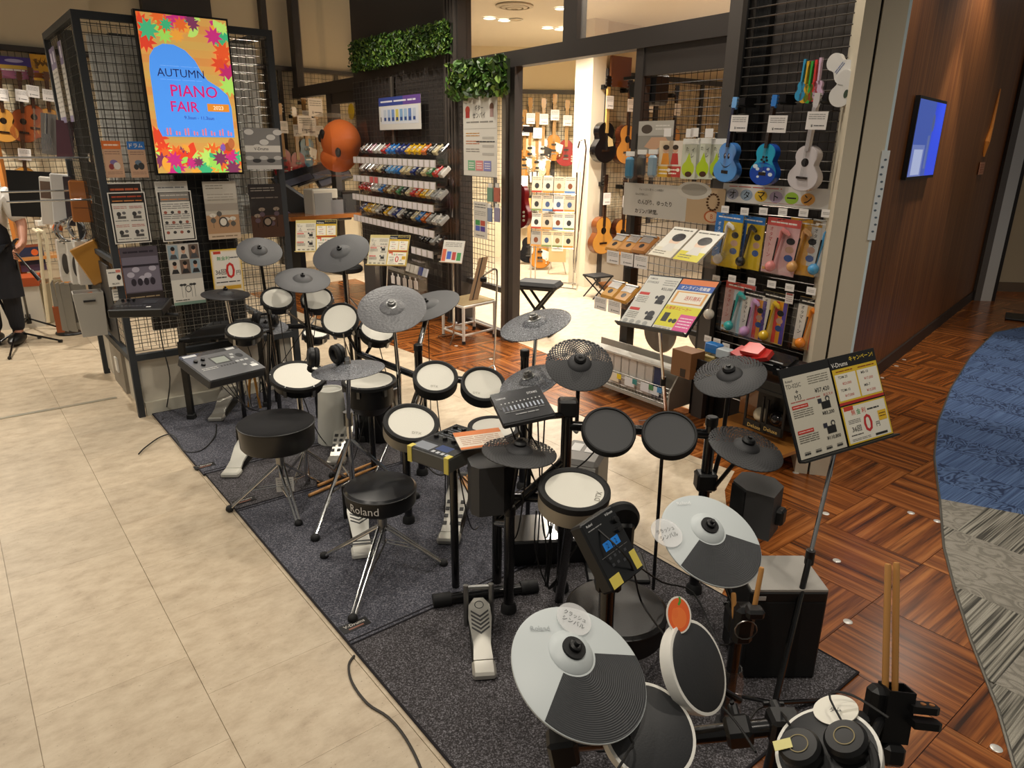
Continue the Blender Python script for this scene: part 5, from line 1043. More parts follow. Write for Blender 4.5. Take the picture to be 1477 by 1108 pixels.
s0 = Q @ Vector((-.012,0,-.05)); stick('pale wooden drumstick in the black holder, beside its twin', PY(1281,813,1.39), s0, .0073, 'sticks in the clamp-on holder'); s1 = Q @ Vector((.012,0,-.05)); stick('pale wooden drumstick in the black holder, beside its twin', PY(1293,811,1.40), s1, .0073, 'sticks in the clamp-on holder')
hq = PY(1072,890,1.64); t = thing('stick_pouch', 'black stick holder clamped on the post beneath the higher white cymbal', 'stick holder', hq); MB().bbox((0,0,-.02),(.055,.05,.12),.012,Matrix.Translation(hq)).build('pouch', BLK, t); MB().bbox((.02,-.02,.03),(.05,.04,.03),.008,Matrix.Translation(hq)).build('clamp', BLK, t); MB().tube([hq+Vector((.03*math.cos(i*.5),-.03,.03*math.sin(i*.5)-.02)) for i in range(13)], .002, 5, closed=True).build('wire_ring', STEEL, t)
stick('drumstick standing to the right in the post-mounted holder', PY(1099,818,1.66), hq+Vector((.02,-.01,-.03)), .007); stick('drumstick standing to the left in the post-mounted holder', PY(1058,855,1.66), hq+Vector((-.02,0,-.03)), .007)
o = MB().lathe([(0,0),(.045,.0),(.05,.03),(.036,.09),(.04,.16),(.03,.20),(.026,.2)],9,Matrix.Translation(ab_+Vector((0,0,.05)))).build('plastic_bag', BAG); tag(o, 'crumpled clear plastic bag round the post under the higher white cymbal', 'bag')
# headphones on the pad
Hh = FA5 @ Matrix.Translation((-.045,.0,.012)) @ Matrix.Rotation(.5,4,'Z'); h_ = thing('headphones', 'black headphones with a yellow sticky note lying on the white rimmed pad', 'headphones', M4=Hh)
for k, (x, y) in enumerate(((0,0),(.07,-.055))):
    c = MB().lathe([(0,0),(.036,0),(.042,.010),(.042,.028),(.036,.036),(0,.038)], 32, Matrix.Translation((x,y,0))).build('ear_cup', BLK, h_); MB('#8a7c52').lathe([(.018,.0385),(.020,.0385)], 32, Matrix.Translation((x,y,0))).build('gold_ring', PRINT, c)
MB().tube([(.02+.08*math.cos(a),-.05+.085*math.sin(a),.012) for a in [3.6+i*.22 for i in range(13)]], .009, 8).build('headband', BLKM, h_); MB('#d8d08a').box((-.022,.02,.0395),(.036,.022,.001),R=Matrix.Rotation(-.6,3,'Z')).build('sticky_note', PRINT, h_, smooth=False); MB().tube(smooth_path([(.1,-.02,.02),(.13,.03,.03),(.16,.0,.02),(.17,-.07,.0)]), .0025, 6).build('cable', CABLE, h_)
# black throne seen between the kits, amplifier box, pedal, floor cable
throne('low black throne with a dull top behind the sound module post', (890,878,74,40,6,.32), .09, [PZ(820,960),PZ(960,940),PZ(900,900)], M('#1c1a19',.4,noise=.2), BLKM)
f0, f1 = PZ(1066,981), PZ(1174,981); wd = (f1-f0).length; zt = PY(1190,852,f1.y).z; bk = PZ(1150,801,zt); dx = (f1-f0).normalized(); dp = abs((bk-f1).dot(Vector((-dx.y,dx.x,0)))); F = frame3((f0+f1)/2, dx, Vector((0,0,1)))   # local z toward the viewer
t = thing('amplifier', 'black amplifier cabinet with a light grey top on the brown mat', 'amplifier', M4=F)
MB().bbox((0,zt/2,-dp/2),(wd,zt-.01,dp),.008).build('cabinet', M('#060606',.6), t, smooth=False); MB().box((0,zt-.004,-dp/2),(wd-.006,.008,dp-.006)).build('top', M('#a39f98',.6,noise=.2), t, smooth=False); MB('#c9c7c2').box((-wd*.36,zt-.03,.001),(.03,.014,.002)).build('badge', PRINT, t, smooth=False); MB().box((0,zt*.46,.001),(wd*.92,zt*.82,.003)).build('grille', M('#0a0a0b',.85,noise=.4), t, smooth=False)
pedal('silver hi-hat pedal with black chevrons standing alone on the brown mat', PZ(699,980,.0), PZ(690,895,.0), .085, None, BLK, 'chevron', .075)
o = MB().tube(smooth_path([PZ(511,946,.004),PZ(503,960,.004),PZ(508,985,.004),PZ(530,1015,.004),PZ(560,1035,.004),PZ(585,1065,.004),PZ(608,1112,.004),PZ(625,1180,.004)]), .0045, 6).build('floor_cable', M('#3a3632',.6)); tag(o, 'grey cable lying on beige floor beside the brown mat', 'cable')
# price stand with the campaign board
def art_board(red_head, prices, model):
    def f(a):
        a.r(.015,.02,.49,.90,'#cfc9b8'); a.r(.50,.86,.99,.985,'#141414'); a.t('V-Drums',.60,.905,.05,'#e8e4dc',.17); a.t('キャンペーン!',.84,.94,.055,'#e8c83a',.26)
        a.t('Roland',.065,.855,.025,'#333',.1); a.t(model,.10,.80,.045,'#3a3a38',.15,False); a.t('+',.12,.73,.04,'#3a3a38'); a.t('M3',.12,.67,.055,'#3a3a38',.1,False); a.l(.25,.77,.46,.87,4,'#7a7668'); a.t(prices[0],.37,.69,.055,'#2a2a2a',.22); a.t('おススメ',.42,.63,.03,'#b5342a',.14); a.l(.04,.61,.34,.64,1,'#b5645a')
        for k in range(2):
            y = .55-.27*k; a.r(.04,y,.20,y+.04,'#c03a2e'); a.l(.05,y+.01,.19,y+.03,1,'#f0d8d0'); a.l(.04,y-.10,.24,y-.01,4,'#6b675c'); a.r(.33,y-.07,.42,y+.01,'#1c1b1b'); a.r(.30,y+.0,.34,y+.05,'#2a2c38'); a.e(.40,y+.035,.022,.03,'#3a3a3a'); a.e(.40,y+.03,.012,.018,'#cfc9b8'); a.t(prices[1+k],.38,y-.115,.045,'#2a2a2a',.2)
        for k in range(4): a.l(.06+.11*k,.045,.12+.11*k,.085,1,'#2a2a2a',k); a.l(.06+.11*k,.05,.12+.11*k,.09,3,'#2a2a2a',k)
        a.r(.505,.46,.985,.86,'#d8b52c'); a.r(.505,.46,.985,.49,'#b5302a')
        for i in (0,1): a.r(.52+.235*i,.51,.74+.235*i,.80,'#e8e3d4'); a.t(('TDM-20','MB-10')[i],.60+.235*i,.765,.03,'#2a2a2a',.1); a.t(('¥23,000','¥17,000')[i],.63+.235*i,.69,.035,'#b5342a',.18); a.t(('TDM-10','MB-7')[i],.60+.235*i,.62,.03,'#2a2a2a',.1); a.t(('¥17,000','¥13,500')[i],.63+.235*i,.555,.035,'#b5342a',.18); a.l(.54+.235*i,.815,.72+.235*i,.845,1,'#8a3a14')
        a.r(.505,.02,.985,.445,'#d8b52c'); a.r(.52,.035,.97,.43,'#e6e1d2'); a.r(.53,.39,.63,.44,'#c8402c'); a.t('無',.62,.36,.06,'#c8402c'); a.t('金',.675,.36,.06,'#3f8f56'); a.t('利',.73,.36,.06,'#c8402c'); a.l(.77,.33,.90,.38,1,'#333'); a.t('0',.75,.21,.20,'#c03030',.12); a.t('円',.85,.17,.055,'#333'); a.t('36回',.62,.18,.065,'#222',.12); a.l(.55,.10,.68,.13,1,'#333'); a.l(.55,.24,.68,.29,3,'#555'); a.r(.87,.20,.96,.31,'#e2b62a'); a.l(.88,.23,.95,.29,2,'#5a3a10'); a.l(.55,.05,.75,.08,2,'#777'); a.r(.80,.05,.93,.075,'#222')
    return f
def art_board2(a):
    art_board(0, ('¥83,000','¥93,200','¥119,000'), 'TD-17')(a)
price_board('black price board with drum prices on a chrome stand beside the black amplifier', ((1118,537.5),(1260,504),(1293.5,623),(1153.7,665)), .43, .31, art_board(0, ('¥57,420','¥83,200','¥110,800'), 'TD-02SC'), PZ(1112,1040))
# ============================================================ kit with perforated black cymbals (second from the front)
KB = thing('electronic_drum_kit', 'electronic drum kit with perforated black cymbals and black rubber pads', 'drum kit', PZ(850,850))
sB = [(835.5,526.4,49,37.5,10,.26),(1053.6,543.4,53.5,30,-7,.26),(1076,647.7,57.5,27,22,.26),(749,653,54.5,22,6,.26)]
cB = [cymbal(KB, s_, PERF, 'knob', 'black perforated cymbal pad') for s_ in sB]
B5 = pad(KB, (878.5,621.6,40,34,20,.19), 'rubber'); B6 = pad(KB, (966,626.7,41,33.5,10,.19), 'rubber'); B7 = pad(KB, (828.7,708.6,53,31.5,8,.24), 'xp', ('DTX',.075,-.03,.018,'#8a867a',1.3), 'silver sided pad with black rim and cream head', .075); rod(KB,'rack_post', PY(956,640,2.45), PZ(942,852), .007)
yb = 2.45; tl_, bl_ = post(KB, 819, 580, yb, .021); tr_, br_ = post(KB, 1027, 606, yb, .021); zb = PY(915,622,yb).z
rod(KB,'rack_bar', Vector((tl_.x,yb,zb+.02)), Vector((tr_.x,yb,zb-.01)), .019); clamp(KB, Vector((tl_.x,yb,zb+.02)), (1,0,0), 1.4); clamp(KB, Vector((tr_.x,yb,zb-.01)), (1,0,0), 1.4); clamp(KB, Vector((tl_.x,yb,tl_.z-.02)), (0,0,1), 1.2); clamp(KB, Vector((tr_.x,yb,zb-.2)), (0,0,1), 1.3)
for F, C, n in (B5, B6): rod(KB,'pad_arm', C-n*.03, Vector((C.x,yb,zb)), .010)
lp, lb_ = post(KB, 735, 735, 2.31, .02); l2, l2b = post(KB, 717, 735, 2.5, .02, foot=False); fa, fb3 = PZ(632,866,.03), PZ(768,846,.03)
rod(KB,'foot_bar', fa, fb3, .021); MB().cyl(fa-(fb3-fa).normalized()*.02, fa+(fb3-fa).normalized()*.05, .027, n=14).build('end_cap', BLKM, KB); MB().cyl(fb3-(fb3-fa).normalized()*.05, fb3+(fb3-fa).normalized()*.02, .027, n=14).build('end_cap', BLKM, KB)
rod(KB,'rack_bar', Vector((l2b.x,l2b.y,.40)), Vector((tl_.x,yb,.42)), .019); rod(KB,'rack_bar', l2-Vector((0,0,.05)), Vector((tl_.x,yb,zb-.12)), .019); rod(KB,'rack_bar', lp-Vector((0,0,.06)), l2-Vector((0,0,.06)), .017)
for k, (F, C, n) in enumerate(cB):
    q = (Vector((tl_.x+.02,yb,tl_.z-.10)), Vector((tr_.x+.02,yb,zb-.25)), Vector((tr_.x+.03,yb-.02,zb-.22)), lp)[k]; m_ = Vector((C.x,C.y,max(.3,C.z-.28))) if k in (0,1) else q
    rod(KB,'cymbal_arm', C-n*.012, m_, .008, BLK)
    if k in (0,1): rod(KB,'cymbal_arm', m_, q, .009, BLK)
rod(KB,'pad_arm', B7[1]-B7[2]*.05, Vector((tl_.x,yb,zb-.16)), .012); rod(KB,'snare_post', B7[1]-B7[2]*.05, PZ(806,868), .018); clamp(KB, B7[1]-B7[2]*.06+Vector((-.1,.02,-.01)), (1,0,0), 1.0)
qb = [PZ(702,573,.84), PZ(773,556,.87), PZ(800,597,.84), PZ(735,608,.82)]; MB_ = frame3((qb[0]+qb[1]+qb[2]+qb[3])/4, qb[1]-qb[0]+qb[2]-qb[3], qb[0]-qb[3]+qb[1]-qb[2])
def art_402(a):
    a.r(.01,.01,.99,.99,'#232427'); a.t('YAMAHA',.17,.78,.05,'#c9c9c9',.2); a.t('DTX402',.80,.80,.07,'#c9c9c9',.2)
    for i in range(11): a.r(.12+.075*i,.36,.15+.075*i,.50,'#aeb6c2' if i > 1 else '#6a6e76'); a.e(.135+.075*i,.60,.014,.02,'#c2c2c2')
    a.l(.12,.28,.9,.33,1,'#8a8a8a'); a.l(.3,.16,.75,.24,1,'#9a9a9a'); a.e(.08,.45,.025,.033,'#4a4a4c')
wb = ((qb[1]-qb[0]).length+(qb[2]-qb[3]).length)/2; hb_ = ((qb[0]-qb[3]).length+(qb[1]-qb[2]).length)/2
module(KB, MB_, wb*1.08, hb_*1.05, .022, M('#1b1c1e',.5), art_402, 'flat black sound module with a row of pale buttons'); mc = MB_ @ Vector((.05,-.03,-.05)); rod(KB,'module_arm', mc, Vector((tl_.x,yb,tl_.z-.05)), .012); clamp(KB, mc, (1,0,0), .9)
for i in range(6):
    c0 = MB_ @ Vector((-.06+.025*i,-.06,-.045)); e_ = (Vector((tl_.x,yb,zb-.25)), B7[1]-B7[2]*.06, B5[1]-B5[2]*.03, lp-Vector((0,0,.1)), Vector((tl_.x-.05,yb,.3)), PZ(770,800,.02))[i]; cable(KB, sag(c0, e_, .10+.03*i))
for i in range(5): x = lp+Vector((.10+.018*i,.03,-.02)); cable(KB, [x, x+Vector((.03*math.sin(i),.02,-.18)), x+Vector((.06-.02*i,.0,-.34)), x+Vector((.12,.02,-.22+.03*i))])
# two satellite speakers and their subwoofer
def satellite(label, c, rz, w_, h_, d_):
    t = thing('satellite_speaker', label, 'speaker', M4=Matrix.Translation(c) @ Matrix.Rotation(rz,4,'Z'))
    MB().prism([(-w_/2,-d_*.3),(-w_*.36,-d_/2),(w_*.2,-d_/2),(w_/2,-d_*.1),(w_/2,d_/2),(-w_*.2,d_/2),(-w_/2,d_*.2)], -h_/2, h_/2).build('cabinet', M('#3a3a3b',.55), t, smooth=False)
    MB().prism([(w_*.2,-d_/2-.004),(w_/2+.004,-d_*.1-.004),(w_/2,-d_*.1),(w_*.2,-d_/2)], -h_*.45, h_*.45).build('grille', M('#0a0a0b',.9), t, smooth=False); MB().bbox((0,d_*.5,-h_*.1),(.05,.05,.06),.008).build('bracket', BLK, t); return t
satellite('dark satellite speaker beneath the perforated hi-hat pad', PY(708,697,2.31), .25, .16, .19, .14); satellite('black satellite speaker clamped under the lower perforated cymbal', PY(1090,728,2.28), -2.2, .16, .17, .16)
sc = PZ(842,650,.33); t = thing('subwoofer', 'silver and grey subwoofer with white stickers on the beige floor', 'speaker', M4=Matrix.Translation((sc.x,sc.y,0)) @ Matrix.Rotation(-.35,4,'Z')); MB().bbox((0,0,.165),(.20,.26,.33),.02).build('cabinet', M('#6f6c68',.45), t, smooth=False); MB('#c2c0bc').box((.0,-.131,.28),(.18,.004,.05)).build('front_strip', GLOSSP, t, smooth=False)
for k in range(2): MB('#e4e2de').box((-.04+.07*k,.03,.331),(.05,.09,.001)).build('sticker', PRINT, t, smooth=False)
# round bass pad on a tower
C, n = disc(893,748,26,30,0,.17); t = thing('kick_pad', 'round black kick pad tower behind the silver sided snare pad', 'kick pad', Vector((C.x,C.y,0))); MB().lathe([(0,-.04),(.07,-.04),(.085,-.02),(.085,0),(.075,.008),(0,.008)],32,nframe(C,(-.2,.9,.1))).build('pad', BLKM, t); MB().bbox((C.x,C.y-.03,C.z/2),(.12,.05,C.z),.012).build('tower', BLK, t); MB().bbox((C.x,C.y,.012),(.26,.22,.024),.006).build('base_plate', BLK, t)
# low glossy black platform behind the posts
q = PZ(815,815); t = thing('amp_platform', 'low black box with glossy dark top behind the kit posts', 'box', M4=Matrix.Translation(q) @ Matrix.Rotation(.12,4,'Z')); MB().bbox((0,.12,.06),(.46,.24,.12),.006).build('box', BLK, t, smooth=False); MB().box((0,.12,.1215),(.44,.22,.003)).build('top', M('#3a3733',.12), t, smooth=False)
# ============================================================ kit with sparkle cymbals
KC = thing('electronic_drum_kit', 'electronic drum kit with sparkle grey cymbals and white headed pads', 'drum kit', PZ(700,740))
cC = [cymbal(KC, s_, SPARK, 'chrome', 'grey cymbal pad with sparkle finish') for s_ in ((772.7,468.7,52.5,20.3,-14.6,.33),(765,551,46,21,-20,.29))]
C3 = pad(KC, (628,545,33,24,0,.22), 'xpb', ('DTX',0,-.06,.012,'#a8a498')); C4 = pad(KC, (697,555,33,25,10,.22), 'xpb', ('DTX',-.03,-.06,.012,'#a8a498')); C5 = pad(KC, (593,611,41,27.5,5,.24), 'xp', ('DTX',.03,-.06,.014,'#a8a498'), depth=.07); C7 = pad(KC, (712,618,38,17,2,.28), 'xpb')
yc = 3.35; tc_, bc_ = post(KC, 757, 508, yc, .021); tc2, bc2 = post(KC, 603, 500, 3.5, .021); zc = PY(660,556,yc).z; rod(KC,'rack_bar', Vector((tc2.x,3.5,zc)), Vector((tc_.x,yc,zc)), .019); clamp(KC, Vector((tc_.x,yc,zc)), (1,0,0), 1.4); clamp(KC, Vector((tc2.x,3.5,zc)), (1,0,0), 1.4); clamp(KC, Vector((tc2.x,3.5,tc2.z-.1)), (1,0,0), 1.3)
for F, C, n in (C3, C4): rod(KC,'pad_arm', C-n*.04, Vector((C.x,yc+.08,zc)), .010)
rod(KC,'rack_bar', Vector((tc2.x,3.5,.50)), Vector((C5[1].x-.05,C5[1].y+.06,.48)), .019); lc, lcb = post(KC, 585, 640, 2.98, .019); rod(KC,'pad_arm', C5[1]-C5[2]*.05, lc-Vector((0,0,.05)), .011); rod(KC,'rack_bar', lc-Vector((0,0,.04)), Vector((tc2.x,3.5,.45)), .019)
rod(KC,'cymbal_arm', cC[0][1]-cC[0][2]*.02, Vector((tc_.x+.04,yc-.05,tc_.z-.12)), .009, CHR); rod(KC,'cymbal_arm', Vector((tc_.x+.04,yc-.05,tc_.z-.12)), Vector((tc_.x,yc,tc_.z-.16)), .012); rod(KC,'cymbal_arm', cC[1][1]-cC[1][2]*.02, Vector((cC[1][1].x,cC[1][1].y,.0)), .011); rod(KC,'snare_post', C7[1]-C7[2]*.05, Vector((C7[1].x,C7[1].y,0)), .014)
for k in range(3): a_ = k*2.1+.5; rod(KC,'snare_leg', Vector((C7[1].x,C7[1].y,.16)), Vector((C7[1].x+.17*math.cos(a_),C7[1].y+.17*math.sin(a_),.012)), .008)
MC_ = quadpose(((594,645),(661,612),(708,624),(648,664)), .27, .20) if False else None
pc = [PZ(594,645,.66), PZ(659,612,.66), PZ(706,626,.66), PZ(649,664,.66)]; cx_ = (pc[0]+pc[1]+pc[2]+pc[3])/4; xd = (pc[3]-pc[0]); yd = (pc[1]-pc[0]); MC_ = frame3(cx_, xd, yd); wC = max(.2,xd.length); hC = max(.2,yd.length)
def art_pro(a):
    a.r(.01,.01,.99,.99,'#3a3c3f'); a.r(.04,.30,.96,.97,'#232427'); a.r(.50,.14,.80,.30,'#3c4c78'); a.r(.05,.05,.45,.25,'#8f949c'); a.l(.1,.5,.9,.9,6,'#6a6e74')
    for i in range(4):
        for j in range(3): a.e(.15+.22*i,.45+.2*j,.045,.05,'#0f0f10')
    for i in range(4): a.r(.52+.11*i,.04,.59+.11*i,.10,'#c4c6ca')
mdc = module(KC, MC_, wC, hC, .06, M('#4a4a46',.45), art_pro, 'grey sound module with rows of knobs and taped corners', [(.15+.22*i,.45+.2*j,.010) for i in range(4) for j in range(3)])
for sx in (-1,1): MB().box((sx*(wC/2-.01),-hC/2-.001,-.03),(.02,.004,.06)).box((sx*(wC/2-.01),-hC/2+.012,.001),(.02,.03,.003)).build('tape', TAPE, mdc, smooth=False)
rod(KC,'module_arm', MC_ @ Vector((0,.02,-.07)), Vector((C5[1].x+.12,C5[1].y+.1,.48)), .012); rod(KC,'module_post', MC_ @ Vector((0,.0,-.07)), Vector((cx_.x,cx_.y+.02,0)), .016)
sh = frame3(PZ(693,633,.685), EX*.9+Vector((.3,-.2,0)), Vector((-.1,1,.15))); o = sheet('notice_sheet', 'orange bordered notice lying on the knobbed sound module', 'notice', sh, .18, .12, lambda a: (a.r(0,.75,1,1,'#d87a3a'), a.l(.08,.2,.92,.7,5,'#b58a70'), a.r(0,0,1,.12,'#d87a3a')), '#e4d6c4')
for i in range(7): c0 = MC_ @ Vector((.08-.02*i,-.02,-.06)); cable(KC, sag(c0, (Vector((tc2.x,3.5,.4)),C5[1]-C5[2]*.06,PZ(690,760,.02),PZ(720,730,.02),C3[1]-C3[2]*.05,PZ(640,730,.02),PZ(760,700,.05))[i], .12))
for k in range(4): stick(('drumstick hanging lowest beneath the knobbed module','drumstick second in the bundle beneath the knobbed module','drumstick third in the bundle beneath the knobbed module','drumstick hanging highest beneath the knobbed module')[k], PY(664+5*k,690-2*k,2.72), PY(700+6*k,742-5*k,2.52), .007)
throne('black leather throne with white lettering on its side', (548,703,53,29,0,.30), .075, [PZ(509,897),PZ(640,817),PZ(468,806)], M('#15161a',.28,coat=.3), M('#0f0f11',.45), 'Roland')
pedal('white hi-hat pedal with chevrons behind the lettered throne', PZ(524,806), PZ(515,742), .10, M('#d8d6cc',.4), BLK, 'chevron', .08); pedal('silver chain bass pedal under the knobbed module', PZ(647,786), PZ(666,722), .11, None, BLK, 'grid', .10)
o = MB().tube(smooth_path([PZ(590,818,.005),PZ(612,828,.005),PZ(630,815,.005),PZ(615,806,.005),PZ(600,822,.005),PZ(640,824,.005),PZ(668,812,.005),PZ(650,806,.005),PZ(625,818,.005)]), .004, 6).build('floor_cable', CABLE); tag(o, 'tangled black cable on the blue grey mat beside the lettered throne', 'cable')
# ============================================================ kit with hammered cymbal (third)
KD = thing('electronic_drum_kit', 'electronic drum kit with a hammered grey cymbal and mesh headed pads', 'drum kit', PZ(530,680))
D1 = cymbal(KD, (565.3,445.8,50,34,-5,.36), HAM, 'chrome', 'hammered grey cymbal pad'); D2 = cymbal(KD, (617,442,48,19,-18,.375), RUB, 'black'); D3 = cymbal(KD, (502,534,53.5,13.5,-7,.33), SPARK, None, 'dark hi-hat pad')
D4 = pad(KD, (430,543,42,21.5,0,.28), 'mesh'); D5 = pad(KD, (490.5,460.5,28,23,-14,.21), 'mesh'); D6 = pad(KD, (544,477,27,17,14,.21), 'mesh'); D7 = pad(KD, (532,550,40,14,-3,.29), 'mesh', depth=.12)
yd_ = 3.95; td_, bd_ = post(KD, 514, 470, yd_, .020, cap=False); zd = PY(550,510,yd_).z; rod(KD,'rack_bar', Vector((td_.x,yd_,zd)), Vector((tc2.x,3.62,zd-.04)), .019); clamp(KD, Vector((td_.x,yd_,zd)), (1,0,0), 1.4); p9, b9 = post(KD, 610, 560, 3.6, .021)
for F, C, n in (D5, D6): rod(KD,'pad_arm', C-n*.06, Vector((td_.x+(.05 if C.x > -.9 else 0),yd_,zd)), .010)
rod(KD,'cymbal_stand', D1[1]-D1[2]*.02, Vector((D1[1].x+.02,D1[1].y,.55)), .0095, CHR); rod(KD,'cymbal_stand', Vector((D1[1].x+.02,D1[1].y,.55)), Vector((D1[1].x+.02,D1[1].y,.0)), .013, CHR); rod(KD,'cymbal_arm', D2[1]-D2[2]*.02, PY(601,512,3.5), .014, PIPE); rod(KD,'cymbal_arm', PY(601,512,3.5), Vector((p9.x,p9.y,p9.z-.05)), .014)
for k in range(3): a_ = k*2.1; rod(KD,'stand_leg', Vector((D1[1].x+.02,D1[1].y,.3)), Vector((D1[1].x+.02+.25*math.cos(a_),D1[1].y+.25*math.sin(a_),.015)), .008, CHR)
rod(KD,'snare_post', D4[1]-D4[2]*.08, Vector((D4[1].x,D4[1].y,0)), .014, CHR); rod(KD,'snare_post', D7[1]-D7[2]*.15, Vector((D7[1].x,D7[1].y,0)), .016)
for k in range(3): a_ = k*2.1+.3; rod(KD,'snare_leg', Vector((D4[1].x,D4[1].y,.2)), Vector((D4[1].x+.2*math.cos(a_),D4[1].y+.2*math.sin(a_),.012)), .008, CHR)
for i in range(6): cable(KD, sag((D4[1],D5[1],D6[1],D1[1],D2[1],D7[1])[i]-Vector((0,0,.06)), (PZ(470,640,.02),PZ(560,640,.02),PZ(590,640,.02),Vector((D1[1].x+.03,D1[1].y-.02,.1)),Vector((D2[1].x,D2[1].y,.05)),PZ(500,690,.02))[i], .05))
# hi-hat stand
hc = D3[1]; hbz = PZ(510,718); HS = thing('hi_hat_stand', 'chrome hi-hat stand on the mat between the two thrones', 'stand', hbz); MB().cyl(hc+D3[2]*.17, hc-D3[2]*.05, .0035, n=8).build('pull_rod', CHR, HS); MB().cyl(hc-Vector((0,0,.03)), Vector((hbz.x,hbz.y,.42)), .010, n=12).build('upper_tube', CHR, HS); MB().cyl(Vector((hbz.x,hbz.y,.45)), Vector((hbz.x,hbz.y,.06)), .014, n=12).build('lower_tube', CHR, HS)
MB().lathe([(0,.004),(.034,.004),(.036,.012),(.018,.016),(.013,.045),(.016,.05),(.013,.06),(0,.062)],20,nframe(hc,D3[2])).build('clutch', CHR, HS); MB().cyl(Vector((hbz.x,hbz.y,.40)), Vector((hbz.x,hbz.y,.47)), .024, n=12).build('height_clamp', STEEL, HS)
for f in (PZ(455,781), PZ(600,720), PZ(480,690)): lg = MB().cyl(Vector((hbz.x,hbz.y,.33)), f+Vector((0,0,.02)), .010, n=8).build('leg', CHR, HS); MB().cyl(Vector((hbz.x,hbz.y,.10)), Vector((hbz.x,hbz.y,.33)).lerp(f,.55), .006, n=6).build('brace', CHR, HS); MB().ell(f+Vector((0,0,.018)),(.022,.022,.02),10,6).build('rubber_foot', BLKM, lg)
headphones('black headphones resting on the dark hi-hat pad', nframe(hc+D3[2]*.045+Vector((-.075,-.03,0)), (-.5,.75,.45), (.7,.5,0)), .046)
throne('big round throne with dark velvet top and tall leather side', (397,609,57,26,0,.36), .12, [PZ(332,738),PZ(431,759),PZ(462,700)], M('#100f11',.9,noise=.3), M('#1a1816',.35))
tgm = frame3(PY(411,699,3.14), (1,.15,0), (0,.1,1)); sheet('paper_tag', 'white paper tag hanging under the velvet throne', 'price tag', tgm, .085, .075, lambda a: (a.l(.1,.3,.9,.9,4,'#8a8a88'), a.t('¥16,500',.6,.15,.14,'#333',.5)), '#dddad4', th=.001)
for k, (p, q) in enumerate((((445,715),(548,671)),((458,701),(546,664)))): stick(('drumstick lying on the mat nearer the velvet throne','drumstick lying on the mat crossing behind the other')[k], PZ(*p,.02), PZ(*q,.02), .0085)
pedal('chrome bass pedal on a black plate beside the hi-hat stand', PZ(485,672), PZ(502,632), .11, None, BLK, 'grid', .10); pedal('white topped foot pedal lying at the mat edge', PZ(333,690), PZ(362,652), .10, M('#c9c7bc',.4), BLK, None, .07); pedal('silver foot pedal under the grey sound module', PZ(312,609), PZ(335,580), .10, None, BLK, None, .08)
c = PZ(482,637); t = thing('kick_drum_shell', 'white tapered drum stand tub beside the black shelled drum', 'tub', M4=Matrix.Translation(c)); MB().lathe([(0,0),(.085,0),(.095,.01),(.072,.34),(.064,.34),(.06,.33),(0,.33)],28).build('tub', M('#c9c8be',.5), t)
c = PZ(548,632); t = thing('kick_drum', 'black shelled bass drum pad with chrome fittings', 'drum', M4=Matrix.Translation(c) @ Matrix.Rotation(.3,4,'Z')); MB().lathe([(0,0),(.10,0),(.11,.02),(.13,.32),(.12,.35),(0,.35)],28).build('shell', M('#0d0d0e',.3,coat=.3), t)
for k in range(6): a_ = k*1.047; MB().cyl((.125*math.cos(a_),.125*math.sin(a_),.08),(.14*math.cos(a_),.14*math.sin(a_),.30),.007,n=8).build('tension_rod', CHR, t)
MB().tube([(.135*math.cos(i*.314),.135*math.sin(i*.314),.34) for i in range(20)], .009, 6, closed=True).build('hoop', BLK, t)
# ============================================================ rearmost kit
KE = thing('electronic_drum_kit', 'large electronic drum kit with plain grey cymbals against the display unit', 'drum kit', PZ(400,590))
cE = [cymbal(KE, s_, mt, 'black') for s_, mt in (((374,363,33.6,20.3,5,.27),RUB),((436.3,404.3,40.4,18,2,.33),RUB),((491.9,365.5,42.5,25,-20,.33),RUB),((325,425,36,8,0,.285),RUBD),((383,472,33,11.5,0,.29),SPARK))]
pE = [pad(KE, s_, 'mesh') for s_ in ((400,431,25,16,3,.205),(457,432,24,17,-8,.205),(352,477,28,13,0,.22),(455,481,20,8,0,.2))]
ye = 4.75; te, be = post(KE, 442, 445, ye, .019, cap=False); te2, be2 = post(KE, 333, 452, 4.7, .019, cap=False); ze = PY(400,470,ye).z; rod(KE,'rack_bar', Vector((te2.x,4.7,ze)), Vector((te.x,ye,ze)), .019); rod(KE,'rack_bar', Vector((te.x,ye,ze)), PY(480,480,4.6), .019)
for F, C, n in pE: rod(KE,'pad_arm', C-n*.06, Vector((C.x*.97,ye,ze)), .009)
for k, (F, C, n) in enumerate(cE):
    m_ = Vector((C.x+.02,C.y+.02,.45)); rod(KE,'cymbal_arm', C-n*.02, m_, .010 if k != 4 else .008, PIPE if k != 3 else CHR); rod(KE,'cymbal_post', m_, Vector((m_.x,m_.y,0)), .014)
rod(KE,'cymbal_arm', PY(398,545,4.35), PY(387,478,4.4), .012); rod(KE,'hi_hat_post', PZ(388,600), PY(388,482,4.35), .013)
MG = quadpose(((264,516),(351,498.5),(378,530),(290,551)), .34, .25)
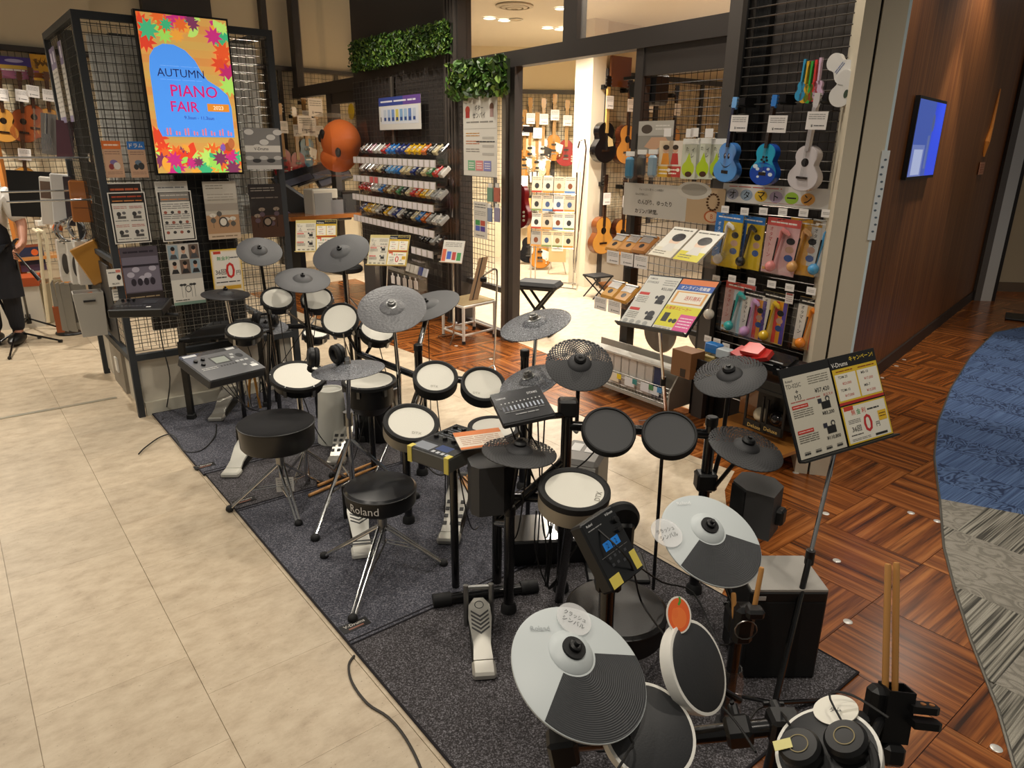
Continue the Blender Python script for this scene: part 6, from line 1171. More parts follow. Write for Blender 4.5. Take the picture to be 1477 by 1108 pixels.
def art_grey(a):
    a.r(.01,.01,.99,.99,'#5f6062'); a.r(.0,.88,1,1,'#2a2b2d'); a.r(.04,.90,.26,.97,'#c9c9c6'); a.r(.78,.90,.93,.97,'#c9c9c6'); a.r(.36,.48,.66,.76,'#3a3c3c'); a.r(.39,.52,.63,.72,'#8f958c'); a.e(.86,.64,.06,.08,'#2c2d2f')
    for i in range(6): a.r(.40+.05*i,.38,.43+.05*i,.42,'#2c2d2f')
    for x, y in ((.72,.62),(.76,.72),(.72,.45),(.80,.45),(.88,.45),(.76,.28),(.90,.28)): a.r(x-.03,y-.03,x+.03,y+.03,'#b5b6b4')
    a.r(.82,.15,.94,.24,'#e8e8e4'); a.l(.08,.34,.34,.44,2,'#c2c2be')
mg = module(KE, MG, .34, .25, .05, M('#3c3d3f',.4,.2), art_grey, 'large grey sound module with a grey display', ((.13,.70,.011),(.26,.72,.011),(.18,.55,.011)))
gz = MG @ Vector((0,0,-.08)); TB = thing('module_table', 'black four legged stand under the large grey sound module', 'stand', Vector((gz.x,gz.y,0)))
for f in (PZ(277,605),PZ(386,587),PZ(320,572),PZ(405,560)): t_ = Vector((f.x,f.y,gz.z-.05)); lg = MB().box(((f.x),(f.y),t_.z/2),(.035,.035,t_.z)).build('leg', BLK, TB, smooth=False); MB().bbox((f.x,f.y,.02),(.05,.05,.04),.006).build('rubber_foot', BLKM, lg)
fs_ = [PZ(277,605),PZ(386,587),PZ(405,560),PZ(320,572)]; MB().tube([Vector((f.x,f.y,gz.z-.045)) for f in fs_], .016, 6, closed=True).build('frame', BLK, TB); MB().prism([(f.x,f.y) for f in fs_], gz.z-.05, gz.z-.035).build('tray', BLK, TB, smooth=False)
headphones('black headphones resting on the sparkle hi-hat pad of the rear kit', nframe(cE[4][1]+Vector((0,0,.012)), (0,0,1), (1,.2,0)), .048)
# second module on a bracket of the display unit, black amp behind
p2 = PY(203,444,4.0); T2 = thing('drum_module', 'flat black drum module on a bracket at the display unit corner', 'sound module', M4=Matrix.Translation(p2) @ Matrix.Rotation(AX-.5,4,'Z') @ Matrix.Rotation(.12,4,'X')); MB().bbox((0,0,0),(.29,.20,.05),.006).build('case', M('#131416',.4), T2, smooth=False); a = Art(.29,.20,.026); a.r(.02,.03,.98,.97,'#1c1d20'); [a.e(.1+.08*i,.72,.02,.03,'#050506') for i in range(4)]; [a.r(.12+.07*i,.25,.16+.07*i,.35,'#4a4c50') for i in range(8)]; a.r(.55,.5,.8,.8,'#2c3034'); a.r(.68,.15,.76,.22,'#e4e4e0'); a.build(T2, GLOSSP)
for x in (-.11,-.08,-.05): MB().lathe([(0,.025),(.009,.025),(.008,.036),(0,.037)],12,Matrix.Translation((x,.06,0))).build('knob', BLK, T2)
MB().cyl((0,0,-.03),(.12,.18,-.06),.012,n=10).cyl((.0,.0,-.04),(.2,.0,-.05),.012,n=10).build('bracket', BLK, T2)
aq = PZ(308,560); t = thing('amplifier', 'black amplifier cabinet standing before the display unit under a flat cymbal', 'amplifier', M4=Matrix.Translation(aq+Vector((-.1,.35,0))) @ Matrix.Rotation(AX,4,'Z')); MB().bbox((0,0,.36),(.46,.26,.72),.012).build('cabinet', M('#0c0c0d',.6), t, smooth=False); MB().box((0,-.132,.36),(.42,.004,.66)).build('grille', M('#141414',.9,noise=.4), t, smooth=False); MB().box((-.16,-.135,.62),(.05,.004,.02)).build('badge', STEEL, t, smooth=False)
for pts in ([(225,440),(235,500),(245,545),(240,590),(235,605)],[(200,655),(210,645),(232,630),(250,628),(265,650),(290,650),(310,630),(312,612)]):
    o = MB().tube(smooth_path([PY(u,v,4.0) if i < 3 and pts[0][1] == 440 else PZ(u,v,.01) for i,(u,v) in enumerate(pts)]), .004, 6).build('floor_cable', CABLE); tag(o, 'black cable running from the bracket module down to the mat' if pts[0][1] == 440 else 'black cable looping off the mat edge on beige floor', 'cable')
for i in range(6): cable(KE, sag(pE[i%4][1]-Vector((0,0,.05)), PZ(350+18*i,575,.02), .02))
for i in range(4): cable(KE, sag(MG @ Vector((.10-.05*i,.05,-.06)), PZ(360+14*i,590,.03), .1))
# crate of steel brackets under the grey module
for k in range(3):
    q = PZ(345+14*k,590); o = MB().cyl(q, q+Vector((.03,.05,.36)), .009, n=8).cyl(q+Vector((.08,0,0)), q+Vector((.03,.05,.36)), .009, n=8).build('folded_stand', CHR if k != 1 else M('#c08a44',.3,.7)); tag(o, ('folded chrome stand legs under the grey sound module','folded brass coloured stand legs under the grey sound module','folded chrome legs beside the velvet throne')[k], 'stand legs')
# ============================================================ right-hand wire display with toy instruments
def fput(u, v, off, rot=0.): a_, z_ = fs(u, v, off); return FP.frame(a_, z_, off) @ Matrix.Rotation(rot,4,'Z')
def fsheet(name, label, cat, tl, br, art, base='#e4e0d6', off=.05, group=None, mat=None, frame=None, th=.003):
    Mf, w_, h_ = onplane(FP, tl, br, off); return sheet(name, label, cat, Mf, w_, h_, art, base, mat, group, th, frame)
GR = thing('wire_rack', 'black wall of long horizontal wires behind the toy instruments', 'wire rack', M4=FP.frame(-2.26,0,.03))
wires(I4, -.36, .36, .2, 3.2, .05, .0036, vert=False).build('wire_grid', M('#6a655f',.3,.7), GR, kind='stuff'); wires(Matrix.Translation((0,0,-.01)), -.36, .36, .2, 3.2, 5., .0022, px=.06).build('wire_grid', M('#2c2a29',.3,.6), GR, kind='stuff')
for x in (-.36,.36): MB().box((x,1.7,0),(.02,3.4,.02)).build('upright', BLK, GR, smooth=False)
def uke(name, label, u, v, L, top, side, neck, head, rot=-.06, deco=None, hole=True):
    t = guitar_template(name, L, top, side, neck, head, hole=hole); tag(t, label, 'ukulele', 'ukuleles on the wire wall'); t.matrix_world = fput(u, v, .16, rot)
    if deco:
        bh = L*.48; a = Art(bh*.78, bh, .095*L/2+.0016); deco(a); o = a.build(t, GLOSSP, 'picture'); o.matrix_local = Matrix.Translation((0,-(L*.86-bh/2),0))
    return t
def d_smile(a):
    for x in (.42,.58): a.e(x,.66,.045,.07,'#141a22'); a.e(x+.012,.68,.015,.03,'#dfe8f4')
    a.g([(.26,.50)]+[(.26+.48*i/14,.50-.13*math.sin(math.pi*i/14)) for i in range(1,14)]+[(.74,.50)]+[(.74-.48*i/14,.50-.105*math.sin(math.pi*i/14)) for i in range(1,14)],'#141a22'); a.r(.36,.22,.64,.30,'#2a2420')
def d_hawaii(a):
    a.g([(.5+.48*math.cos(i*.2094),.28+.27*math.sin(i*.2094)) for i in range(30)],'#1747b0'); a.g([(.06,.36),(.2,.44),(.4,.42),(.6,.46),(.8,.44),(.95,.36),(.9,.5),(.2,.52)],'#1f86c8')
    for k in range(5): t_ = k*1.2566+.9; a.e(.5+.10*math.cos(t_),.62+.06*math.sin(t_),.05,.03,'#0c1a28')
    for x, y, r_ in ((.2,.44,.09),(.3,.38,.07),(.55,.32,.06),(.8,.28,.08),(.35,.2,.05),(.7,.4,.06)): a.e(x,y,r_,r_*.55,'#d8e8f4')
    a.r(.36,.24,.64,.32,'#2a2420')
uke('ukulele', 'sky blue ukulele with a smiling face on the wire wall', 1062, 158, .46, '#5b9be0', '#3f79bf', '#2a211c', '#7fb8f0', deco=d_smile, hole=False); uke('ukulele', 'turquoise and deep blue ukulele with a flower sound hole', 1119, 156, .465, '#27a8cc', '#1a52b4', '#3a2a20', '#3f86d8', deco=d_hawaii, hole=False); uke('ukulele', 'plain white ukulele hung beside the turquoise one', 1180, 155, .48, '#d6cfd0', '#c4bcbe', '#cfc8c8', '#d8d2d2')
for k, (u, v) in enumerate(((1075,150),(1133,146),(1192,145))): hanger(fput(u-8,v+3,.13), 'hangers on the wire wall', 'black instrument hanger on the wire wall behind a ukulele headstock')
for k, (u, v) in enumerate(((1066,178),(1121,179),(1178,174))): price_slip(fput(u,v,.235,-.03), 'price slips of the wire wall ukuleles', ('price slip on the neck of the smiling ukulele','price slip on the neck of the turquoise ukulele','price slip on the neck of the white ukulele')[k], .115, .085)
for k, (u, v, c, nm) in enumerate(((1162,112,'#3a9ac8','blue'),(1167,115,'#e0b030','yellow'),(1173,115,'#3aa842','green'),(1179,113,'#d83a38','red'),(1185,110,'#d8b8d0','pink'))):
    t = guitar_template('miniature_ukulele', .20, c, c, c, c, hole=False, bw=.06); tag(t, 'tiny %s toy ukulele in the hanging bunch' % nm, 'toy ukulele', 'bunch of tiny ukuleles'); t.matrix_world = fput(u, v-18, .12, -.05+.02*k)
    for ch in list(t.children):
        if ch.name.split('.')[0] in ('strings','soundboard','fingerboard'):
            for g_ in list(ch.children): bpy.data.objects.remove(g_)
            bpy.data.objects.remove(ch)
for k, (u, v) in enumerate(((1214,98),(1217,128))):
    o = MB('#e2e0dc').prism([(x*.9,y) for x, y in guitar_outline(.13,.17)], -.015, .015).build('guitar_pouch', GLOSSP, M4=fput(u,v,.12+.03*k,.9 if k == 0 else -.2)); tag(o, ('white guitar shaped pouch with blue script, the upper one','white guitar shaped pouch with a logo, the lower one')[k], 'pouch'); a = Art(.1,.1,.016); (a.l(.2,.4,.8,.6,2,'#3a5a9a',4) if k == 0 else (a.e(.8,.3,.12,.2,'#3a4a3a'), a.l(.2,.6,.5,.7,1,'#9a9a98'))); a.build(o)
def art_banner(a):
    a.l(.06,.80,.55,.92,1,'#c0503c',3)
    for k, (ch, c) in enumerate(zip('オタマトーン', ('#9a9aa6','#8fa0b0','#e0b83a','#b3a0b8','#94b83a','#dfa04a'))): x = .10+.135*k; a.e(x,.44,.058,.30,c,24); a.t(ch,x,.44,.42 if ch != 'ー' else .08,'#17171a',.085)
    a.l(.4,.10,.8,.16,1,'#c98a7a',6)
fsheet('product_banner', 'long white banner with kana in coloured circles', 'banner', (1044,264), (1205,304), art_banner, '#d6d2cc', .09, mat=GLOSSP)
# packs with note-shaped toys
def toy_pack(label, tl, br, card, head, strip, toy, kana='#e8f0f8', off=.10, bands=None, hang=True):
    Mf, w_, h_ = onplane(FP, tl, br, off); w_ = max(.11, w_*.92); t = thing('toy_pack', label, 'toy pack', M4=Mf @ Matrix.Rotation(-.03,4,'Z'), group='note toys in packs on the wire wall')
    c = MB(card).box((0,0,0),(w_,h_,.006)).build('card', GLOSSP, t, smooth=False); a = Art(w_, h_, .0036); a.r(.0,.86,1,1,head); a.l(.1,.89,.9,.96,1,'#f0ece4',7); a.r(.0,.16,.32,.86,strip)
    if bands:
        for k, b in enumerate(bands): a.r(.55+.45*k/len(bands),.02,.55+.45*(k+1)/len(bands),.84,b)
    for k, ch in enumerate('オタマトーン'): a.t(ch if ch != 'ー' else '|',.16,.80-.095*k,.07,kana,.26)
    for k in range(3): a.e(.78,.62-.15*k,.13,.06,('#2a2a2e','#c9a08a','#3a5a9a')[k])
    a.r(.03,.05,.3,.10,'#d8a04a'); a.build(c, GLOSSP)
    ty = MB(toy); ty.ell((-.12*w_,-h_*.36,.035),(.030,.030,.028),16,10); tb = ty.build('toy_head', LACQ, t)
    MB(toy).tube([(-.10*w_,-h_*.30,.028),(-.02*w_,h_*.05,.022),(.03*w_,h_*.28,.022),(.06*w_,h_*.31,.022),(.20*w_,h_*.27,.02),(.26*w_,h_*.22,.018)], [.006,.007,.011,.016,.013,.008], 8).build('toy_stem', LACQ, t); MB('#16161a').box((-.055*w_,-h_*.04,.032),(.008,h_*.42,.002),R=Matrix.Rotation(-.09,3,'Z')).build('ribbon', LACQ, t, smooth=False)
    MB().box((-.1*w_,-.05*h_,.03),(w_*.75,h_*.86,.05)).build('blister', ACRYL, t, smooth=False)
    MB().cyl((0,h_*.49,-.08),(0,h_*.49,.07),.003,n=6).build('hook', CHR, t); return t
P = ['#e04a3a','#e8a030','#5a4a9a']
for lb, tl, br, cd, hd, st, ty, bd, kc, of in (
 ('blue and yellow toy pack with a white note toy', (1032,306),(1066,388),'#e0c02c','#2f78c4','#2f78c4','#e6e2da',('#e0c02c','#d8b828'),'#e8f0f8',.13),('blue and yellow toy pack hung behind the white toy pack', (1040,308),(1070,388),'#e0c02c','#2f78c4','#2f78c4','#d8c8b8',('#e0c02c','#d8b828'),'#e8f0f8',.06),
 ('blue and yellow toy pack with a black note toy', (1066,310),(1097,391),'#dcbc2c','#2f78c4','#1f5aa4','#1a1a1c',('#dcbc2c','#d0b024'),'#e8f0f8',.11),('pink toy pack with a pink note toy', (1106,313),(1147,400),'#dcb0b0','#d85a54','#e0b8b4','#e28a88',None,'#c05050',.12),
 ('orange toy pack with a tan note toy', (1139,314),(1177,400),'#dfa43c','#e0a83a','#e4b45c','#dfa868',None,'#8a3a20',.10),('clear white toy pack with a light blue note toy', (1171,316),(1207,404),'#d2d0cc','#c9c8c4','#d8d6d2','#4aa0d8',None,'#4a4a4a',.10),
 ('red and white checked toy pack with a teal note toy', (1046,404),(1083,486),'#cfd8dc','#d0584e','#dcb8b4','#3ab0ac',('#a8ccd8','#c4dce2'),'#c04a44',.11),('black headed toy pack with a lilac note toy', (1072,416),(1101,492),'#d0b8c8','#141416','#e4e0d8','#cfa0d4',P,'#1c1c1e',.12),
 ('black headed toy pack with a yellow note toy', (1100,418),(1130,499),'#dcc27a','#141416','#e4e0d8','#e8c02a',P,'#1c1c1e',.12),('black headed toy pack with an orange note toy', (1152,427),(1186,511),'#dfb06a','#141416','#e4e0d8','#ee8a24',P,'#1c1c1e',.12)):
    toy_pack(lb, tl, br, cd, hd, st, ty, kc, of, bd)
q = fput(1031,407,.22); t = thing('note_toy', 'loose white note toy hanging from a hook beside the price board', 'toy', M4=q); MB('#e0d8c8').ell((-.02,-.20,0),(.033,.033,.033),16,10).build('toy_head', LACQ, t); MB('#e0d8c8').tube([(-.015,-.17,0),(.0,-.08,0),(.01,-.01,0),(.0,.01,0),(-.03,-.01,0)],[.006,.007,.010,.012,.008],8).build('toy_stem', LACQ, t); MB().cyl((0,.0,-.2),(0,.0,.02),.003,n=6).build('hook', CHR, t)
for row in (((1046,302),(1074,305),(1101,305),(1129,306),(1159,307),(1192,308)),((1033,402),(1056,402),(1084,406),(1113,410),(1139,415),(1170,420)),((1021,489),(1034,493),(1047,500))):
    for k, (u, v) in enumerate(row): o = MB('#ece8e4').box((0,0,0),(.055,.040,.003)).build('price_chip', PRINT, M4=fput(u,v,.16), smooth=False); tag(o, 'small white price chip on a hook of the wire wall', 'price tag', 'price chips of the wire wall'); a = Art(.055,.04,.002); a.l(.15,.3,.85,.7,2,'#9a9894'); a.build(o)
fsheet('price_slip', 'narrow white slip on the empty hook of the wire wall', 'price tag', (1134,422), (1143,439), lambda a: (a.l(.1,.15,.9,.9,4,'#aa8a86'), a.r(.1,.85,.9,.98,'#c05a54')), '#e8e2de', .14)
# tray and goods at the foot of the wire wall
def fthing(name, label, cat, u, v, off, z=None): a_, z_ = fs(u, v, off); return thing(name, label, cat, M4=FP.frame(a_, z if z is not None else z_, off))
t = fthing('bottom_shelf', 'black slanted tray at the foot of the wire wall', 'shelf', 1105, 545, .22); MB().box((0,0,0),(.78,.02,.42)).box((0,.03,.2),(.78,.06,.012)).build('tray', BLK, t, smooth=False); MB().box((0,-.20,-.20),(.74,.40,.02)).build('back_panel', M('#15110e',.6), t, smooth=False)
t = fthing('bottom_shelf', 'open golden wooden shelf near the floor with two figure boxes', 'shelf', 1098, 612, .25); MB('#b5793a').box((0,-.06,0),(.55,.02,.34)).build('board', LACQ, t, smooth=False); MB('#9a6430').box((0,.16,-.16),(.55,.40,.02)).build('back', LACQ, t, smooth=False)
for k, (u, v, c) in enumerate(((1098,598,'#e2d8bc'),(1122,604,'#1a1a1c'))):
    t = fthing('figure_box', ('window box with a cream round toy on the golden shelf','window box with a black round toy on the golden shelf')[k], 'toy box', u, v, .28); bx = MB('#0e0e0f')
    for c_, d_ in (((0,-.055,.05),(.15,.05,.01)),((-.07,.02,.05),(.012,.2,.01)),((.07,.02,.05),(.012,.2,.01)),((0,.02,-.06),(.15,.2,.008))): bx.box(c_, d_)
    bx.build('carton', PRINT, t, smooth=False); MB(c).ell((0,0,.0),(.045,.045,.045),16,10).build('toy', LACQ, t); m = MB(); put_text(m,'Deluxe',0,-.06,.022,'#d8b86a',.0562); m.build('lettering', PRINT, t, smooth=False)
for k, (u, v, c) in enumerate(((1072,512,'#c8302c'),(1086,505,'#d8453c'),(1098,514,'#b82824'))):
    o = MB(c).prism([(-.06,-.04),(.06,-.03),(.065,.03),(.015,.05),(-.05,.04)], -.012, .014, Matrix.Rotation(-1.0,4,'X')).build('gift_bag', GLOSSP, M4=fput(u,v,.30,-.3+.3*k)); tag(o, ('red gift bag lying on the black tray, lowest','red gift bag with white print on the black tray','red gift bag at the right on the black tray')[k], 'bag')
for k in range(4):
    t = fthing('melody_box', ('black carton with white brush lettering on the tray','black carton behind the lettered one on the tray','black carton with a silver pen picture on the tray','black carton lying near the cream pillar')[k], 'box', 1112+14*k, 523+6*k-(8 if k%2 else 0), .24); MB('#121214').box((0,0,0),(.16,.035,.10),R=Matrix.Rotation(.4,3,'X')).build('carton', GLOSSP, t, smooth=False); m = MB('#cfcfcf').box((.0,.005,.052),(.10,.006,.004)); m.build('print', PRINT, t, smooth=False)
for k, (u, v, c, lb) in enumerate(((1010,520,'#c8b070','gold tin with blue round marks left of the tray'),(1024,526,'#bfa868','second gold tin with a blue mark left of the tray'),(1030,502,'#2f78c0','blue packet lying behind the gold tins'),(1046,510,'#c4ccd0','pale grey packet beside the blue one'))):
    t = fthing('packet', lb, 'packet', u, v, .30); MB(c).bbox((0,0,0),(.10,.13 if k < 2 else .06,.06),.006).build('box', GLOSSP, t, smooth=False)
    if k < 2: a = Art(.1,.13,.0305); a.e(.4,.5,.2,.2,'#1f4a8a'); a.e(.4,.5,.1,.1,'#cfd8e4'); a.l(.1,.8,.9,.95,1,'#7a6a3a'); a.build(t)
t = fthing('cardboard_box', 'brown cardboard box with a dark arch cut-out on the rack top', 'box', 992, 523, .42); MB('#7a5230').box((0,0,0),(.15,.16,.12)).build('carton', PRINT, t, smooth=False); MB('#2a1a10').box((.02,-.05,.0605),(.04,.05,.002)).build('cut_out', PRINT, t, smooth=False)
# long leaflet rack on the floor
r0, r1 = PZ(970,590,.06), PZ(846,545,.06); dr = (r1-r0).normalized(); LR = (r1-r0).length; Fr = frame3(r0, -dr, Vector((0,0,1)))   # local x to the viewer's right, y up, z toward the viewer
t = thing('leaflet_rack', 'long low grey rack of hanging leaflets on the wood floor', 'rack', M4=Fr); GRY = M('#a39d92',.5)
MB().prism([(-.05,.0),(-.05,.12),(.08,.30),(.24,.30),(.24,.0)], -.006, .006, Matrix.Rotation(math.pi/2,4,'Y') @ Matrix.Identity(4)).build('end_panel', GRY, t, smooth=False)
MB().box((-LR/2,.27,-.02),(LR,.012,.10)).build('top_ledge', M('#bdbab2',.25), t, smooth=False); MB().box((-LR/2,.15,-.14),(LR,.30,.01)).build('back_panel', GRY, t, smooth=False); MB().box((-LR/2,.01,-.06),(LR,.02,.2)).build('bottom', GRY, t, smooth=False)
wires(Matrix.Translation((0,0,.03)), -LR, 0, .0, .14, .028, .0016, px=.03).build('wire_front', M('#d0ccc4',.35,.5), t, kind='stuff')
for x in (-.04,-LR+.04): MB().cyl((x,0,0),(x,-.06,0),.012,n=8).build('foot', STEEL, t)
for k in range(9):
    x = -.10-(LR-.16)*k/9; o = MB('#c2beb8' if k else '#28345a').box((x-LR/22,.15,.012),(LR/9.6,.22,.004), Fr).build('leaflet', PRINT, smooth=False); tag(o, 'plain pale leaflet hanging in the long low rack' if k else 'navy leaflet at the end of the long low rack', 'leaflet', 'leaflets in the low rack' if k else None)
    if k in (0,1,3,5): c_ = ('#dfe8ee','#dfe4ea','#e0e4e6','#e6dfc8')[(0,1,3,5).index(k)]; o = MB(c_).box((x-LR/22,.10,.04),(.09,.06,.003), Fr).build('price_card', PRINT, smooth=False); tag(o, ('white card with a blue star before the navy leaflet','white card with a green mark on the low rack','white card with a teal mark on the low rack','white card with a yellow star on the low rack')[(0,1,3,5).index(k)], 'price card'); m = MB(('#4a90c8','#4a8a5a','#3a8a8a','#e8d02a')[(0,1,3,5).index(k)]).box((x-LR/22+.05,.115,.043),(.04,.035,.003), Fr); m.build('badge', PRINT, o, smooth=False)
# ---- kalimba bay
K1 = thing('wire_rack', 'black wire grid bay filled with kalimba goods', 'wire rack', M4=FP.frame(-1.455,0,.02)); wires(I4, -.345, .345, .55, 2.30, .05, .0024).build('wire_grid', M('#262423',.3,.5), K1, kind='stuff')
for x in (-.34,.34): MB().box((x,.9,.02),(.04,1.8,.04)).build('upright', BLK, K1, smooth=False)
MB().box((0,.55,.02),(.68,.03,.03)).build('rail', BLK, K1, smooth=False)
def art_kal(a):
    a.r(.66,0,1,1,'#b59a78'); a.e(.72,.9,.16,.25,'#c2bcb0'); a.e(.72,.92,.12,.17,'#9a9488'); a.t('ちょっとひと息つくこの時間が',.30,.83,.07,'#3a3632',.5,False); a.t('なんだか楽しい。',.20,.68,.07,'#3a3632',.3,False); a.t('のんびり、ゆったり',.34,.45,.15,'#2a2724',.62); a.t('カリンバ時間。',.26,.17,.15,'#2a2724',.46); a.e(.90,.22,.07,.17,'#a85a34',24); a.e(.90,.22,.055,.135,'#c9a684',24); a.t('B',.90,.22,.13,'#a85a34',.06)
    for k in range(16): t_ = k*.4; a.e(.90+.05*math.cos(t_),.62+.22*math.sin(t_),.012,.03,'#4a2f1c',8)
fsheet('kalimba_banner', 'grey banner with kalimba slogan, cup and round emblem', 'banner', (901,263), (1042,326), art_kal, '#bdb8ae', .10, mat=GLOSSP)
fsheet('hand_poster', 'grey poster of a hand playing a kalimba', 'poster', (922,175), (969,222), lambda a: (a.r(0,.55,1,1,'#b3aea4'), a.e(.25,.75,.16,.14,'#4a3f36'), a.g([(.2,.2),(.5,.1),(.9,.35),(.8,.5),(.4,.5)],'#c49a7a'), a.l(.5,.7,.9,.9,2,'#d8d4cc')), '#8f8a80', .07)
for k, (u, v, c, lb) in enumerate(((908,242,'#3a7a9a','small teal pouch hanging at the left of the kalimba bay'),(925,240,'#1c1c20','small black pouch beside the teal one'),(941,240,'#7a96a8','pale blue pouch in a clear bag'))):
    t = fthing('pouch', lb, 'pouch', u, v, .14); MB(c).bbox((0,0,0),(.075,.14,.04),.016).build('pouch', GLOSSP, t); MB().box((0,.01,0),(.09,.19,.05)).build('clear_bag', ACRYL, t, smooth=False); MB('#e4e2dc').box((0,.09,.0),(.08,.03,.004)).build('header', PRINT, t, smooth=False)
for k, (tl, br, c1, c2, lb) in enumerate((((952,203),(968,256),'#dfc9a8','#d88a2a','orange card with a player holding an instrument'),((966,203),(981,256),'#e0d4c4','#b8302c','red card with a player holding an instrument'),((986,200),(1006,259),'#c9ccb8','#b4c832','clear pack with a lime green teardrop, leftmost of three'),((1007,199),(1027,259),'#ccd0bc','#b0cc24','clear pack with a lime green teardrop, middle of three'),((1027,200),(1044,258),'#c4c8b4','#a8c428','clear pack with a lime green teardrop, rightmost of three'))):
    def f(a, k=k, c2=c2):
        if k < 2: a.e(.5,.75,.2,.09,'#caa084'); a.e(.5,.82,.22,.07,'#2a1c16'); a.g([(.2,.35),(.8,.35),(.7,.66),(.3,.66)],c2); a.r(0,0,1,.3,('#d8a83a','#b83a34')[k]); a.e(.8,.2,.12,.05,'#f0e4d0'); a.l(.1,.05,.7,.25,2,'#f4e8d8')
        else: a.r(0,.86,1,1,'#e4e4dc'); a.e(.4,.25,.36,.2,c2); a.g([(.15,.32),(.65,.32),(.42,.66)],c2); a.t('た',.3,.75,.09,'#3a3a34',.2); a.t('イ',.62,.72,.1,'#3a3a34',.2); a.t('レ',.6,.58,.1,'#3a3a34',.2); a.e(.45,.12,.2,.07,'#4a3020')
    fsheet('instrument_card', lb, 'card', tl, br, f, c1, .12, mat=GLOSSP)
for k, u in enumerate((963,995,1002,1023)): o = MB('#ece8e4').box((0,0,0),(.06,.05,.003)).build('price_chip', PRINT, M4=fput(u,191+k%2,.15), smooth=False); tag(o, 'small white price chip above the hanging packs of the kalimba bay', 'price tag', 'price chips of the kalimba bay')
t = fthing('projector', 'dark boxy lamp fixed inside the grid window', 'lamp', 940, 130, -.14); MB().bbox((0,0,0),(.20,.20,.16),.02).build('housing', DGREY, t); MB().cyl((-.05,0,.08),(-.05,0,.12),.05,n=16).build('lens', BLK, t); MB().box((-.18,.09,0),(.2,.02,.02)).build('arm', BLK, t, smooth=False)
def kalimba(label, c, col):
    t = thing('kalimba', label, 'kalimba', M4=c, group='kalimbas on the sloping shelves'); MB(col).bbox((0,0,0),(.13,.17,.03),.012).build('body', LACQ, t); MB('#1c100a').lathe([(0,.0155),(.02,.0155)],16,Matrix.Translation((0,-.03,0))).build('sound_hole', LACQ, t); tn_ = MB()
    for k in range(9): tn_.box((-.045+.011*k,.035-.003*abs(k-4),.02),(.006,.07-.004*abs(k-4),.0015))
    tn_.build('tines', STEEL, t, kind='stuff'); MB().box((0,.06,.019),(.12,.01,.008)).build('bridge', STEEL, t, smooth=False); return t
def shelf_slope(label, u, v, w_, off=.30): t = fthing('sloping_shelf', label, 'shelf', u, v, off); MB().box((0,0,-.10),(w_,.008,.22),R=Matrix.Rotation(.5,3,'X')).box((0,-.035,.0),(w_,.03,.004)).build('tray', ACRYL, t, smooth=False); return t
shelf_slope('clear sloping shelf holding kalimbas and songbooks', 955, 362, .82); shelf_slope('lower clear sloping shelf holding two kalimbas', 895, 433, .30, .45)
SL = Matrix.Rotation(-.95,4,'X')
for k, (u, v, of) in enumerate(((892,350,.26),(912,352,.26),(931,353,.26),(886,418,.40),(905,424,.40))): kalimba(('golden kalimba with a cut pattern, first on the upper shelf','golden kalimba in the middle of three on the upper shelf','golden brown kalimba next to the songbooks','golden kalimba on the lower shelf, beside the stool','golden kalimba on the lower shelf, behind the price board')[k], fput(u, v, of) @ SL, ('#c08a44','#b67e3c','#a8703a','#c49040','#bd8638')[k])
for k, (u, v, of) in enumerate(((884,371,.33),(904,374,.33),(924,378,.33),(866,438,.47),(886,443,.47))): price_slip(fput(u,v,of), 'slips of the kalimba shelves', 'pale price slip hung on the front edge of a kalimba shelf', .12, .085)
for k, (u, v) in enumerate(((971,350),(1008,356))):
    def f(a, k=k): a.r(0,.0,1,.3,('#dcd4c0','#d8cc4a')[k]); a.e(.55,.55,.22,.16,'#e4c8b0'); a.e(.58,.66,.26,.14,'#1f1a1a'); a.g([(.3,.2),(.8,.2),(.7,.45),(.4,.45)],'#d8d4cc'); a.l(.06,.86,.9,.96,1,'#6a665c'); a.l(.1,.06,.6,.2,2,'#7a7466')
    sheet('songbook', ('songbook with a pale cover drawing on the upper shelf','songbook with a yellow corner on the upper shelf')[k], 'book', fput(u,v,.30) @ SL, .19, .27, f, '#e2ded2', GLOSSP, th=.012)
for k, (u, v) in enumerate(((952,478),(1018,476))): o = MB().lathe([(0,-.01),(.155,-.01),(.16,0),(.155,.01),(0,.01)],36,fput(u,v,-.15)).build('grey_disc', M('#8f867a',.45)); tag(o, ('round grey panel behind the price board','round grey panel behind the wire wall')[k], 'panel')
MB_s = fthing('price_pole_rack', 'dark square post standing at the end of the kalimba bay', 'post', 905, 470, .05, 0.0); MB().box((0,.45,0),(.06,.9,.06)).build('post', BLK, MB_s, smooth=False)
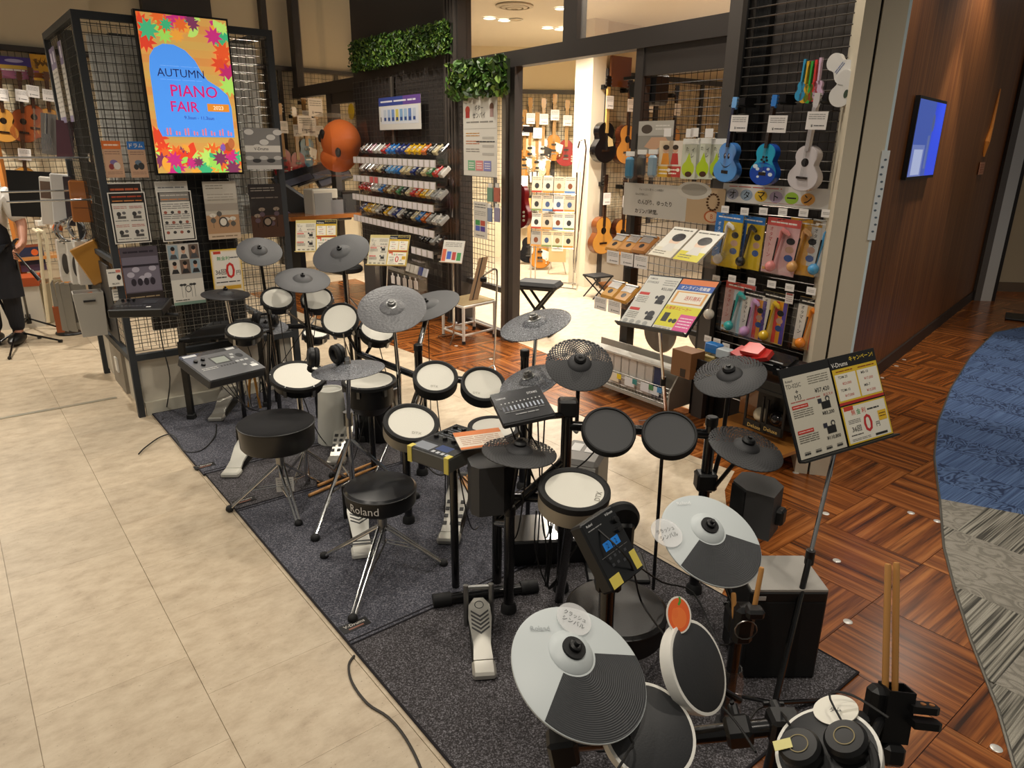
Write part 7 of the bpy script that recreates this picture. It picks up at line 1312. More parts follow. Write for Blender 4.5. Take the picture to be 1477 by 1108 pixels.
def art_b2(a):
    a.r(.01,.03,.49,.97,'#cfccc2'); a.t('YAMAHA',.10,.92,.035,'#4a4a4a',.12); a.t('DTX432KS',.12,.85,.04,'#4a4a4a',.17); a.t('¥55,000',.38,.74,.06,'#333',.2); a.l(.28,.80,.47,.92,3,'#8a8a84')
    for k in range(2): y = .60-.3*k; a.r(.03,y,.18,y+.05,'#c03a34'); a.l(.04,y-.15,.2,y-.02,4,'#77746c'); a.e(.38,y-.03,.05,.06,'#3a3a3e'); a.r(.33,y-.14,.44,y-.07,'#2a2a2c'); a.e(.31,y-.02,.02,.03,'#3a3a3e')
    for k in range(4): a.e(.08+.1*k,.09,.035,.04,'#a3a29c')
    a.r(.51,.03,.99,.97,'#e2dccb'); a.r(.51,.86,.99,.97,'#d87a44'); a.r(.51,.76,.99,.87,'#3a5fa8'); a.t('オンライン見積書',.75,.815,.065,'#e8e4dc',.42); a.r(.54,.52,.96,.74,'#d8a05a'); a.r(.57,.54,.93,.72,'#e8e0d0'); a.t('送料無料',.80,.63,.085,'#c05a4a',.22); a.r(.51,.10,.99,.48,'#d8cf3a'); a.t('お買得スピーカー',.70,.43,.06,'#c0342c',.35); a.r(.56,.18,.64,.34,'#3a3a36'); a.e(.69,.21,.025,.035,'#3a3a36'); a.e(.745,.21,.03,.04,'#3a3a36'); a.r(.78,.05,.99,.34,'#d85a94'); a.l(.8,.1,.97,.3,4,'#f0d0dc'); a.l(.53,.05,.76,.09,2,'#6a665c')
price_board('price board with blue and yellow advert before the kalimba bay', ((929,396),(1030,406),(1000.5,485.6),(899,467)), .42, .30, art_b2, PZ(962,620), mat=CHR)
# ============================================================ pedal wall, planters, posters, interior
PW = thing('wire_rack', 'black wire grid over the dark panel behind the effect pedals', 'wire rack', M4=FP.frame(2.62,0,.07)); wires(I4, -1.1, 1.1, .3, 2.42, .06, .0026, px=.09).build('wire_grid', M('#55504b',.35,.5), PW, kind='stuff')
for x in (-.02,): MB().box((x,1.35,.01),(.05,2.1,.02)).build('upright', M('#6b645d',.4,.4), PW, smooth=False)
def art_eff(a):
    a.r(0,.74,1,1,'#3a4a96'); a.r(.6,.74,1,1,'#6a4a98'); a.l(.05,.80,.9,.94,1,'#e4e4f0',2); a.r(.05,.18,.95,.70,'#dfe2ea')
    for k in range(8): a.r(.12+.10*k,.26,.19+.10*k,.62,('#c4cede','#a8bcdc','#7a9ad0','#d8cc6a','#8ab0d8','#a8c4e0','#6a8ac4','#c4cede')[k]); a.r(.13+.10*k,.28,.18+.10*k,.38,'#2f4a8a')
    a.r(.04,.26,.06,.4,'#333')
fsheet('effect_sign', 'white sign with blue and purple header above the pedals', 'sign', (546,142), (608,186), art_eff, '#e2dfd8', .12)
rnd = random.Random(11); ROWS = [((511,224),(630,233),17,'top'),((511,251),(630,264),17,'second'),((510,280),(627,294),18,'third'),((512,314),(628,327),18,'fourth'),((595,356),(626,362),4,'lowest')]
PCOL = {'grey':'#4a4846','pink':'#a8647a','white':'#d8d4cc','red':'#c02c2c','blue':'#2f7ac8','navy':'#2c3a7a','yellow':'#e0b020','black':'#1a1a1c','cream':'#d8c89a','orange':'#d8702a','sky blue':'#6aa8dc','green':'#4a8a5a','silver':'#a8a8a4','brown':'#7a5a3a'}
SEQ = {'top':['grey','grey','pink','white','white','red','blue','blue','navy','navy','yellow','yellow','yellow','orange','black','cream','black'],'second':['white','grey','white','brown','cream','black','sky blue','sky blue','blue','cream','cream','navy','grey','cream','green','red','white'],'third':['red','red','red','white','white','blue','brown','cream','brown','green','black','cream','red','orange','yellow','cream','silver','silver'],'fourth':['navy','yellow','yellow','cream','white','black','yellow','white','navy','white','black','black','cream','blue','orange','silver','white','silver'],'lowest':['black','black','silver','black']}
PM = {}
def pedal_mesh(c):
    if c not in PM:
        b = MB(c).bbox((0,0,0),(.072,.12,.045),.006); me = b.build('tmp', LACQ).data; bpy.data.objects.remove(bpy.data.objects[bpy.data.objects.find('tmp')] if 'tmp' in bpy.data.objects else bpy.data.objects[-1])
        PM[c] = me
    return PM[c]
KN = MB('#161616')
for x in (-.022,0,.022): KN.lathe([(0,.022),(.008,.022),(.007,.036),(0,.037)],8,Matrix.Translation((x,.04,0)))
KNM = KN.build('tmpk', LACQ); KNME = KNM.data; bpy.data.objects.remove(KNM); FSW = MB('#c9c9c6').lathe([(0,.022),(.009,.022),(.008,.034),(0,.035)],10,Matrix.Translation((0,-.035,0))).build('tmpf', LACQ); FSME = FSW.data; bpy.data.objects.remove(FSW); LBM = MB('#dcd8cc').box((0,0,.0228),(.05,.024,.001)).build('tmpl', LACQ, smooth=False); LBME = LBM.data; bpy.data.objects.remove(LBM)
for (l, r_, n, nm) in ROWS:
    (a0_, z0), (a1_, z1) = fs(*l, .36), fs(*r_, .36); zc_ = (z0+z1)/2; t = thing('pedal_shelf', '%s clear shelf of effect pedals on the black panel' % nm, 'shelf', M4=FP.frame((a0_+a1_)/2, zc_, .36)); w_ = abs(a1_-a0_)
    MB().box((0,.02,-.13),(w_,.006,.30),R=Matrix.Rotation(.42,3,'X')).build('shelf_plate', ACRYL, t, smooth=False); MB().box((-w_/2,.03,-.13),(.006,.14,.26)).build('end_plate', ACRYL, t, smooth=False); MB().box((w_/2,.03,-.13),(.006,.14,.26)).build('end_plate', ACRYL, t, smooth=False); MB('#b8b2a8').box((0,-.035,.012),(w_,.07,.004)).build('label_strip', PRINT, t, smooth=False)
    for x in (-w_*.4,w_*.4): MB().box((x,-.06,-.2),(.012,.03,.28)).build('bracket', STEEL, t, smooth=False)
    for k in range(n):
        x = -w_/2+.05+(w_-.1)*k/max(1,n-1); cn = SEQ[nm][k]; Mf = FP.frame((a0_+a1_)/2, zc_, .36) @ Matrix.Translation((x,.09,-.11)) @ Matrix.Rotation(-.85,4,'X') @ Matrix.Rotation(rnd.uniform(-.06,.06),4,'Z')
        o = link('effect_pedal', pedal_mesh(PCOL[cn]), M4=Mf); tag(o, '%s effect pedal on the %s clear shelf' % (cn, nm), 'effect pedal', 'effect pedals on the %s shelf' % nm); link('knobs', KNME, o, kind='stuff'); link('footswitch', FSME, o); link('nameplate', LBME, o)
        tg = MB('#ece6e8' if not (nm == 'second' and k in (4,5)) else '#d86a6a').box((0,0,0),(.085,.062,.002)).build('shelf_label', PRINT, smooth=False, M4=FP.frame((a0_+a1_)/2, zc_, .36) @ Matrix.Translation((x,-.035,.017))) if k == 0 or (nm == 'second' and k == 4) else None
        if tg is not None: lbl_me = tg.data; tg['label'] = ''; 
        if tg is None: tg = link('shelf_label', lbl_me, M4=FP.frame((a0_+a1_)/2, zc_, .36) @ Matrix.Translation((x,-.035,.017)))
        if nm == 'second' and k == 6: pass
        tag(tg, 'small price label on the %s pedal shelf' % nm, 'price tag', 'price labels of the %s pedal shelf' % nm)
        if nm == 'second' and k == 5: lbl_me = [o_ for o_ in bpy.data.objects if o_.name.startswith('shelf_label')][0].data
# leafy planters
LM = []
for c in ('#3a5a1e','#4f7a2a','#7a9a3c','#2c4418'): LM.append(lin(c))
def leaf_panel(label, u0, v0, u1, v1, u2, v2, off, n, size, seed):
    """artificial hedge between top-left (u0,v0), top-right (u1,v1) and lower-left (u2,v2)"""
    a0_, z0 = fs(u0, v0, off); a1_, z1 = fs(u1, v1, off); _, z2 = fs(u2, v2, off); w_ = abs(a0_-a1_); h_ = z0-z2; Mf = FP.frame((a0_+a1_)/2, (z0+z2)/2, off); t = thing('hedge_panel', label, 'artificial plant', M4=Mf); MB().box((0,0,-.03),(w_*.96,h_*.9,.03)).build('backing', M('#1c2a12',.9), t, smooth=False); r = random.Random(seed); m = MB()
    for k in range(n):
        c = Vector((r.uniform(-w_/2,w_/2), r.uniform(-h_/2,h_/2), r.uniform(-.01,.07))); s_ = size*r.uniform(.6,1.2); R_ = Matrix.Rotation(r.uniform(0,6.3),3,'Z') @ Matrix.Rotation(r.uniform(-1.0,1.0),3,'X') @ Matrix.Rotation(r.uniform(-.8,.8),3,'Y'); m.col = r.choice(LM)
        pts = [(0,-s_*.5,0),(s_*.32,-s_*.1,.006),(s_*.22,s_*.28,.004),(0,s_*.5,-.004),(-s_*.22,s_*.28,.004),(-s_*.32,-s_*.1,.006)]; m.add([c+R_ @ Vector(p) for p in pts], [(0,1,2,3),(0,3,4,5)])
    m.build('foliage', LEAFM, t, kind='stuff', smooth=False); return t
LEAFM = print_mat('leaf', .45); 
for k in range(4):
    u0 = 509+35*k; u1 = u0+36; f = lambda u: 62-(u-509)*.215; leaf_panel(('green boxwood panel farthest from the black post','green boxwood panel second from the pedal wall edge','green boxwood panel third along the pedal wall','green boxwood panel touching the black post')[k], u0, f(u0), u1, f(u1), u0, f(u0)+44, .12, 900, .045, 20+k)
leaf_panel('green ivy hanging above the white guitar poster', 652, 94, 731, 92, 652, 143, .14, 700, .085, 40)
def art_gs(a):
    a.t('ギター',.48,.86,.07,'#2a2724',.45); a.t('センパイ',.48,.77,.07,'#2a2724',.6); a.e(.14,.84,.07,.05,'#c04a3a'); a.r(.08,.74,.2,.82,'#b8403a'); a.e(.85,.86,.06,.05,'#6a4a3a'); a.r(.80,.74,.9,.84,'#a88a84'); a.l(.1,.66,.9,.71,1,'#8a8680'); a.r(.02,.60,.98,.605,'#b5b0a8')
    for k in range(3): a.l(.08,.50-.1*k,.5,.56-.1*k,2,('#c08a3a','#c06a3a','#8a8680')[k],k); a.r(.58,.47-.1*k,.92,.50-.1*k,'#b8b4ac')
    for k in range(3): a.r(.14+.24*k,.07,.36+.24*k,.20,('#7ab08a','#d88a8a','#8a8ac0')[k]); a.l(.17+.24*k,.09,.33+.24*k,.18,3,'#f0ece4',k)
    a.l(.4,.42,.95,.46,1,'#333',4)
fsheet('guitar_poster', 'tall white poster with black kana lettering under the ivy', 'poster', (668,141), (717,256), art_gs, '#dad6cc', .16)
SW = thing('wire_rack', 'narrow wire grid beside the sliding door with small packs', 'wire rack', M4=FP.frame(.91,0,.09)); wires(I4, -.30, .30, .45, 2.1, .05, .0024).build('wire_grid', WIREM, SW, kind='stuff')
fsheet('leaflet_poster', 'narrow poster with green, red and blue squares on the door grid', 'poster', (683,290), (703,346), lambda a: (a.l(.1,.82,.9,.96,2,'#6a6864'), a.l(.1,.62,.9,.76,3,'#9a968e'), a.r(.15,.36,.48,.5,'#4a9a5a'), a.r(.52,.36,.85,.5,'#c05a4a'), a.r(.15,.20,.48,.34,'#5a6ac0'), a.r(.52,.20,.85,.34,'#5a4a9a'), a.l(.2,.04,.8,.12,1,'#8a8680')), '#dcd8ce', .14)
for k, (u, v) in enumerate(((707,281),(717,281),(706,310),(717,310))):
    t = fthing('string_pack', 'small hanging pack with white header on the door grid', 'pack', u, v, .13); t['group'] = 'packs on the door grid'; MB(('#7aa08a','#b86a5a','#8a9ab8','#9a96b0')[k]).box((0,0,0),(.085,.12,.012)).build('pack', GLOSSP, t, smooth=False); MB('#e8e6e0').box((0,.07,.0),(.05,.05,.008)).build('header', PRINT, t, smooth=False)
def tab_stand(u, v, foot): 
    f = Vector(foot); t = thing('tablet_stand', 'white tablet with a blue screen on a thin stand', 'tablet', f); Mf = nframe(PY(u,v,f.y-.05), (-.25,-1,.45), (1,-.1,0)); b = MB('#e8e6e2').bbox((0,0,0),(.15,.20,.012),.005,Mf).build('tablet', GLOSSP, t); MB('#2444c0').box((0,0,.0065),(.115,.155,.001),Mf).build('screen', SCREEN, b, smooth=False); MB().cyl(Mf.translation-Vector((0,-.02,.03)), f, .010, n=8).build('pole', STEEL, t); MB().lathe([(0,0),(.13,0),(.12,.015),(0,.02)],20,Matrix.Translation(f)).build('base', STEEL, t)
tab_stand(663, 299, PZ(657,480)+Vector((0,.5,0)))
f = PZ(655,492); Mf = quadpose(((647,346),(670,352),(659,380),(634.6,374)), .19, .25); t, _ = price_board('small white leaflet board on a chrome stand beside the pedal wall', nframe(PY(653,363,f.y), (-.55,-1,.45), (1,-.45,0)) , .22, .20, lambda a: (a.r(0,0,1,1,'#dcd8ce'), a.l(.1,.7,.9,.92,3,'#7a766e'), a.r(.02,.05,.2,.6,'#d86a4a'), a.r(.25,.15,.45,.5,'#4a6ac0'), a.r(.5,.12,.68,.48,'#c04a44'), a.r(.73,.1,.92,.46,'#4a9a5a')), f, '#d8d4ca', CHR)
f = PZ(556,470); price_board('double price board behind the hammered cymbal', nframe(PY(560,361,f.y-.1), (-.35,-1,.5), (1,-.25,0)), .42, .30, art_board(0, ('¥165,000','¥187,000','¥209,000'), 'TD-17'), f, '#c8b878', CHR)
f = PZ(455,470); price_board('double price board seen behind the grey cymbals of the rear kit', nframe(PY(456,340,f.y-.1), (-.1,-1,.35), (1,.02,0)), .40, .30, art_board(0, ('¥275,000','¥297,000','¥319,000'), 'TD-27'), f, '#c8b878', CHR)
# stepped white tube stool and a cardboard holder stand
q0, q1, q2, q3 = PZ(640,486), PZ(669,497), PZ(713,486), PZ(684,475); t = thing('step_stool', 'white tubular step stool with a wooden top on the wood floor', 'step stool', (q0+q2)/2)
for f in (q0, q1, q2, q3): MB().cyl(f, f+Vector((0,0,.34)), .014, n=10).build('leg', M('#d6d2c8',.35), t); MB().lathe([(0,0),(.018,0),(.017,.03),(0,.032)],10,Matrix.Translation(f)).build('rubber_foot', BLKM, t)
up = Vector((0,0,1)); MB().tube([q+up*.08 for q in (q0,q1,q2,q3)], .011, 8, closed=True).build('lower_frame', M('#d6d2c8',.35), t); MB().tube([q+up*.34 for q in (q0,q1,q2,q3)], .013, 8, closed=True).build('upper_frame', M('#d6d2c8',.35), t); MB('#a8926c').prism([(p.x,p.y) for p in (q0,q1,q2,q3)], .34, .36).build('top_board', LACQ, t, smooth=False); MB('#cfcac0').lathe([(0,.09),(.07,.09),(.07,.1),(0,.1)],20,Matrix.Translation((q0+q1)/2+Vector((.06,.1,0)))).build('tray', PRINT, t)
bp_ = PZ(712,548); t = thing('music_stand', 'leaning brown board on a thin chrome stand before the door', 'music stand', bp_); c = PY(690,402,bp_.y+.1); Mf = nframe(c, (-.8,-.55,.5), (.4,-.5,0)); MB('#8a6a4a').box((0,0,0),(.10,.34,.012),Mf @ Matrix.Rotation(.25,4,'Z')).build('board', PRINT, t, smooth=False); MB('#2a1c14').box((0,0,.007),(.012,.34,.003),Mf @ Matrix.Rotation(.25,4,'Z')).build('groove', PRINT, t, smooth=False); MB().tube(smooth_path([c+Vector((.03,-.02,.02)), PY(714,388,bp_.y), PY(717,400,bp_.y), PY(716,430,bp_.y), bp_]), .007, 8).build('pole', CHR, t); MB().bbox((0,0,0),(.05,.05,.04),.008,Matrix.Translation(c+Vector((.04,-.03,.0)))).build('clip', BLK, t)
for k in range(3): a_ = k*2.1+.8; MB().cyl(bp_+Vector((0,0,.12)), bp_+Vector((.18*math.cos(a_),.18*math.sin(a_),.01)), .006, n=8).build('leg', CHR, t)
# amps and cases under the pedals, clear showcase
def ampbox(label, u, v, off, w_, h_, d_, c1, c2):
    a_, z_ = fs(u, v, off); t = thing('amplifier', label, 'amplifier', M4=FP.frame(a_, 0, off)); MB(c1).bbox((0,h_/2,-d_/2),(w_,h_,d_),.012).build('cabinet', GLOSSP, t, smooth=False); MB(c2).box((0,h_*.44,.002),(w_*.9,h_*.78,.004)).build('grille', PRINT, t, smooth=False); MB('#8f8a80').box((0,h_*.92,.002),(w_*.9,h_*.08,.004)).build('control_strip', PRINT, t, smooth=False); return t
ampbox('grey fronted guitar amplifier under the pedal shelves', 538, 410, .35, .50, .52, .3, '#1c1c1d', '#4a4948'); ampbox('black guitar amplifier beside the clear showcase', 572, 410, .30, .45, .46, .3, '#141415', '#232324')
t = fthing('showcase', 'clear acrylic showcase with price flags under the pedals', 'showcase', 580, 440, .42, 0); ca = MB()
for c_, d_ in (((0,.30,0),(.62,.006,.3)),((0,.62,0),(.62,.006,.3)),((-.31,.32,0),(.006,.62,.3)),((.31,.32,0),(.006,.62,.3)),((0,.32,-.15),(.62,.62,.006))): ca.box(c_, d_)
ca.build('case', ACRYL, t, smooth=False); MB().box((0,.03,0),(.62,.06,.3)).build('base', BLK, t, smooth=False)
for k, u in enumerate((567,575,584,592,600)): o = MB('#f0ece8').prism([(-.04,-.05),(.04,-.05),(.04,.03),(.01,.035),(.01,.06),(-.01,.06),(-.01,.035),(-.04,.03)], 0, .004).build('price_flag', PRINT, M4=fput(u,402+k*2.0,.52,.05), smooth=False); tag(o, 'white price flag standing on the clear showcase', 'price tag', 'price flags on the showcase')
t = fthing('showcase', 'domed clear case with small packets above the price flags', 'showcase', 605, 385, .40); MB().box((0,0,0),(.52,.16,.22)).build('cover', ACRYL, t, smooth=False)
for k in range(5): MB(('#c9c4ba','#cfcac0','#d8d4cc','#3a4a8a','#c4c8d0')[k]).box((-.18+.09*k,-.03,.03),(.07,.08,.02),R=Matrix.Rotation(-.3,3,'X')).build('packet', GLOSSP, t, smooth=False)
c = PZ(504,462); t = thing('round_stool', 'small round black stool behind the mesh pads', 'stool', M4=Matrix.Translation(c)); MB().lathe([(0,.50),(.15,.50),(.165,.515),(.165,.545),(.15,.56),(0,.565)],28).build('seat', BLKM, t); MB().cyl((0,0,.1),(0,0,.5),.016,n=10).build('post', CHR, t)
for k in range(3): MB().cyl((0,0,.25),(.2*math.cos(k*2.1),.2*math.sin(k*2.1),.01),.009,n=8).build('leg', CHR, t)
# orange plush in a clear bag
t = fthing('plush_bag', 'orange round plush with black dots in a clear bag', 'plush toy', 492, 207, .30); MB('#f07a30').ell((0,.02,0),(.30,.25,.22),20,12).ell((-.08,-.17,.02),(.26,.16,.20),16,10).build('plush', print_mat('plush',.9), t)
for x, y, z_ in ((-.20,.06,.17),(-.02,.10,.215),(.22,-.10,.13)): MB('#1a1614').ell((x,y,z_),(.05,.055,.03),12,8).build('dot', PRINT, t)
MB().prism([(-.34,-.36),(.32,-.36),(.36,.05),(.30,.27),(.1,.33),(-.15,.30),(-.34,.18)], -.2, .25).build('clear_bag', BAG, t, smooth=False)
o = MB('#d8b428').lathe([(0,0),(.09,0),(.09,.006),(0,.006)],24,fput(507,161,.12)).build('round_badge', PRINT); tag(o, 'yellow round badge hung in the grid window', 'badge')
# ============================================================ inside the shop
AC_N = Tm('acoustic_guitar', 1.02, '#c98f3e', '#7a4420', '#3a2416', '#2a1c14'); AC_B = Tm('acoustic_guitar', 1.02, '#121010', '#0e0c0c', '#c9a05a', '#14100e', guard='#d8c08a'); AC_S = Tm('acoustic_guitar', 1.02, '#c8883a', '#4a2414', '#3a2416', '#2a1c14', guard='#2a1a12')
EL = {c: Tm('electric_guitar', .98, h, d, '#b58a50', '#b58a50', kind='electric', guard=g) for c, h, d, g in (('white','#d8d2c4','#c4beb0','#1c1c1c'),('cream','#cfc09a','#b8a880','#e0dcd0'),('blue','#1f5a78','#163f56','#d8d4cc'),('red','#8a1820','#6a1018',None),('black','#161617','#101011','#d8d4cc'),('sunburst','#b5752c','#5a2a14','#e0d8c4'))}
# grid over the inner wall and guitars on it
for pl, s0, s1, z0, z1, nm in ((GP,.12,5.4,.75,2.55,'inner wall'),(BP,-2.5,1.6,.8,2.5,'rear wall'),(L2,-6.5,.7,.7,2.72,'far left wall')):
    t = thing('wire_rack', 'pale wall covered by a dark wire grid, %s of the shop' % nm, 'wire rack', M4=Matrix.Translation(pl.at(0,0,.04)) @ Matrix.Rotation(pl.a,4,'Z') @ Matrix.Rotation(math.pi/2,4,'X')); wires(I4, s0, s1, z0, z1, .06, .0026).build('wire_grid', WIREM, t, kind='stuff'); MB().box(((s0+s1)/2,z1,0),(s1-s0,.06,.05)).build('top_rail', FRAME, t, smooth=False)
    k = s0
    while k < s1: MB().box((k,(z0+z1)/2,-.01),(.06,z1-z0,.03)).build('upright', FRAME, t, smooth=False); k += .9
pwall('wall_back_4', GP, .12, 5.4, 0, .75, M('#b9b0a0',.6), .04, .04)
def gpos(pl, u, v, off, rot=0.): a_, z_ = pl.sz(u, v, off); return pl.frame(a_, z_, off) @ Matrix.Rotation(rot,4,'Z')
def hangg(tt, pl, u, v, label, cat, group, off=.16, rot=0., slip=True, k=1.):
    Mf = gpos(pl, u, v, off, rot) @ Matrix.Scale(k,4); o = dup(tt, Mf, label, group); o['category'] = cat; hanger(gpos(pl,u,v,off-.06), 'guitar hangers of the shop walls', 'black guitar hanger on a grid wall inside the shop')
    if slip: price_slip(Mf @ Matrix.Translation((.0,-.16,.08)), 'price slips on guitars', 'white price slip hung on a guitar neck inside the shop', .13, .15)
for tt, u, v, lb in ((AC_B,874,128,'black acoustic guitar with a pale pickguard beside the white pillar'),(AC_S,905,133,'sunburst acoustic guitar behind the black door post'),(AC_S,932,134,'acoustic guitar seen through the grid window, nearer the door'),(AC_N,972,140,'acoustic guitar seen through the grid window, farther in'),(AC_N,870,268,'natural acoustic guitar in the lower row beside the kalimba shelf'),(AC_S,898,272,'reddish acoustic guitar in the lower row behind the kalimba shelf')): hangg(tt, GP, u, v, lb, 'guitar', 'acoustic guitars on the inner grid wall', k=.95)
o = MB('#6a3a1a').box((0,0,0),(.34,.34,.03)).build('wood_sign', LACQ, M4=gpos(GP,895,104,.1), smooth=False); tag(o, 'square reddish wooden sign above the acoustic guitars', 'sign')
r2 = random.Random(5); cols = ['white','cream','sunburst','white','black','red']
for k, (u, v, c, lb) in enumerate(((765,155,'cream','cream electric guitar hung first on the rear wall'),(784,156,'white','white electric guitar with black pickguard on the rear wall'),(757,172,'sunburst','sunburst electric guitar low beside the door post on the rear wall'),(775,176,'cream','cream electric guitar behind its price slip on the rear wall'),(800,150,'sunburst','sunburst electric guitar nearest the rear wall corner'),(818,158,'red','dark red electric guitar beside the white pillar'),(770,240,'black','black electric guitar in the lower row of the rear wall'),(790,245,'white','white electric guitar in the lower row of the rear wall'),(755,245,'red','red electric guitar in the lower row beside the door post'))): hangg(EL[c], BP, u, v, lb, 'guitar', 'electric guitars on the rear wall')
for k, (u, v, c, lb) in enumerate(((437,150,'blue','blue electric guitar with white pickguard behind the left door'),(403,165,'red','red electric guitar behind the left door post'),(424,170,'red','dark red electric guitar partly behind the blue one'),(455,172,'sunburst','sunburst electric guitar beside the orange plush'),(447,262,'sunburst','sunburst electric guitar in the lower row behind the left door'))): hangg(EL[c], L2, u, v, lb, 'guitar', 'electric guitars behind the left door', off=.3, k=1.05)
for k, (u, v) in enumerate(((455,155),(440,180),(446,183))): price_slip(gpos(L2,u,v,.5), 'big slips behind the left door', 'large white price slip hung before the guitars behind the left door', .22, .24)
# red guitar hung right behind the door post
hanger(fput(752,190,-.16), 'guitar hangers of the shop walls', 'black guitar hanger on a grid wall inside the shop')
o = dup(EL['red'], fput(752,190,-.13), 'dark red guitar hung just inside behind the sliding door post', None); o['category'] = 'guitar'
# floor goods inside: brochure tower, standing guitars, cartons, bench, folding stool
bt = PZ(798,412); t = thing('brochure_tower', 'tall chrome wire tower filled with guitar brochures', 'brochure stand', M4=Matrix.Translation(bt) @ Matrix.Rotation(-.3,4,'Z'))
for x, y in ((-.28,-.1),(.28,-.1),(.28,.12),(-.28,.12)): MB().cyl((x,y,0),(x,y,1.42),.010,n=8).build('upright', CHR, t)
MB().tube([(.28,-.1,1.7),(.30,-.1,1.78),(.36,-.1,1.8),(.38,-.1,1.7),(.30,-.1,.2)], .010, 8).build('handle', CHR, t); MB().tube([(-.28,-.1,.02),(.36,-.25,.02),(.3,.12,.02),(-.28,.12,.02)], .010, 8, closed=True).build('foot_frame', CHR, t)
for j in range(4):
    MB().tube([(-.28,-.12,.50+.22*j),(.28,-.12,.50+.22*j)], .005, 6).build('rail', CHR, t)
    for i in range(4):
        c = r2.choice(('#d8d4ca','#c9b8a0','#b8c4cc','#cfc2ae','#a8a49c','#d8c8a8')); Mf = Matrix.Translation(bt) @ Matrix.Rotation(-.3,4,'Z') @ Matrix.Translation((-.21+.14*i,-.13,.61+.22*j)) @ Matrix.Rotation(math.pi/2-.12,4,'X'); s_ = r2.randint(0,99)
        sheet('brochure', 'guitar brochure standing in the chrome wire tower', 'brochure', Mf, .13, .19, (lambda a, s_=s_: (a.l(.08,.75,.92,.95,2,'#5a5650',s_), a.e(.5,.42,.22,.18,('#7a4a34','#4a5a7a','#8a6a4a','#3a3a3a')[s_%4]), a.r(0,0,1,.12,('#c08a4a','#5a7aa8','#a84a3a','#7a8a5a')[(s_//4)%4]))), c, GLOSSP, 'brochures in the wire tower')
for k, (u, v, c, lb) in enumerate(((778,388,'sunburst','yellow guitar standing on the floor near the door post'),(762,380,'black','black guitar standing on the floor behind the door post'))):
    q = PZ(u,v); dup(EL[c], Matrix.Translation(q+Vector((0,0,.84))) @ Matrix.Rotation(math.pi/2-.12,4,'X'), lb, None)['category'] = 'guitar'
for k, (u, v, w_, h_, c, lb) in enumerate(((783,388,.26,.42,'#a07a48','flat brown carton standing beside the brochure tower'),(803,396,.24,.42,'#c0a878','brown carton with a zero interest slip by the brochure tower'))):
    t = thing('carton_board', lb, 'box', M4=Matrix.Translation(PZ(u,v)+Vector((0,0,.18))) @ Matrix.Rotation(-.1,4,'Z')); MB(c).box((0,0,h_/2),(w_,.06,h_)).build('carton', PRINT, t, smooth=False)
    for x in (-.08,.08): MB().cyl((x,.02,0),(x*1.6,.06,-.18),.009,n=8).build('leg', CHR, t)
    if k: o = sheet('slip', '', '', Matrix.Translation((0,-.033,h_*.62)) @ Matrix.Rotation(math.pi/2,4,'X'), .16, .22, lambda a: (a.l(.1,.75,.9,.95,2,'#6a665e'), a.t('0',.55,.4,.4,'#c03030',.3), a.l(.1,.1,.9,.2,1,'#555')), '#e4dcc8', part_of=t)
q = PZ(776,478); t = thing('keyboard_bench', 'black padded keyboard bench with crossed legs inside the door', 'bench', M4=Matrix.Translation(q) @ Matrix.Rotation(-.35,4,'Z')); MB().bbox((0,0,.46),(.42,.28,.075),.03).build('seat', BLKM, t)
for sy in (-.1,.1):
    for sx in (-1,1): MB().cyl((sx*.17,sy,.02),(-sx*.15,sy,.43),.014,n=8).build('leg', BLK, t)
for sx in (-1,1): MB().cyl((sx*.17,-.2,.015),(sx*.17,.2,.015),.013,n=8).build('foot_bar', BLK, t)
q = PZ(866,428); t = thing('folding_stool', 'small folding stool with black top beside the low kalimba shelf', 'stool', M4=Matrix.Translation(q) @ Matrix.Rotation(.5,4,'Z')); MB().box((-.05,0,.26),(.28,.24,.02)).build('seat', BLKM, t, smooth=False); MB('#8a5a30').lathe([(0,.08),(.12,.08),(.14,.14),(.13,.14),(.11,.09),(0,.09)],20,Matrix.Translation((.16,.05,0))).build('basket', PRINT, t)
for sy in (-.1,.1):
    for sx in (-1,1): MB().cyl((sx*.13-.05,sy,.0),(-sx*.13-.05,sy,.25),.009,n=8).build('leg', BLK, t)
# left interior: keyboards, small amps, table
kq = L2.frame(L2.sz(437,262,.7)[0], L2.sz(437,262,.7)[1], .7)
for k in range(3):
    t = thing('keyboard', ('black keyboard tilted on a rack behind the left door, nearest','black keyboard tilted on a rack behind the left door, middle','black keyboard tilted beside the pedal shelves')[k], 'keyboard', M4=gpos(L2,(423,450,480)[k],(258,252,255)[k],.9,.25) @ Matrix.Rotation(-.6,4,'X')); MB('#141418').bbox((0,0,0),(.55,.22,.06),.01).build('case', GLOSSP, t, smooth=False); MB('#3a3a44').box((0,-.05,.031),(.5,.09,.003)).build('keys', GLOSSP, t, smooth=False)
for k, (u, v, w_, h_, c1, c2, lb) in enumerate(((464,300,.36,.40,'#a8a498','#6a6a68','pale grey small amplifier on the wooden counter'),(485,303,.32,.30,'#1c1c1d','#5a5a5c','black small amplifier with grey grille on the wooden counter'),(500,296,.28,.32,'#0e0e0f','#161617','black headphone box beside the small amplifiers'))):
    t = thing('amplifier', lb, 'amplifier', M4=gpos(L2,u,v+2,1.6)); MB(c1).bbox((0,h_*.15,0),(w_,h_,.25),.012).build('cabinet', GLOSSP, t, smooth=False); MB(c2).box((-w_*.1,h_*.13,.127),(w_*.7,h_*.8,.004)).build('grille', PRINT, t, smooth=False)
t = thing('counter', 'wooden counter top with dark legs behind the left door', 'counter', M4=gpos(L2,482,306,1.6)); MB('#8a5428').box((.1,-.03,0),(1.7,.05,.5)).build('top', LACQ, t, smooth=False)
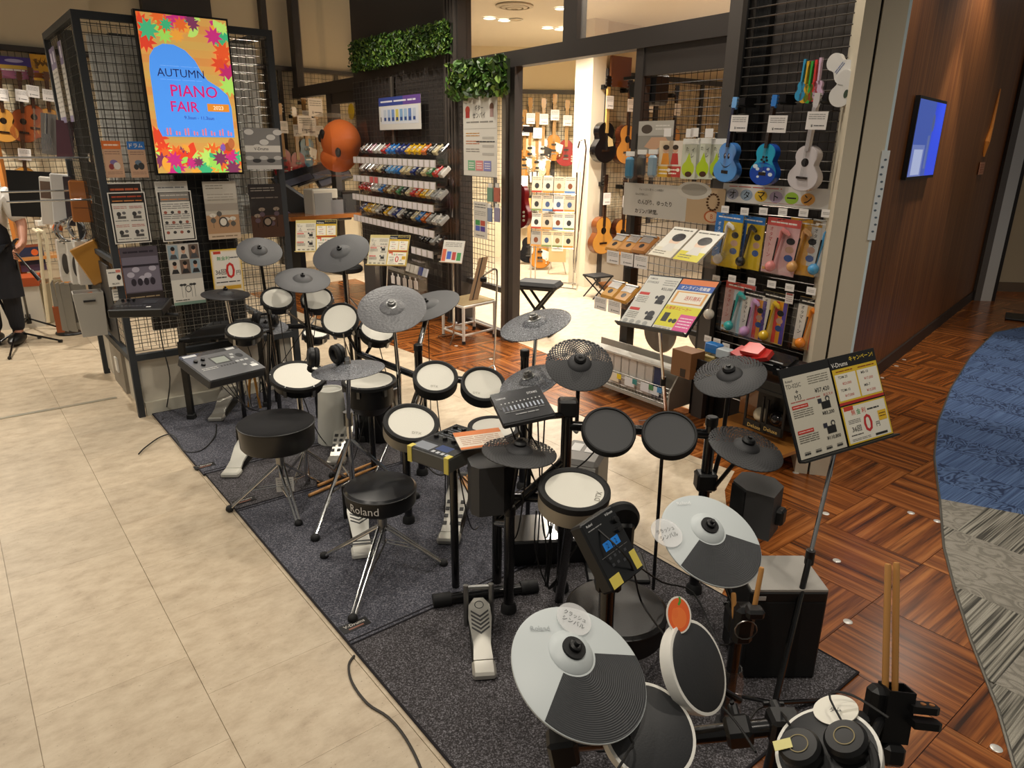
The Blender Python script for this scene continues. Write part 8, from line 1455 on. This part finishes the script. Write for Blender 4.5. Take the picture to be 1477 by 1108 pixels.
for x in (-.6,.8): MB().box((x,-.5,0),(.07,.9,.4)).build('leg', BLK, t, smooth=False)
Mf = frame3(PY(432,297,9.6), (1,.3,-.75), (.5,0,1)); t = thing('instrument_case', 'black case lid leaning open behind the display unit', 'case', M4=Mf); MB('#121213').bbox((0,.0,0),(.62,.30,.06),.03).build('lid', PRINT, t); MB('#5a5068').box((-.05,-.24,-.01),(.6,.2,.04)).build('lining', PRINT, t, smooth=False)
# ---- right wall: screen, orange swoosh, notice, floor sign at the end of the corridor
Mx = WP.frame(-.11, 1.79, .02); t = thing('wall_screen', 'black framed landscape screen with a blue picture on the wood wall', 'screen', M4=Mx); MB().box((0,0,0),(.84,.55,.03)).build('housing', BLK, t, smooth=False); a = Art(.80,.51,.0165); a.r(0,0,1,1,'#3f57a8'); a.r(.62,0,1,1,'#2f4ad8'); a.r(0,0,.45,.42,'#6a7ab8'); a.r(.08,.02,.40,.36,'#a8b4d8'); a.e(.62,.72,.05,.12,'#4a5a8a'); a.r(.50,.1,.58,.55,'#5a6aa0'); s_ = MB('#3f57a8').box((0,0,.0155),(.80,.51,.001)).build('screen', SCREEN, t, smooth=False); a.build(s_, SCREEN, 'picture')
o = MB().tube([WP.hit(1443,128,.012), WP.hit(1438,150,.012), WP.hit(1430,185,.012), WP.hit(1423,205,.012), WP.hit(1419,226,.012)], [.006,.012,.016,.03,.008], 8).build('wall_swoosh', ORG); tag(o, 'thin orange swoosh emblem on the wood wall', 'emblem')
sheet('wall_notice', 'small pinkish plate under the orange swoosh on the wood wall', 'plate', WP.frame(*WP.sz(1416,243,.015),.015), .26, .12, lambda a: a.l(.08,.1,.92,.9,4,'#b5603c'), '#c98a68')
sheet('pillar_sticker', 'pale line drawing strip stuck on the cream end wall edge', 'sticker', Matrix.Translation(e0+ux*.242+Vector((.0,-.004,1.5))) @ Matrix.Rotation(RP,4,'Z') @ Matrix.Rotation(math.pi/2,4,'X'), .035, .42, lambda a: [a.e(.5+.2*math.sin(i*1.3),.1+.08*i,.18,.012,'#5a6a78') for i in range(11)], '#d8dee0')
q = PZ(1490,462); t = thing('floor_sign', 'black floor sign with an orange picture at the corridor end', 'sign', M4=Matrix.Translation(q) @ Matrix.Rotation(-.6,4,'Z')); MB().bbox((0,0,.012),(.5,.36,.024),.006).build('base', BLK, t); MB().cyl((0,.05,.02),(0,.05,1.15),.022,n=10).build('pole', BLK, t); b = MB('#121212').box((.05,0,1.35),(.44,.02,.62),R=Matrix.Rotation(-.35,3,'Y')).build('panel', PRINT, t, smooth=False); MB('#d89a4a').box((.05,-.012,1.35),(.36,.004,.52),R=Matrix.Rotation(-.35,3,'Y')).build('picture', PRINT, b, smooth=False)
for t in TEMPL: hide_template(t)
